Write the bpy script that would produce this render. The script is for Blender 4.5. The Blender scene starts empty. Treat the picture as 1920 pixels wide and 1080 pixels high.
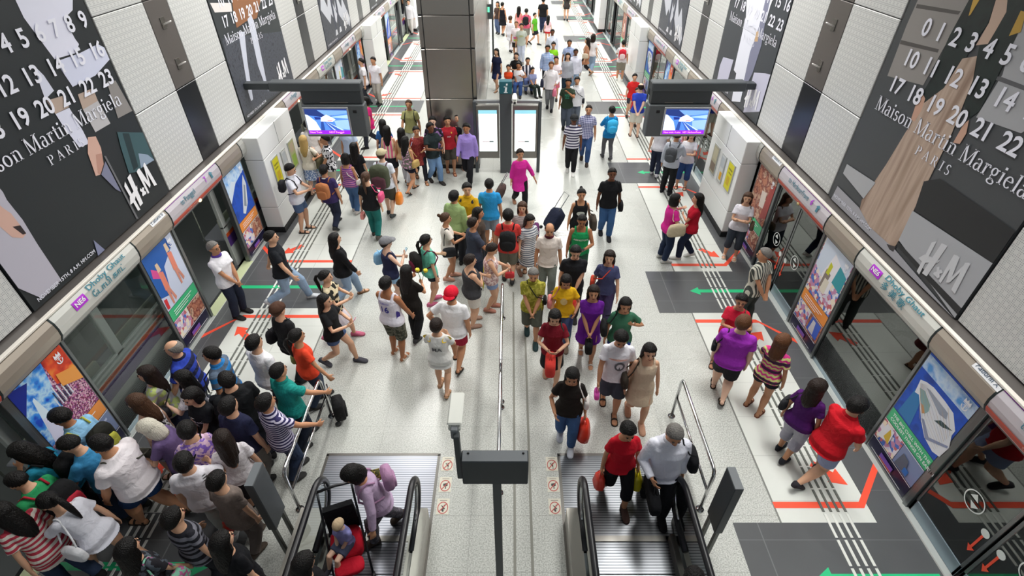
import bpy, math, random
import numpy as np
from mathutils import Vector, Matrix, noise

# ------------------------------------------------------------------ camera, world, lights
scene = bpy.context.scene
COL = scene.collection
CAM_H = 6.7
cam = bpy.data.cameras.new('camera')
cam_ob = bpy.data.objects.new('camera', cam)
COL.objects.link(cam_ob)
cam.sensor_width = 36.0
cam.lens = 970.0 / 1920 * 36.0
cam.shift_x = 2.0 / 1920
cam_ob.location = (0, 0, CAM_H)
cam_ob.rotation_euler = (math.radians(90 - 37.8), 0, 0)
cam.clip_start = 0.05
cam.clip_end = 300
scene.camera = cam_ob
w = bpy.data.worlds.new('world')
scene.world = w
w.use_nodes = True
w.node_tree.nodes['Background'].inputs[0].default_value = (0.86, 0.94, 1.0, 1)
w.node_tree.nodes['Background'].inputs[1].default_value = 0.24
vs = scene.view_settings
vs.view_transform = 'Standard'
vs.look = 'None'
vs.gamma = 1
vs.use_curve_mapping = False
vs.exposure = 0.58

def area_light(name, loc, sx, sy, power, col=(1, 0.985, 0.95), rot=(0, 0, 0)):
    l = bpy.data.lights.new(name, 'AREA')
    l.shape = 'RECTANGLE'
    l.size = sx
    l.size_y = sy
    l.energy = power
    l.color = col
    o = bpy.data.objects.new(name, l)
    o.location = loc
    o.rotation_euler = rot
    COL.objects.link(o)
    return o

# rows of fluorescent ceiling lamps along the platform hall (the lamps themselves hang above the frame);
# the first pair has spread and tilt set to darken the near right wall: the left one throws straight down, the right one is turned to the left wall
for k in range(8):
    yy = 6.6 + k * 7.0
    for xx in (-3.4, 3.2):
        if k == 0:
            o = area_light('ceiling_lamp_light', (xx, yy - .4, 8.7), 1.1, 5.2, 38 if xx < 0 else 190, rot=(0, 0 if xx < 0 else math.radians(32), 0))
            o.data.spread = math.radians(75 if xx < 0 else 140)
        else:
            area_light('ceiling_lamp_light', (xx, yy, 8.7), 1.1, 5.2, 350)
for yy in (2.0, 5.0):
    o = area_light('downlight_row', (4.3, yy, 8.2), .5, 2.6, 14)
    o.data.spread = math.radians(46)

# ------------------------------------------------------------------ helpers
def lin(c):
    if isinstance(c, str):
        c = c.lstrip('#')
        c = tuple(int(c[i:i + 2], 16) / 255 for i in (0, 2, 4))
    return tuple(x / 12.92 if x <= 0.04045 else ((x + 0.055) / 1.055) ** 2.4 for x in c[:3])

_M = {}
def nt(m):
    return m.node_tree.nodes, m.node_tree.links

def mat(col, rough=0.6, metal=0.0, spec=0.5, emit=0.0, bump=0.0, bscale=60.0, coat=0.0, key=None):
    k = key or ('p', str(col), rough, metal, spec, emit, bump, bscale, coat)
    if k in _M:
        return _M[k]
    m = bpy.data.materials.new('mat_%d' % len(_M))
    m.use_nodes = True
    n, l = nt(m)
    b = n['Principled BSDF']
    c = lin(col) if isinstance(col, str) else col
    b.inputs['Base Color'].default_value = (*c, 1)
    b.inputs['Roughness'].default_value = rough
    b.inputs['Metallic'].default_value = metal
    b.inputs['Specular IOR Level'].default_value = spec
    b.inputs['Coat Weight'].default_value = coat
    if emit:
        b.inputs['Emission Color'].default_value = (*c, 1)
        b.inputs['Emission Strength'].default_value = emit
    if bump:
        t = n.new('ShaderNodeTexCoord')
        x = n.new('ShaderNodeTexNoise')
        x.inputs['Scale'].default_value = bscale
        x.inputs['Detail'].default_value = 2
        l.new(t.outputs['Object'], x.inputs['Vector'])
        u = n.new('ShaderNodeBump')
        u.inputs['Strength'].default_value = bump
        u.inputs['Distance'].default_value = 0.02
        l.new(x.outputs['Fac'], u.inputs['Height'])
        l.new(u.outputs['Normal'], b.inputs['Normal'])
    _M[k] = m
    return m

def math_node(m, op, a, b=None):
    n, l = nt(m)
    x = n.new('ShaderNodeMath')
    x.operation = op
    for i, v in enumerate((a, b)):
        if v is None:
            continue
        if hasattr(v, 'links'):
            l.new(v, x.inputs[i])
        else:
            x.inputs[i].default_value = v
    return x.outputs[0]

def mixc(m, f, a, b):
    n, l = nt(m)
    x = n.new('ShaderNodeMix')
    x.data_type = 'RGBA'
    for i, v in ((0, f), (6, a), (7, b)):
        if hasattr(v, 'links'):
            l.new(v, x.inputs[i])
        elif i == 0:
            x.inputs[0].default_value = v
        else:
            x.inputs[i].default_value = (*v, 1)
    return x.outputs[2]

def xyz(m, what='Object'):
    n, l = nt(m)
    t = n.new('ShaderNodeTexCoord')
    s = n.new('ShaderNodeSeparateXYZ')
    l.new(t.outputs[what], s.inputs[0])
    return t.outputs[what], s.outputs

def noise_out(m, vec, scale, detail=2.0, out='Fac'):
    n, l = nt(m)
    x = n.new('ShaderNodeTexNoise')
    x.inputs['Scale'].default_value = scale
    x.inputs['Detail'].default_value = detail
    l.new(vec, x.inputs['Vector'])
    return x.outputs[out]

def glass_mat(tint=(0.75, 0.82, 0.8), refl=0.6, name='glass'):
    """thin pane: looks through with a tint, mirrors at a slant"""
    k = ('glass', tint, refl)
    if k in _M:
        return _M[k]
    m = bpy.data.materials.new('mat_glass')
    m.use_nodes = True
    n, l = nt(m)
    n.remove(n['Principled BSDF'])
    t = n.new('ShaderNodeBsdfTransparent')
    t.inputs[0].default_value = (*tint, 1)
    g = n.new('ShaderNodeBsdfGlossy')
    g.inputs['Roughness'].default_value = 0.02
    g.inputs['Color'].default_value = (0.9, 0.95, 0.93, 1)
    f = n.new('ShaderNodeLayerWeight')
    f.inputs['Blend'].default_value = refl
    x = n.new('ShaderNodeMixShader')
    l.new(f.outputs['Fresnel'], x.inputs[0])
    l.new(t.outputs[0], x.inputs[1])
    l.new(g.outputs[0], x.inputs[2])
    l.new(x.outputs[0], n['Material Output'].inputs[0])
    _M[k] = m
    return m

class MB:
    """collects shapes; build() links them as ONE mesh object"""
    def __init__(s):
        s.v = []; s.f = []; s.mi = []; s.sm = []; s.mats = []
    def m(s, material):
        if material not in s.mats:
            s.mats.append(material)
        return s.mats.index(material)
    def add(s, vs_, fs, mt, smooth=False):
        o = len(s.v)
        s.v.extend([tuple(map(float, p)) for p in vs_])
        i = s.m(mt)
        for f in fs:
            s.f.append([o + k for k in f]); s.mi.append(i); s.sm.append(smooth)
        return s
    def box(s, lo, hi, mt, bev=0.0):
        (x0, y0, z0), (x1, y1, z1) = lo, hi
        if bev:
            return s.rbox(lo, hi, mt, bev)
        p = [(x0, y0, z0), (x1, y0, z0), (x1, y1, z0), (x0, y1, z0), (x0, y0, z1), (x1, y0, z1), (x1, y1, z1), (x0, y1, z1)]
        return s.add(p, [(0, 3, 2, 1), (4, 5, 6, 7), (0, 1, 5, 4), (1, 2, 6, 5), (2, 3, 7, 6), (3, 0, 4, 7)], mt)
    def rbox(s, lo, hi, mt, b):
        """box with chamfered edges"""
        c = [(lo[i] + hi[i]) / 2 for i in range(3)]
        h = [(hi[i] - lo[i]) / 2 for i in range(3)]
        b = min(b, min(h) * 0.9)
        pts = []; idx = {}
        for sx in (-1, 1):
            for sy in (-1, 1):
                for sz in (-1, 1):
                    for a in range(3):
                        q = [h[0] - b, h[1] - b, h[2] - b]; q[a] = h[a]
                        idx[(sx, sy, sz, a)] = len(pts)
                        pts.append((c[0] + sx * q[0], c[1] + sy * q[1], c[2] + sz * q[2]))
        fs = []
        for a in range(3):
            u, v = [(1, 2), (0, 2), (0, 1)][a]
            for sg in (-1, 1):
                q = []
                for (p, r) in ((-1, -1), (1, -1), (1, 1), (-1, 1)):
                    t = [0, 0, 0]; t[a] = sg; t[u] = p; t[v] = r
                    q.append(idx[(t[0], t[1], t[2], a)])
                fs.append(q)
        for a in range(3):
            u, v = [(1, 2), (0, 2), (0, 1)][a]
            for p in (-1, 1):
                for r in (-1, 1):
                    q = []
                    for sg in (-1, 1):
                        t = [0, 0, 0]; t[a] = sg; t[u] = p; t[v] = r
                        q.append((idx[(*t, u)], idx[(*t, v)]))
                    fs.append([q[0][0], q[0][1], q[1][1], q[1][0]])
        for sx in (-1, 1):
            for sy in (-1, 1):
                for sz in (-1, 1):
                    fs.append([idx[(sx, sy, sz, a)] for a in range(3)])
        return s.add(pts, fs, mt)
    def loft(s, rings, mt, smooth=True, cap=True):
        n = len(rings[0]); vs_ = [p for r in rings for p in r]; fs = []
        for i in range(len(rings) - 1):
            for j in range(n):
                k = (j + 1) % n
                fs.append((i * n + j, i * n + k, (i + 1) * n + k, (i + 1) * n + j))
        if cap:
            fs.append(list(range(n))[::-1]); fs.append([(len(rings) - 1) * n + j for j in range(n)])
            A = np.array(vs_, float); c0 = A.mean(0); vol = 0.0
            for q in fs:
                for i in range(1, len(q) - 1):
                    vol += float(np.dot(A[q[0]] - c0, np.cross(A[q[i]] - c0, A[q[i + 1]] - c0)))
            if vol < 0:
                fs = [list(q)[::-1] for q in fs]
        return s.add(vs_, fs, mt, smooth)
    def tube(s, pts, r, mt, n=10, smooth=True):
        rs = r if isinstance(r, (list, tuple)) else [r] * len(pts)
        return s.loft(tube_rings(pts, rs, n), mt, smooth)
    def ball(s, c, r, mt, n=10):
        r = r if isinstance(r, (list, tuple)) else (r, r, r)
        rings = []
        for i in range(1, n):
            t = math.pi * i / n
            rings.append([(c[0] + r[0] * math.sin(t) * math.cos(2 * math.pi * j / n), c[1] + r[1] * math.sin(t) * math.sin(2 * math.pi * j / n), c[2] - r[2] * math.cos(t)) for j in range(n)])
        return s.loft(rings, mt)
    def poly(s, pts, mt):
        if len(pts) > 4:
            from mathutils.geometry import tessellate_polygon
            return s.add(pts, [list(t) for t in tessellate_polygon([[Vector(p) for p in pts]])], mt)
        return s.add(pts, [list(range(len(pts)))], mt)
    def face_to(s, d):
        """turn every face so that it looks along d"""
        for k, q in enumerate(s.f):
            P = [s.v[i] for i in q]; n = [0.0, 0.0, 0.0]
            for i in range(len(P)):
                a, b = P[i], P[(i + 1) % len(P)]
                n[0] += (a[1] - b[1]) * (a[2] + b[2]); n[1] += (a[2] - b[2]) * (a[0] + b[0]); n[2] += (a[0] - b[0]) * (a[1] + b[1])
            if n[0] * d[0] + n[1] * d[1] + n[2] * d[2] < 0:
                s.f[k] = list(q)[::-1]
        return s
    def build(s, name, parent=None, loc=None, facing=None, **props):
        if facing:
            s.face_to(facing)
        me = bpy.data.meshes.new(name)
        me.from_pydata(s.v, [], s.f)
        for m_ in s.mats:
            me.materials.append(m_)
        me.polygons.foreach_set('material_index', s.mi)
        me.polygons.foreach_set('use_smooth', s.sm)
        me.update()
        o = bpy.data.objects.new(name, me)
        COL.objects.link(o)
        if parent:
            o.parent = parent
        if loc:
            o.location = loc
        for k, v in props.items():
            o[k] = v
        return o

def tube_rings(pts, rs, n=10):
    P = [Vector(p) for p in pts]
    rings = []
    up = None
    for i, p in enumerate(P):
        if i == 0: d = P[1] - P[0]
        elif i == len(P) - 1: d = P[-1] - P[-2]
        else: d = (P[i + 1] - p).normalized() + (p - P[i - 1]).normalized()
        if d.length < 1e-9: d = Vector((0, 0, 1))
        d.normalize()
        if up is None:
            up = Vector((1, 0, 0)) if abs(d.x) < 0.8 else Vector((0, 1, 0))
        a = d.cross(up)
        if a.length < 1e-4:
            a = d.cross(Vector((0, 0, 1)))
        a.normalize()
        up = a.cross(d).normalized()
        rings.append([tuple(p + (a * math.cos(2 * math.pi * j / n) + up * math.sin(2 * math.pi * j / n)) * rs[i]) for j in range(n)])
    return rings

def empty(name, loc=(0, 0, 0), rz=0.0, label=None, cat=None, group=None):
    o = bpy.data.objects.new(name, None)
    COL.objects.link(o)
    o.location = loc
    o.rotation_euler = (0, 0, rz)
    return tag(o, label, cat, group)

def tag(o, label=None, cat=None, group=None):
    if label: o['label'] = label
    if cat: o['category'] = cat
    if group: o['group'] = group
    return o

def struct(o):
    o['kind'] = 'structure'
    return o

_T = {}
def text_geo(body, bold=0.0):
    """flat letter outlines of a text: (verts 2D, faces), cap height about 1"""
    k = (body, bold)
    if k not in _T:
        cu = bpy.data.curves.new('t', 'FONT')
        cu.body = body
        cu.size = 1.37
        cu.resolution_u = 3
        cu.offset = bold
        ob = bpy.data.objects.new('t', cu)
        COL.objects.link(ob)
        bpy.context.view_layer.update()
        me = bpy.data.meshes.new_from_object(ob.evaluated_get(bpy.context.evaluated_depsgraph_get()))
        v = [(p.co.x, p.co.y) for p in me.vertices]
        f = [list(p.vertices) for p in me.polygons]
        bpy.data.objects.remove(ob)
        bpy.data.curves.remove(cu)
        bpy.data.meshes.remove(me)
        _T[k] = (v, f)
    return _T[k]

def put_text(mb, body, fn, a, b, size, mt, bold=0.0, ang=0.0, sx=1.0, center=False, vertical_fit=None):
    """lay a text on a surface: fn(a, b) -> 3D point"""
    v, f = text_geo(body, bold)
    if not v:
        return
    w_ = max(p[0] for p in v)
    ca, sa = math.cos(ang), math.sin(ang)
    pts = []
    for x, y in v:
        x = (x - (w_ / 2 if center else 0)) * size * sx
        y = y * size
        pts.append(fn(a + x * ca - y * sa, b + x * sa + y * ca))
    mb.add(pts, f, mt)

# ------------------------------------------------------------------ the place: dimensions in metres
XR, XL = 5.38, -5.88            # platform edges (screen door lines)
UR, UL = 5.60, -6.10            # upper walls
Y0, Y1 = -6.0, 62.0
DR = [-2.87 + 5.7 * k for k in range(0, 11)]     # door centres, right
DL = [-2.73 + 5.7 * k for k in range(0, 11)]     # door centres, left
ESC = {'L': (-2.72, -1.08, -1.80), 'R': (0.72, 2.36, 1.50)}
ESC_Y = 4.58

STEEL = mat('#8d8b86', 0.32, 0.9)
STEEL_D = mat('#6d6b67', 0.35, 0.85)
CHROME = mat('#c9cacb', 0.15, 1.0)
DGREY = mat('#42474a', 0.5)
DGREY2 = mat('#363b3e', 0.5)
BLACK = mat('#101113', 0.5)
RUBBER = mat('#14151a', 0.38, spec=0.6)
WHITE = mat('#eef0ee', 0.4)

def floor_mat():
    m = mat('#c6c8c4', 0.28, key='floor')
    n, l = nt(m)
    b = n['Principled BSDF']
    vec, s = xyz(m)
    sp = noise_out(m, vec, 58.0, 4)
    blot = noise_out(m, vec, 0.7, 3)
    r = n.new('ShaderNodeValToRGB')
    r.color_ramp.elements[0].position = 0.36; r.color_ramp.elements[0].color = (*lin('#a2a59f'), 1)
    r.color_ramp.elements[1].position = 0.60; r.color_ramp.elements[1].color = (*lin('#d2d4cf'), 1)
    l.new(sp, r.inputs[0])
    c = mixc(m, math_node(m, 'MULTIPLY', blot, 0.24), r.outputs[0], lin('#b4b6ae'))
    # slab joints every 0.73 m along and 1.45 m across
    jy = math_node(m, 'ABSOLUTE', math_node(m, 'SUBTRACT', math_node(m, 'FRACT', math_node(m, 'DIVIDE', math_node(m, 'ADD', s[1], 20.46), 0.73)), 0.5))
    jx = math_node(m, 'ABSOLUTE', math_node(m, 'SUBTRACT', math_node(m, 'FRACT', math_node(m, 'DIVIDE', math_node(m, 'ADD', s[0], 20.7), 1.44)), 0.5))
    j = math_node(m, 'MAXIMUM', math_node(m, 'GREATER_THAN', jy, 0.4955), math_node(m, 'GREATER_THAN', jx, 0.4978))
    c = mixc(m, math_node(m, 'MULTIPLY', j, 0.38), c, lin('#6f706c'))
    l.new(c, b.inputs['Base Color'])
    l.new(math_node(m, 'ADD', math_node(m, 'MULTIPLY', blot, 0.06), 0.24), b.inputs['Roughness'])
    return m

def tile_mat(name, base, vary, joint, rough, py=0.6, px=0.6, oy=0.0):
    m = mat(base, rough, key=name)
    n, l = nt(m)
    b = n['Principled BSDF']
    vec, s = xyz(m)
    blot = noise_out(m, vec, 2.0, 3)
    c = mixc(m, blot, lin(base), lin(vary))
    jy = math_node(m, 'ABSOLUTE', math_node(m, 'SUBTRACT', math_node(m, 'FRACT', math_node(m, 'DIVIDE', math_node(m, 'ADD', s[1], 30 + oy), py)), 0.5))
    jx = math_node(m, 'ABSOLUTE', math_node(m, 'SUBTRACT', math_node(m, 'FRACT', math_node(m, 'DIVIDE', math_node(m, 'ADD', s[0], 30), px)), 0.5))
    j = math_node(m, 'MAXIMUM', math_node(m, 'GREATER_THAN', jy, 0.494), math_node(m, 'GREATER_THAN', jx, 0.494))
    c = mixc(m, math_node(m, 'MULTIPLY', j, 0.5), c, lin(joint))
    l.new(c, b.inputs['Base Color'])
    return m

FLOOR = floor_mat()
TILE_W = tile_mat('tile_white', '#dcdfd9', '#d2d5cf', '#a5a7a2', 0.3, 0.72, 1.28)
TILE_D = tile_mat('tile_dark', '#5c5e60', '#515355', '#86898a', 0.3, 0.70, 1.28, 0.3)

# floor slab with the two escalator openings
f = MB()
xs = [XL, ESC['L'][0], ESC['L'][1], ESC['R'][0], ESC['R'][1], XR]
for i in range(5):
    y0 = ESC_Y if i in (1, 3) else Y0
    f.box((xs[i], y0, -0.30), (xs[i + 1], Y1, 0.0), FLOOR)
floor = struct(f.build('floor'))
def floor_part(name, rects, mt, z=0.002, th=0.004, polys=()):
    b = MB()
    for (x0, y0, x1, y1) in rects:
        b.box((x0, y0, 0.0), (x1, y1, z + th * 0), mt)
    for p in polys:
        b.loft([[(x, y, 0.0) for x, y in p], [(x, y, z) for x, y in p]], mt, smooth=False)
    return b.build(name, floor)

ORANGE = mat('#f5553a', 0.45)
GREEN = mat('#22c07f', 0.45)
TACT_D = mat('#6f726c', 0.4, 0.2)
TACT_L = mat('#e8eae4', 0.35, 0.1)

for side in ('L', 'R'):
    sg = 1 if side == 'R' else -1
    DD = DR if side == 'R' else DL
    xe = XR if side == 'R' else -XL                    # edge distance from the axis
    inn = 2.955 if side == 'R' else 3.43               # where the dark bands start
    wt = xe - 0.50                                     # white tiles end, dark strip along the doors starts
    cr = 3.60
    def R_(xa, ya, xb, yb):
        a, b_ = sorted((sg * xa, sg * xb))
        return (a, ya, b_, yb)
    # bright tiles, dark strip along the doors, dark bands across in front of every door
    floor_part('white_tile_strip', [R_(cr, Y0, wt, Y1)], TILE_W, 0.002)
    floor_part('dark_tile_strip', [R_(wt, Y0, xe, Y1)], TILE_D, 0.003)
    floor_part('joint_strip', [R_(cr - 0.012, Y0, cr + 0.012, Y1)], mat('#7d7f7a', 0.5, 0.3), 0.0035)
    for d in DD:
        floor_part('dark_tile_band', [R_(inn, d - 0.70, wt + 0.01, d + 0.70)], TILE_D, 0.004)
        for e in (-1, 1):                               # queue lines either side of a door
            ya = d + e * 0.95
            line = [(sg * cr, ya - 0.045), (sg * (wt - 0.06), ya - 0.045), (sg * (xe - 0.02), ya + e * 0.62 - 0.05), (sg * (xe - 0.02), ya + e * 0.62 + 0.07), (sg * (wt - 0.09), ya + 0.045), (sg * cr, ya + 0.045)]
            floor_part('queue_line', [], ORANGE, 0.0055, polys=[line if sg > 0 else line[::-1]])
            # arrow that points to the door
            q = 1.0
            ax, ay = sg * (wt - 0.28), d + e * 1.42
            dx, dy = sg * 0.72, -e * 0.70
            nx, ny = -dy, dx
            P_ = [(-0.26, 0.06), (0.02, 0.06), (0.02, 0.15), (0.24, 0.0), (0.02, -0.15), (0.02, -0.06), (-0.26, -0.06)]
            arrow = [(ax + dx * p + nx * o_, ay + dy * p + ny * o_) for p, o_ in P_]
            floor_part('queue_arrow', [], ORANGE, 0.0055, polys=[arrow])
        gx0, gx1 = (cr + 0.15), xe - 0.1
        g = [(sg * gx1, d - 0.05), (sg * (gx0 + 0.2), d - 0.05), (sg * (gx0 + 0.2), d - 0.13), (sg * gx0, d), (sg * (gx0 + 0.2), d + 0.13), (sg * (gx0 + 0.2), d + 0.05), (sg * gx1, d + 0.05)]
        floor_part('exit_arrow', [], GREEN, 0.0055, polys=[g])
    # tactile guiding bars: dark on the white tiles, light on the dark bands
    tb_d, tb_l = MB(), MB()
    xt = 4.24 if side == 'R' else 4.72
    for k in range(4):
        xx = sg * (xt + k * 0.100)
        y = -2.0
        while y < 44:
            ye = y + 0.33
            inband = any(abs((y + ye) / 2 - d) < 0.70 for d in DD)
            (tb_l if inband else tb_d).rbox((xx - 0.019, y, 0.002), (xx + 0.019, ye, 0.011), TACT_L if inband else TACT_D, 0.004)
            y += 0.355
    tb_d.build('tactile_bar', floor, kind='stuff')
    tb_l.build('tactile_bar', floor, kind='stuff')

# centre handrail's shadows, painted on the floor as two dark strips
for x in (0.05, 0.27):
    floor_part('rail_shadow', [(x - 0.018, 2.0, x + 0.018, 8.5)], mat('#83837a', 0.6), 0.002)

# ceiling far above, pit under the escalators, end walls
PANEL = mat('#c9cbcc', 0.6)
c = MB(); c.box((-12, Y0, 9.2), (12, Y1, 9.4), PANEL); struct(c.build('ceiling'))
e = MB(); e.box((-12, Y1, -3), (12, Y1 + 0.2, 9.2), PANEL); struct(e.build('wall_far'))

# ------------------------------------------------------------------ upper walls
def perf_mat(col, dot, sc):
    m = mat(col, 0.45, 0.2, key=('perf', col))
    n, l = nt(m)
    b = n['Principled BSDF']
    vec, s = xyz(m)
    def hole(o, p):
        return math_node(m, 'ABSOLUTE', math_node(m, 'SUBTRACT', math_node(m, 'FRACT', math_node(m, 'DIVIDE', math_node(m, 'ADD', o, 40.0), p)), 0.5))
    fine = math_node(m, 'MAXIMUM', hole(s[1], 0.022), hole(s[2], 0.022))
    coarse = math_node(m, 'MAXIMUM', hole(s[1], 0.088), hole(s[2], 0.088))
    a = math_node(m, 'MULTIPLY', math_node(m, 'LESS_THAN', fine, 0.26), math_node(m, 'GREATER_THAN', coarse, 0.24))
    c_ = mixc(m, a, lin(col), lin(dot))
    l.new(c_, b.inputs['Base Color'])
    return m
PERF = perf_mat('#dcdddb', '#a6a8aa', 1)
JOINT = mat('#2c2d2f', 0.6)
SLATE = mat('#2a2c30', 0.28, 0.3)
TAUPE = mat('#6f6a67', 0.35, 0.4)
ZP = [2.42, 3.78, 5.20, 6.60, 8.0, 9.2]
POST_Y = {'L': 5.0, 'R': 4.86}
def hook_lamp(x, y, z, sg):
    t = empty('wall_hook', (x, y, z), 0, None, 'hook', 'hook eyes on the dark wall strips')
    b = MB(); b.box((-0.012 if sg > 0 else 0, -0.07, -0.09), (0 if sg > 0 else 0.012, 0.07, 0.09), STEEL)
    b.build('back_plate', t)
    pts = [(-sg * (0.012 + 0.13 * math.sin(a)), 0.055 * math.cos(a), -0.02 + 0.05 * math.sin(a)) for a in [math.pi * k / 8 for k in range(9)]]
    b = MB(); b.tube(pts, 0.012, mat('#e6e2de', 0.35, 0.3), 8); b.build('eye_loop', t)
    return t
for side in ('L', 'R'):
    sg = 1 if side == 'R' else -1
    X = UR if side == 'R' else UL
    b = MB(); b.box((X if sg > 0 else X - 0.25, Y0, 2.38), (X + 0.25 if sg > 0 else X, Y1, 9.2), JOINT)
    wall = struct(b.build('wall_right' if sg > 0 else 'wall_left'))
    xf = X - sg * 0.03
    def panel(name, ya, yb, za, zb, mt):
        q = MB(); q.rbox((min(X, xf), ya + 0.008, za + 0.008), (max(X, xf), yb - 0.008, zb - 0.008), mt, 0.006)
        return q.build(name, wall)
    k = -2
    while True:
        y = POST_Y[side] + 6.67 * k
        if y > 50: break
        for r in range(5):
            za, zb = ZP[r], ZP[r + 1]
            panel('perforated_panel', y + 3.33, y + 4.62, za, zb, PERF)
            panel('perforated_panel', y + 5.32, y + 6.67, za, zb, PERF)
            panel('service_panel', y + 4.62, y + 5.32, za, zb, SLATE if r == 0 or k > 0 else TAUPE)
        if -1 < k < 2:
            for z in (4.15, 4.82):
                h_ = hook_lamp(xf, y + 4.97, z, sg)
                h_['label'] = '%s metal hook eye on the %s dark strip of the %s wall' % ('lower' if z < 4.5 else 'upper', 'nearest' if k == 0 else 'second', 'left' if sg < 0 else 'right')
        k += 1
    # ledge under the wall, pale edge strip
    xi = XR if side == 'R' else XL
    b = MB(); b.box((min(xi, X), Y0, 2.38), (max(xi, X), Y1, 2.405), TAUPE)
    struct(b.build('trim_1' if sg > 0 else 'trim_2'))
    b = MB(); b.rbox((min(xi - sg * 0.03, xi + sg * 0.03), Y0, 2.385), (max(xi - sg * 0.03, xi + sg * 0.03), Y1, 2.418), mat('#efe9df', 0.4), 0.006)
    struct(b.build('trim_3' if sg > 0 else 'trim_4'))

# ------------------------------------------------------------------ platform screen doors
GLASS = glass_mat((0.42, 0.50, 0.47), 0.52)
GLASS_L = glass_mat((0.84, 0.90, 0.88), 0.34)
FRAME = mat('#7b7f80', 0.3, 0.8)
FASCIA = mat('#b3a99c', 0.36, 0.55, bump=0.02, bscale=8)
FASCIA_L = mat('#c9c9c4', 0.3, 0.5)
GAP = mat('#4a5555', 0.4, 0.5)
SILL = mat('#c9cdc9', 0.35, 0.4)
KICK = mat('#8fa0aa', 0.35, 0.5)
PROF = [(0.03, 2.385), (-0.02, 2.37), (-0.055, 2.30), (-0.07, 2.20), (-0.06, 2.10), (-0.02, 2.02), (0.10, 2.00)]
def fas(side, q, t):
    """point on the curved fascia: q along y, t 0 (bottom) .. 1 (top)"""
    sg = 1 if side == 'R' else -1
    p = PROF[:-1][::-1]
    t = max(0.0, min(0.9999, t)) * (len(p) - 1)
    i = int(t); f_ = t - i
    dx = p[i][0] * (1 - f_) + p[i + 1][0] * f_; z = p[i][1] * (1 - f_) + p[i + 1][1] * f_
    return ((XR if sg > 0 else XL) + sg * (dx - 0.004), q, z)
nwin = [0]; ndoor = [0]
def fascia(side, ya, yb, mt, name='fascia_panel'):
    sg = 1 if side == 'R' else -1
    xi = XR if sg > 0 else XL
    b = MB()
    r0 = [(xi + sg * dx, ya + 0.012, z) for dx, z in PROF] + [(xi + sg * 0.10, ya + 0.012, 2.385)]
    r1 = [(x, yb - 0.012, z) for x, _, z in r0]
    if sg > 0: b.loft([r0, r1], mt, smooth=False)
    else: b.loft([r1, r0], mt, smooth=False)
    for k_ in (ya, yb):
        b.loft([[(x - sg * 0.004, k_ - 0.014, z) for x, _, z in r0], [(x - sg * 0.004, k_ + 0.014, z) for x, _, z in r0]], GAP, smooth=False)
    return b.build(name)
def dots_mat():
    m = mat('#1a1c1c', 0.5, key='frit')
    n, l = nt(m)
    b = n['Principled BSDF']
    vec, s = xyz(m)
    def cell(o, p, off=0.0):
        return math_node(m, 'SUBTRACT', math_node(m, 'FRACT', math_node(m, 'DIVIDE', math_node(m, 'ADD', o, 40.0 + off), p)), 0.5)
    a = cell(s[1], 0.026); c_ = cell(s[2], 0.026)
    d2 = math_node(m, 'ADD', math_node(m, 'MULTIPLY', a, a), math_node(m, 'MULTIPLY', c_, c_))
    g = math_node(m, 'MULTIPLY', math_node(m, 'SUBTRACT', 0.62, s[2]), 0.30)
    al = math_node(m, 'LESS_THAN', d2, g)
    l.new(al, b.inputs['Alpha'])
    return m
FRIT = dots_mat()
def mull(b, side, y, wd, z0=0.0, z1=2.02, dep=0.05):
    sg = 1 if side == 'R' else -1
    xi = XR if sg > 0 else XL
    b.rbox((min(xi - sg * 0.005, xi + sg * dep), y - wd / 2, z0), (max(xi - sg * 0.005, xi + sg * dep), y + wd / 2, z1), FRAME, 0.006)
def psd_window(side, ya, yb):
    sg = 1 if side == 'R' else -1
    xi = (XR if sg > 0 else XL) + sg * 0.03
    nwin[0] += 1
    b = MB()
    mull(b, side, ya, 0.05); mull(b, side, yb, 0.05)
    b.rbox((min(xi, xi + sg * 0.03), ya, 0.0), (max(xi, xi + sg * 0.03), yb, 0.09), KICK, 0.005)
    b.rbox((min(xi, xi + sg * 0.03), ya, 1.96), (max(xi, xi + sg * 0.03), yb, 2.02), FRAME, 0.005)
    o = struct(b.build('window_%d' % nwin[0]))
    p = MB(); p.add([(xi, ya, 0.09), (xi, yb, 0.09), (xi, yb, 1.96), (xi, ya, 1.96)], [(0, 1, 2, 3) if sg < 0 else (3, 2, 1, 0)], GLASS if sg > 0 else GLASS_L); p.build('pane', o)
    p = MB(); p.add([(xi - sg * 0.003, ya + .03, 0.09), (xi - sg * 0.003, yb - .03, 0.09), (xi - sg * 0.003, yb - .03, 0.62), (xi - sg * 0.003, ya + .03, 0.62)], [(0, 1, 2, 3)], FRIT); p.build('dotted_frosting', o)
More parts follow.
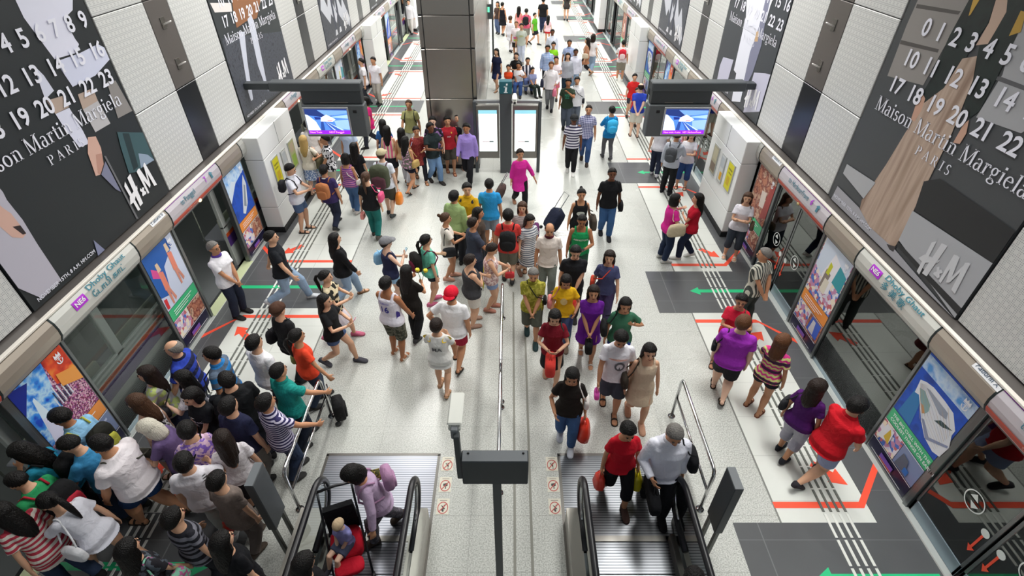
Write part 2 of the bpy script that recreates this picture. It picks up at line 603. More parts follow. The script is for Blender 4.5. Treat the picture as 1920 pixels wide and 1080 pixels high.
def psd_door(side, d, is_open):
    sg = 1 if side == 'R' else -1
    xi = (XR if sg > 0 else XL) + sg * 0.035
    ndoor[0] += 1
    b = MB()
    mull(b, side, d - 0.95, 0.07, dep=0.09); mull(b, side, d + 0.95, 0.07, dep=0.09)
    b.rbox((min(xi, xi + sg * 0.08), d - 0.95, 1.95), (max(xi, xi + sg * 0.08), d + 0.95, 2.02), FRAME, 0.005)
    o = struct(b.build('door_%d' % ndoor[0]))
    s_ = MB(); s_.rbox((min(xi - sg * 0.09, xi + sg * 0.12), d - 0.95, 0.0), (max(xi - sg * 0.09, xi + sg * 0.12), d + 0.95, 0.02), SILL if not is_open else mat('#c9d2a8', 0.4), 0.004); s_.build('door_sill', o)
    if is_open: return
    for e in (-1, 1):
        a_, b_ = sorted((d + e * 0.015, d + e * 0.91))
        lf = MB()
        lf.rbox((min(xi, xi + sg * 0.03), a_, 0.02), (max(xi, xi + sg * 0.03), b_, 0.24), KICK, 0.005)
        for q in (a_ + 0.02, b_ - 0.02):
            lf.rbox((min(xi, xi + sg * 0.03), q - 0.02, 0.02), (max(xi, xi + sg * 0.03), q + 0.02, 1.95), FRAME, 0.005)
        leaf = lf.build('door_leaf', o)
        p = MB(); p.add([(xi + sg * .01, a_ + .04, 0.24), (xi + sg * .01, b_ - .04, 0.24), (xi + sg * .01, b_ - .04, 1.95), (xi + sg * .01, a_ + .04, 1.95)], [(0, 1, 2, 3) if sg < 0 else (3, 2, 1, 0)], GLASS); p.build('pane', leaf)
        # round no-leaning decal and the orange arrow of the "stand clear" decal
        st = MB()
        c0 = d + e * 0.42; zc = 1.02; xo = xi + sg * 0.004
        def ring(r0, r1, mt, n_=28):
            v_ = []; 
            for k_ in range(n_):
                t_ = 2 * math.pi * k_ / n_
                v_ += [(xo, c0 + r0 * math.cos(t_), zc + r0 * math.sin(t_)), (xo, c0 + r1 * math.cos(t_), zc + r1 * math.sin(t_))]
            st.add(v_, [(2 * k_, 2 * k_ + 1, (2 * k_ + 3) % (2 * n_), (2 * k_ + 2) % (2 * n_)) for k_ in range(n_)], mt)
        lw = mat('#dfe6e3', 0.5)
        ring(0.125, 0.14, lw)
        for u_ in (-1, 1):
            st.add([(xo, c0 + u_ * 0.02 - 0.06, zc + u_ * 0.025), (xo, c0 + u_ * 0.02 + 0.06, zc + u_ * 0.025), (xo, c0 + u_ * 0.02, zc + u_ * 0.105)], [(0, 1, 2)], lw)
        z2 = 0.86; c1 = d + e * 0.12
        st.add([(xo, c1 + 0.055 * math.cos(t_), z2 + 0.055 * math.sin(t_)) for t_ in [2 * math.pi * k_ / 14 for k_ in range(14)]], [list(range(14))], lw)
        st.add([(xo, c1 - 0.014, z2 - 0.05), (xo, c1 + 0.014, z2 - 0.05), (xo, c1 + 0.014, z2 - 0.30), (xo, c1 - 0.014, z2 - 0.30)], [(0, 1, 2, 3)], ORANGE)
        st.add([(xo, c1 - 0.05, z2 - 0.30), (xo, c1 + 0.05, z2 - 0.30), (xo, c1, z2 - 0.39)], [(0, 1, 2)], ORANGE)
        st.build('warning_decal', leaf, facing=(-sg, 0, 0))
COLS = {'R': [(10.66, 12.62), (22.1, 24.1), (33.0, 35.0), (44.4, 46.4)], 'L': [(10.87, 12.85), (22.4, 24.4), (33.2, 35.2), (44.6, 46.6)]}
for side in ('L', 'R'):
    DD = DR if side == 'R' else DL
    sg = 1 if side == 'R' else -1
    for i, d in enumerate(DD):
        psd_door(side, d, side == 'L')
        if d + 3.75 < 50:
            mid = (d + 1.95, d + 3.75)
            hit = [c_ for c_ in COLS[side] if c_[0] < mid[1] and c_[1] > mid[0]]
            if not hit:
                psd_window(side, *mid)
    # metal threshold all along
    xi = XR if sg > 0 else XL
    b = MB(); b.rbox((min(xi - sg * 0.06, xi + sg * 0.03), Y0, 0.0), (max(xi - sg * 0.06, xi + sg * 0.03), Y1, 0.012), SILL, 0.003)
    struct(b.build('trim_5' if sg > 0 else 'trim_6'))
    b = MB(); b.box((min(xi + sg * 0.03, xi + sg * 0.12), Y0, -0.3), (max(xi + sg * 0.03, xi + sg * 0.12), Y1, 0.0), STEEL_D)
    struct(b.build('trim_7' if sg > 0 else 'trim_8'))

# tunnel behind the doors
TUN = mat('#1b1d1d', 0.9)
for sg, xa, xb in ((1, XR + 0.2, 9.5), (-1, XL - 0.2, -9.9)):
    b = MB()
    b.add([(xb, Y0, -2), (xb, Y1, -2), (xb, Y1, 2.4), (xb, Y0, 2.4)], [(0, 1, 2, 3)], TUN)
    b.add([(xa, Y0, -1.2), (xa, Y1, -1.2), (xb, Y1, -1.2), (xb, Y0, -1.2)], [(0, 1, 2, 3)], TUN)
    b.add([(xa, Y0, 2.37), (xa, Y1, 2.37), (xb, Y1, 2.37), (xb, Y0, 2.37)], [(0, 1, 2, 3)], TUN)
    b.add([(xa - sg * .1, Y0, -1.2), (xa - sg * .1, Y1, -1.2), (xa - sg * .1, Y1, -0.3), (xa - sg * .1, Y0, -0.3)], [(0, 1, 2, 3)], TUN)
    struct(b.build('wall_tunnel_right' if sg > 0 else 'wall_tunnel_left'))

# ------------------------------------------------------------------ white columns against the screen doors
COLW = mat('#e9ebea', 0.35)
BASEB = mat('#15171a', 0.4)
for side in ('L', 'R'):
    sg = 1 if side == 'R' else -1
    xin = 5.06 if side == 'R' else -5.52
    xo = (XR if sg > 0 else XL) + sg * 0.06
    for i, (ya, yb) in enumerate(COLS[side]):
        b = MB()
        for za, zb in ((0.14, 0.68), (0.68, 1.87), (1.87, 2.384)):
            b.rbox((min(xin, xo), ya, za + 0.003), (max(xin, xo), yb, zb - 0.003), COLW, 0.012)
        b.box((min(xin + sg * .012, xo), ya + .012, 0.1), (max(xin + sg * .012, xo), yb - .012, 2.38), JOINT)
        b.box((min(xin - sg * .003, xo), (ya + yb) / 2 - .004, 1.87), (max(xin - sg * .003, xo), (ya + yb) / 2 + .004, 2.38), JOINT)
        o = struct(b.build('column_%s' % ('right' if sg > 0 else 'left')))
        b = MB(); b.rbox((min(xin - sg * 0.012, xo), ya - 0.012, 0.0), (max(xin - sg * 0.012, xo), yb + 0.012, 0.14), BASEB, 0.006); b.build('skirting', o)

# ------------------------------------------------------------------ central clad core with the lift and stair enclosure behind
CLAD = mat('#96928b', 0.26, 0.8, bump=0.03, bscale=1.2)
CLADJ = mat('#16181a', 0.5)
b = MB()
cx0, cx1, cy0, cy1 = -2.36, -0.93, 14.50, 16.6
zz = [0.12, 2.07, 3.36, 4.14, 5.45, 6.75, 8.05, 9.2]
b.box((cx0 + .01, cy0 + .01, 0), (cx1 - .01, cy1, 9.2), CLADJ)
for i in range(len(zz) - 1):
    b.rbox((cx0 + .13, cy0 - .004, zz[i] + .01), (cx1 - .13, cy0 + .05, zz[i + 1] - .01), CLAD, .004)
    for xa, xb in ((cx0, cx0 + .118), (cx1 - .118, cx1)):
        b.rbox((xa, cy0, zz[i] + .01), (xb, cy1, zz[i + 1] - .01), CLAD, .02)
struct(b.build('column_centre'))
b = MB()
for k in range(4):
    ya = 16.6 + k * 2.4
    for za, zb in ((0.1, 2.07), (2.07, 4.14), (4.14, 6.75), (6.75, 9.2)):
        b.rbox((cx0 + .05, ya + .01, za + .01), (cx1 - .06, ya + 2.39, zb - .01), CLAD, .01)
b.box((cx0 + .06, 16.6, 0), (cx1 - .07, 26.2, 9.2), CLADJ)
struct(b.build('wall_enclosure'))

# ------------------------------------------------------------------ lettering with serifs, drawn from strokes
def _strip(pts, ws):
    """ribbon polygons along pts, half-width vectors (horizontal wx, vertical wy) per point"""
    out = []
    n = len(pts)
    L_, R_ = [], []
    for i, (x, y) in enumerate(pts):
        a = pts[max(0, i - 1)]; b = pts[min(n - 1, i + 1)]
        dx, dy = b[0] - a[0], b[1] - a[1]; l = math.hypot(dx, dy) or 1
        L_.append((x - dy / l * ws[i] / 2, y + dx / l * ws[i] / 2)); R_.append((x + dy / l * ws[i] / 2, y - dx / l * ws[i] / 2))
    for i in range(n - 1):
        out.append([R_[i], R_[i + 1], L_[i + 1], L_[i]])
    return out
def _arc(cx, cy, rx, ry, a0, a1, tk=.14, tn=.04, n=14):
    pts, ws = [], []
    for i in range(n + 1):
        t = math.radians(a0 + (a1 - a0) * i / n)
        pts.append((cx + rx * math.cos(t), cy + ry * math.sin(t)))
        ws.append(tn + (tk - tn) * abs(math.cos(t)))
    return _strip(pts, ws)
def _bar(x0, y0, x1, y1, w_): return _strip([(x0, y0), (x1, y1)], [w_, w_])
def _st(x, y0, y1, w_=.13, sb=1, stp=1, sl=.1):
    o = _bar(x, y0, x, y1, w_)
    if sb: o += _bar(x - sl - w_ / 2, y0 + .02, x + sl + w_ / 2, y0 + .02, .04)
    if stp == 1: o += _bar(x - sl - w_ / 2, y1 - .02, x + sl + w_ / 2, y1 - .02, .04)
    if stp == 2: o += _bar(x - sl - w_ / 2, y1 - .05, x, y1 - .01, .05)
    return o
SERIF = {
    'M': (1.06, _st(.14, 0, 1, .05, 1, 0) + _bar(.04, .98, .22, .98, .04) + _bar(.17, 1, .5, .02, .13) + _bar(.5, .02, .86, 1, .045) + _st(.88, 0, 1, .13)),
    'a': (.56, _arc(.22, .19, .16, .19, 60, 330, .12) + _bar(.40, .04, .40, .48, .12) + _arc(.25, .48, .16, .17, 0, 150, .1) + _bar(.40, .03, .54, .03, .05) + _bar(.22, .385, .40, .385, .04)),
    'i': (.32, _st(.16, 0, .66, .12, 1, 2, .07) + [[(.09, .82), (.23, .82), (.23, .96), (.09, .96)]]),
    's': (.46, _arc(.22, .49, .14, .14, 30, 270, .11, .06) + _arc(.22, .19, .15, .17, 90, -150, .11, .06)),
    'o': (.60, _arc(.29, .33, .22, .31, 0, 360, .13)),
    'n': (.66, _st(.16, 0, .66, .12, 1, 2, .07) + _arc(.33, .46, .17, .18, 0, 170, .12) + _st(.50, 0, .46, .12, 1, 0, .07)),
    'r': (.48, _st(.16, 0, .66, .12, 1, 2, .07) + _arc(.34, .46, .15, .18, 40, 170, .1, .05) + [[(.36, .5), (.47, .5), (.47, .62), (.36, .62)]]),
    't': (.38, _bar(.18, .08, .18, .86, .12) + _bar(.04, .64, .34, .64, .045) + _arc(.28, .1, .1, .09, 180, 320, .1, .05)),
    'g': (.58, _arc(.26, .45, .16, .2, 0, 360, .11) + _arc(.28, -.12, .2, .13, 0, 360, .1, .05) + _bar(.16, .24, .14, .1, .06) + _bar(.12, .04, .38, .02, .08) + _bar(.40, .60, .54, .62, .06)),
    'e': (.54, _arc(.27, .33, .2, .31, 10, 320, .12) + _bar(.1, .38, .46, .38, .04)),
    'l': (.32, _st(.16, 0, 1, .12, 1, 2, .07)),
    'P': (.68, _st(.16, 0, 1, .13) + _arc(.34, .74, .22, .24, -90, 90, .13) + _bar(.16, .98, .34, .98, .04) + _bar(.16, .5, .34, .5, .04)),
    'A': (.82, _bar(.12, 0, .40, 1, .045) + _bar(.40, 1, .68, 0, .13) + _bar(.22, .36, .56, .36, .04) + _bar(.02, .02, .24, .02, .04) + _bar(.54, .02, .82, .02, .04)),
    'R': (.80, _st(.16, 0, 1, .13) + _arc(.34, .75, .2, .23, -90, 90, .13) + _bar(.16, .98, .34, .98, .04) + _bar(.16, .52, .36, .52, .04) + _bar(.36, .52, .68, 0, .13) + _bar(.6, .02, .8, .02, .04)),
    'I': (.34, _st(.17, 0, 1, .13)),
    'S': (.56, _arc(.27, .74, .19, .24, 30, 270, .12, .05) + _arc(.27, .25, .2, .24, 90, -150, .12, .05)),
    ' ': (.3, []),
}
def serif_text(mb, s, fn, a, b, size, mt, gap=0.04, fit=None):
    w_ = sum(SERIF[ch][0] + gap for ch in s)
    sx = (fit / (w_ * size)) if fit else 1.0
    x = 0.0
    for ch in s:
        wd, polys = SERIF[ch]
        for p in polys:
            mb.poly([fn(a + (x + px) * size * sx, b + py * size) for px, py in p], mt)
        x += wd + gap
HM = [  # the hand-drawn H, small & and M, as slanted strokes
    [(.02, .34), (.10, .36), (.42, .60), (.40, .52)], [(.00, .30), (.08, .48), (.44, .62), (.16, .30)],
    [(.12, .02), (.20, .0), (.16, .92), (.08, .82)], [(.24, .08), (.36, .10), (.40, 1.0), (.27, .96)],
    [(.44, .28), (.50, .26), (.60, .44), (.54, .48)], [(.44, .44), (.48, .50), (.60, .30), (.56, .24)], [(.45, .26), (.58, .26), (.58, .32), (.45, .32)],
    [(.62, .22), (.68, .22), (.68, .98), (.60, .94)], [(.60, .94), (.72, .98), (.82, .38), (.76, .32)], [(.76, .32), (.82, .38), (.93, 1.02), (.88, .98)], [(.86, .96), (.95, 1.02), (1.02, .26), (.92, .28)],
]
# ------------------------------------------------------------------ big fashion posters on the upper walls
INK_W = mat('#e6e7f2', 0.5)
def wall_fn(side, y0, off=0.0):
    """(a, b): metres from the poster's left edge as read, metres above the floor"""
    if side == 'L':
        return lambda a, b: (UL + 0.042 + off, y0 + a, b)
    return lambda a, b: (UR - 0.042 - off, y0 + 3.25 - a, b)
def px_fn(side, off=0.0):
    """(y, z) on the wall"""
    x = UL + 0.042 + off if side == 'L' else UR - 0.042 - off
    return lambda y, z: (x, y, z)
PW = 3.26
def noise_mat(key, stops, scale, detail=4.0, rough=0.5, vor=False, stretch=None):
    m = mat('#888888', rough, key=key)
    n, l = nt(m)
    t = n.new('ShaderNodeTexCoord')
    if vor:
        x = n.new('ShaderNodeTexVoronoi'); x.inputs['Scale'].default_value = scale
        l.new(t.outputs['Object'], x.inputs['Vector'])
        sp = n.new('ShaderNodeSeparateColor'); l.new(x.outputs['Color'], sp.inputs[0]); o = sp.outputs[0]
    else:
        vec_ = t.outputs['Object']
        if stretch:
            mp = n.new('ShaderNodeMapping'); mp.inputs['Scale'].default_value = stretch; l.new(vec_, mp.inputs[0]); vec_ = mp.outputs[0]
        o = noise_out(m, vec_, scale, detail)
    r = n.new('ShaderNodeValToRGB')
    el = r.color_ramp.elements
    while len(el) < len(stops): el.new(0.5)
    lo, hi = (0.0, 1.0) if vor else (0.3, 0.7)
    for i, c_ in enumerate(stops):
        el[i].position = lo + (hi - lo) * i / max(1, len(stops) - 1); el[i].color = (*lin(c_), 1)
    if vor: r.color_ramp.interpolation = 'CONSTANT'
    l.new(o, r.inputs[0])
    l.new(r.outputs[0], n['Principled BSDF'].inputs['Base Color'])
    return m
GRIT = noise_mat('grit', ['#2b2e35', '#4b4f59', '#3a3d46'], 14, 6)
COAT = noise_mat('coat', ['#0d1a19', '#12221f', '#0b1212'], 5)
TROUS = noise_mat('trous', ['#8d7565', '#b8a292', '#9a8472'], 1.6, 3, stretch=(1, 4, .35))
def poster(side, k, label, base, polys, rows=True, hm='#f2f2f6', extra=None):
    y0 = POST_Y[side] + 6.67 * k
    fn = wall_fn(side, y0)
    mb = MB()
    X = UL + 0.005 if side == 'L' else UR - 0.005
    X2 = fn(0, 0)[0]
    mb.box((min(X, X2), y0 + 0.02, 2.43), (max(X, X2), y0 + PW + 0.02, 9.0), mat(base, 0.45))
    lay = 0.003
    for mt, pts in polys:
        g = px_fn(side, lay)
        pts = [(min(max(p[0], y0 + 0.02), y0 + PW + 0.02), max(p[1], 2.43)) for p in pts]
        mb.poly([g(*p) for p in pts], mat(mt, 0.5) if isinstance(mt, str) else mt)
        lay += 0.0006
    fn = wall_fn(side, y0, lay + 0.002)
    if rows:
        for n_ in range(10): put_text(mb, str(n_), fn, 0.46 + 0.285 * n_, 5.12, 0.215, INK_W, 0.03)
        for n_ in range(7): put_text(mb, str(10 + n_), fn, 0.36 + 0.43 * n_, 4.72, 0.215, INK_W, 0.03)
        for n_ in range(7): put_text(mb, str(17 + n_), fn, 0.30 + 0.43 * n_, 4.345, 0.215, INK_W, 0.03)
        serif_text(mb, 'Maison Martin Margiela', fn, 0.20, 4.03, 0.20, INK_W, fit=2.92)
        serif_text(mb, 'PARIS', fn, 1.36, 3.80, 0.125, INK_W, gap=.35, fit=.74)
    hb = 2.54
    hmm = mat(hm, 0.5)
    for i_, p in enumerate(HM): mb.poly([wall_fn(side, y0, lay + 0.002 + i_ * 0.0004)(2.30 + q[0] * .74, hb + q[1] * .56) for q in p], hmm)
    put_text(mb, 'NOVEMBER 15TH, 8 A.M. HM.COM', fn, 0.12, 2.50, 0.055, INK_W, 0.02)
    o = mb.build('fashion_poster', facing=(1 if side == 'L' else -1, 0, 0))
    tag(o, label, 'poster', 'fashion posters on the upper walls')
    return o
poster('L', 0, 'big dark fashion poster on left wall with a hanging hand, nearest the camera', '#24292c', [
    ('#dcdded', [(7.158, 5.686), (8.151, 5.546), (8.001, 5.353), (7.836, 5.304), (7.784, 5.205), (7.801, 5.027), (7.825, 4.957), (7.705, 4.87), (7.284, 4.892), (7.201, 5.186), (7.141, 5.414)]),
    ('#cfd3e8', [(7.283, 4.861), (7.772, 4.854), (8.181, 4.878), (8.336, 4.808), (8.297, 4.64), (7.851, 4.526), (7.351, 4.515)]),
    ('#d2d5e6', [(6.919, 4.907), (6.987, 4.766), (7.018, 4.565), (6.816, 4.515), (6.864, 4.722)]),
    ('#b39f92', [(6.824, 4.496), (7.114, 4.469), (7.119, 4.315), (6.848, 4.314)]),
    ('#b39f92', [(7.371, 4.406), (7.692, 4.395), (7.672, 4.222), (7.327, 4.21)]),
    ('#b9b7ba', [(7.327, 4.21), (7.672, 4.222), (7.702, 3.873), (7.345, 3.874)]),
    ('#8a8684', [(8.012, 4.391), (8.202, 4.355), (8.272, 3.869), (7.897, 3.881)]),
    ('#d6d8ea', [(6.848, 4.314), (7.114, 4.308), (7.141, 3.971), (7.136, 3.788), (6.938, 3.813), (6.863, 4.147)]),
    ('#b8b5c2', [(5.532, 5.332), (5.458, 4.676), (5.569, 3.827), (5.554, 3.729), (5.583, 3.436), (5.567, 3.093), (5.566, 2.519), (5.197, 2.494), (4.208, 2.802), (4.147, 3.906)]),
    ('#cfa899', [(7.165, 3.869), (7.311, 3.827), (7.3, 3.653), (7.202, 3.445), (7.047, 3.347), (6.957, 3.369), (6.983, 3.482), (7.025, 3.688)]),
    ('#b98d7e', [(7.147, 3.615), (7.263, 3.586), (7.202, 3.445), (7.047, 3.347), (7.014, 3.384)]),
    ('#d0a99b', [(5.403, 3.844), (5.452, 3.677), (5.499, 3.577), (5.513, 3.402), (5.519, 3.282), (5.446, 3.26), (5.336, 3.339), (5.297, 3.476), (5.251, 3.648)]),
    ('#2b2022', [(5.415, 3.441), (5.513, 3.402), (5.519, 3.282), (5.472, 3.292)]),
    ('#3a585e', [(7.745, 3.724), (8.304, 3.509), (8.26, 3.039), (7.733, 3.067), (7.586, 3.114), (7.672, 3.497)]),
    ('#1f3337', [(7.838, 3.667), (7.974, 3.614), (7.841, 3.11), (7.705, 3.103)]),
    ('#8fa0b5', [(7.974, 3.281), (8.164, 3.176), (8.26, 3.039), (7.884, 3.067)]),
    ('#7d8098', [(7.25, 3.466), (7.254, 2.958), (7.182, 3.041), (7.059, 3.342)]),
    ('#6f7074', [(7.275, 3.539), (7.31, 3.523), (7.324, 2.443), (7.285, 2.466)]),
    ('#8388a6', [(6.345, 2.658), (6.434, 2.414), (6.274, 2.391)]),
])
poster('R', 0, 'big fashion poster on right wall with long beige trousers, nearest the camera', '#45484b', [
    ('#8d8986', [(7.984, 5.543), (7.991, 5.478), (8.001, 5.162), (7.951, 4.493), (7.183, 4.585), (7.093, 5.47), (7.088, 5.673)]),
    ('#4f4b49', [(7.971, 5.433), (7.14, 5.484), (7.157, 5.444), (7.963, 5.385)]),
    ('#4f4b49', [(7.981, 4.976), (7.203, 5.033), (7.198, 4.993), (7.974, 4.925)]),
    ('#a4a5a9', [(6.318, 5.657), (5.918, 5.723), (5.135, 5.113), (5.482, 4.579), (6.13, 4.524), (6.095, 5.022)]),
    ('#56565a', [(6.169, 4.987), (6.076, 4.999), (5.36, 5.003), (5.339, 4.956), (5.775, 4.957), (6.141, 4.951)]),
    (COAT, [(7.088, 5.701), (6.722, 5.753), (6.702, 5.675), (6.643, 5.437), (6.705, 5.208), (6.71, 4.853), (6.728, 4.62), (7.04, 4.4), (7.143, 4.385), (7.101, 4.695), (7.132, 5.206)]),
    (COAT, [(6.596, 5.77), (6.294, 5.813), (6.193, 5.496), (6.15, 5.094), (6.126, 4.605), (6.209, 4.48), (6.382, 4.583), (6.479, 4.917), (6.61, 5.229), (6.51, 5.558)]),
    ('#c3a795', [(6.722, 5.753), (6.587, 5.771), (6.476, 5.591), (6.487, 5.398), (6.5, 5.253), (6.657, 5.203), (6.634, 5.453)]),
    ('#c09a3c', [(7.038, 5.652), (6.929, 5.668), (6.961, 5.479), (6.981, 5.461)]),
    ('#bb953a', [(6.3, 5.634), (6.226, 5.633), (6.158, 5.45), (6.278, 5.385)]),
    (TROUS, [(6.752, 5.03), (6.56, 5.107), (6.44, 4.866), (6.39, 4.564), (6.338, 4.247), (6.291, 3.211), (6.273, 3.033), (6.259, 2.735), (6.275, 2.589), (6.512, 2.504), (6.866, 2.496), (7.258, 2.603), (7.319, 2.784), (7.168, 3.439), (7.029, 4.386), (6.811, 4.661)]),
    ('#c49b86', [(7.144, 4.348), (7.117, 4.5), (7.028, 4.457), (6.997, 4.307), (7.021, 4.152), (7.103, 4.142)]),
    ('#c49b86', [(6.241, 4.402), (6.199, 4.467), (6.135, 4.326), (6.145, 4.187), (6.247, 4.162)]),
    ('#242628', [(6.37, 3.573), (6.155, 3.716), (4.806, 3.707), (4.503, 3.317), (4.817, 3.272), (6.28, 3.197)]),
    ('#a9abb0', [(6.3, 3.165), (4.817, 3.272), (4.583, 3.275), (4.518, 2.725), (4.791, 2.441), (6.269, 2.707)]),
    ('#aeb0b4', [(8.001, 3.084), (7.202, 3.142), (7.291, 2.823), (8.001, 2.918)]),
    ('#a3a3aa', [(8.03, 2.43), (7.999, 2.686), (7.303, 2.662), (6.904, 2.545), (6.251, 2.559), (5.622, 2.499), (4.733, 2.427), (5.355, 2.228)]),
    ('#3a3638', [(6.431, 2.533), (6.253, 2.603), (6.249, 2.514), (6.338, 2.501)]),
    ('#232528', [(6.268, 2.685), (5.559, 2.635), (4.66, 2.6), (4.698, 2.502), (5.619, 2.569), (6.254, 2.625)]),
], hm='#c9cbcf')
poster('L', 1, 'fashion poster on left wall with two pale legs and brown jacket, second from camera', '#34393c', [
    (GRIT, [(11.748, 4.191), (15.255, 3.681), (15.379, 2.295), (14.451, 2.152), (11.689, 2.592), (11.687, 3.632)]),
    ('#8a5d3e', [(12.737, 4.862), (14.304, 4.636), (13.683, 4.222), (13.097, 4.268), (12.548, 4.236), (12.582, 4.44)]),
    ('#d9d3d0', [(11.738, 4.853), (12.622, 4.714), (12.551, 4.559), (11.808, 4.668)]),
    ('#c4c8d6', [(12.584, 4.151), (12.856, 4.096), (12.576, 3.525), (12.315, 2.758), (12.197, 2.751), (12.186, 2.953), (12.333, 3.421), (12.51, 3.989)]),
    ('#c4c8d6', [(13.172, 4.294), (13.435, 4.348), (13.483, 4.114), (13.358, 3.416), (13.212, 2.661), (13.13, 2.802), (13.043, 3.32), (13.146, 3.975)]),
])
poster('R', 1, 'fashion poster on right wall with a tall white figure, second from camera', '#3b4046', [
    ('#c4c4d8', [(14.395, 3.18), (13.696, 3.284), (13.742, 2.587), (14.45, 2.374), (14.486, 2.954)]),
    ('#c9c8dc', [(12.355, 3.346), (11.794, 3.481), (11.173, 3.521), (11.2, 3.23), (11.394, 2.728), (12.36, 2.193)]),
    ('#e3e5f1', [(13.82, 4.637), (12.451, 4.842), (12.462, 4.402), (12.572, 4.003), (12.725, 3.694), (12.719, 3.081), (12.662, 2.583), (13.174, 2.417), (13.321, 3.065), (13.516, 3.089), (13.543, 3.5), (13.596, 4.28)]),
    ('#7f8199', [(12.775, 4.746), (12.535, 4.783), (12.491, 4.381), (12.361, 3.915), (12.427, 3.309), (12.621, 2.884), (12.753, 2.844), (12.855, 3.663), (12.739, 4.219)]),
    ('#c4a27c', [(12.798, 4.107), (12.684, 4.147), (12.6, 3.946), (12.768, 3.91)]),
])
def zebra(side, k):
    y0 = POST_Y[side] + 6.67 * k
    def q(pts): return [(y0 + (a if side == 'L' else 3.25 - a), b) for a, b in pts]
    P_ = [(GRIT, q([(0, 2.43), (3.26, 2.43), (3.26, 9), (0, 9)]))]
    for a0, z0 in ((0.1, 3.6), (0.8, 3.5), (1.6, 3.4), (2.3, 3.1)):
        P_.append(('#c9ccd6', q([(a0, z0), (a0 + .75, z0 - .55), (a0 + .95, z0 - .3), (a0 + .3, z0 + .5)])))
    for a0 in (1.25, 1.75):
        P_.append(('#3b4052', q([(a0, 2.75), (a0 + .16, 2.75), (a0 + .26, 6.0), (a0 - .05, 6.0)])))
        P_.append(('#d5d7de', q([(a0 - .1, 2.62), (a0 + .2, 2.62), (a0 + .16, 2.78), (a0, 2.78)])))
    return P_
poster('L', 2, 'fashion poster on left wall with dark legs on a zebra crossing, third from camera', '#4a4e58', zebra('L', 2))
poster('R', 2, 'fashion poster on right wall with dark legs on a zebra crossing, third from camera', '#4a4e58', zebra('R', 2))
poster('L', 3, 'small far fashion poster at the distant end of left wall', '#33373c', zebra('L', 3)[1:])
poster('R', 3, 'small far fashion poster at the distant end of right wall', '#33373c', zebra('R', 3)[1:])
for s_ in 'LR':
    for k in (4, 5):
        o = poster(s_, k, 'fashion poster far along the %s wall near the vanishing end, row place %d' % ('left' if s_ == 'L' else 'right', k + 1), '#3a3f44', [], rows=False)
for s_ in 'LR':
    o = poster(s_, -1, 'fashion poster on the %s wall beside the camera' % ('left' if s_ == 'L' else 'right'), '#2b3033', [], rows=False)

# ------------------------------------------------------------------ fascia panels, station signs, door headers
TEAL = mat('#2c7f92', 0.5); PURPLE = mat('#b32fd0', 0.45); PURP_D = mat('#a63cc8', 0.4); REDST = mat('#c9533f', 0.4); HEADP = mat('#cfc9cf', 0.35, 0.3)
SIGNW = mat('#d5d6d0', 0.35, 0.25)
INKW = mat('#f4f0f6', 0.5)
def fas_fn(side, y_left, lift=0.004):
    """(a, t): metres from the sign's left edge as read, 0..1 up the curved fascia"""
    sg = 1 if side == 'R' else -1
    def f_(a, t):
        x, y, z = fas(side, y_left + a if side == 'L' else y_left - a, t)
        return (x - sg * lift, y, z)
    return f_
def quad_on(mb, fn, a0, a1, t0, t1, mt, n=6):
    vs_ = []; fs = []
    for i in range(n + 1):
        t = t0 + (t1 - t0) * i / n
        vs_ += [fn(a0, t), fn(a1, t)]
    for i in range(n): fs.append((2 * i, 2 * i + 1, 2 * i + 3, 2 * i + 2))
    mb.add(vs_, fs, mt)
FH = 0.40
FC = {'L': (1, 0, 0), 'R': (-1, 0, 0)}
def put_fas_text(mb, s, fn, a, t, size, mt, bold=0.0, fit=None):
    v, f = text_geo(s, bold)
    if not v: return
    x0 = min(p[0] for p in v); w_ = max(p[0] for p in v) - x0
    sx = fit / (w_ * size) if fit else 1.0
    mb.add([fn(a + (x - x0) * size * sx, t + y * size / FH) for x, y in v], f, mt)
def station_sign(side, mid, local, label):
    o = fascia(side, mid - 0.9, mid + 0.9, SIGNW, 'station_sign')
    tag(o, label, 'sign', 'station name signs')
    fn = fas_fn(side, mid - 0.9 if side == 'L' else mid + 0.9)
    b = MB(); quad_on(b, fn, 0.36, 0.60, 0.42, 0.68, PURPLE); b.build('line_badge', o, facing=FC[side])
    fn2 = fas_fn(side, mid - 0.9 if side == 'L' else mid + 0.9, 0.009)
    b = MB(); put_fas_text(b, 'NE6', fn2, 0.39, 0.49, 0.055, INKW, 0.04, fit=.18); b.build('badge_lettering', o, facing=FC[side])
    b = MB()
    put_fas_text(b, 'Dhoby Ghaut', fn2, 0.69, 0.60, 0.078, TEAL, 0.012, fit=0.84)
    put_fas_text(b, local, fn2, 0.70, 0.33, 0.072 if side == 'L' else 0.08, TEAL, 0.015, fit=0.72 if side == 'L' else 0.52)
    b.build('lettering', o, facing=FC[side])
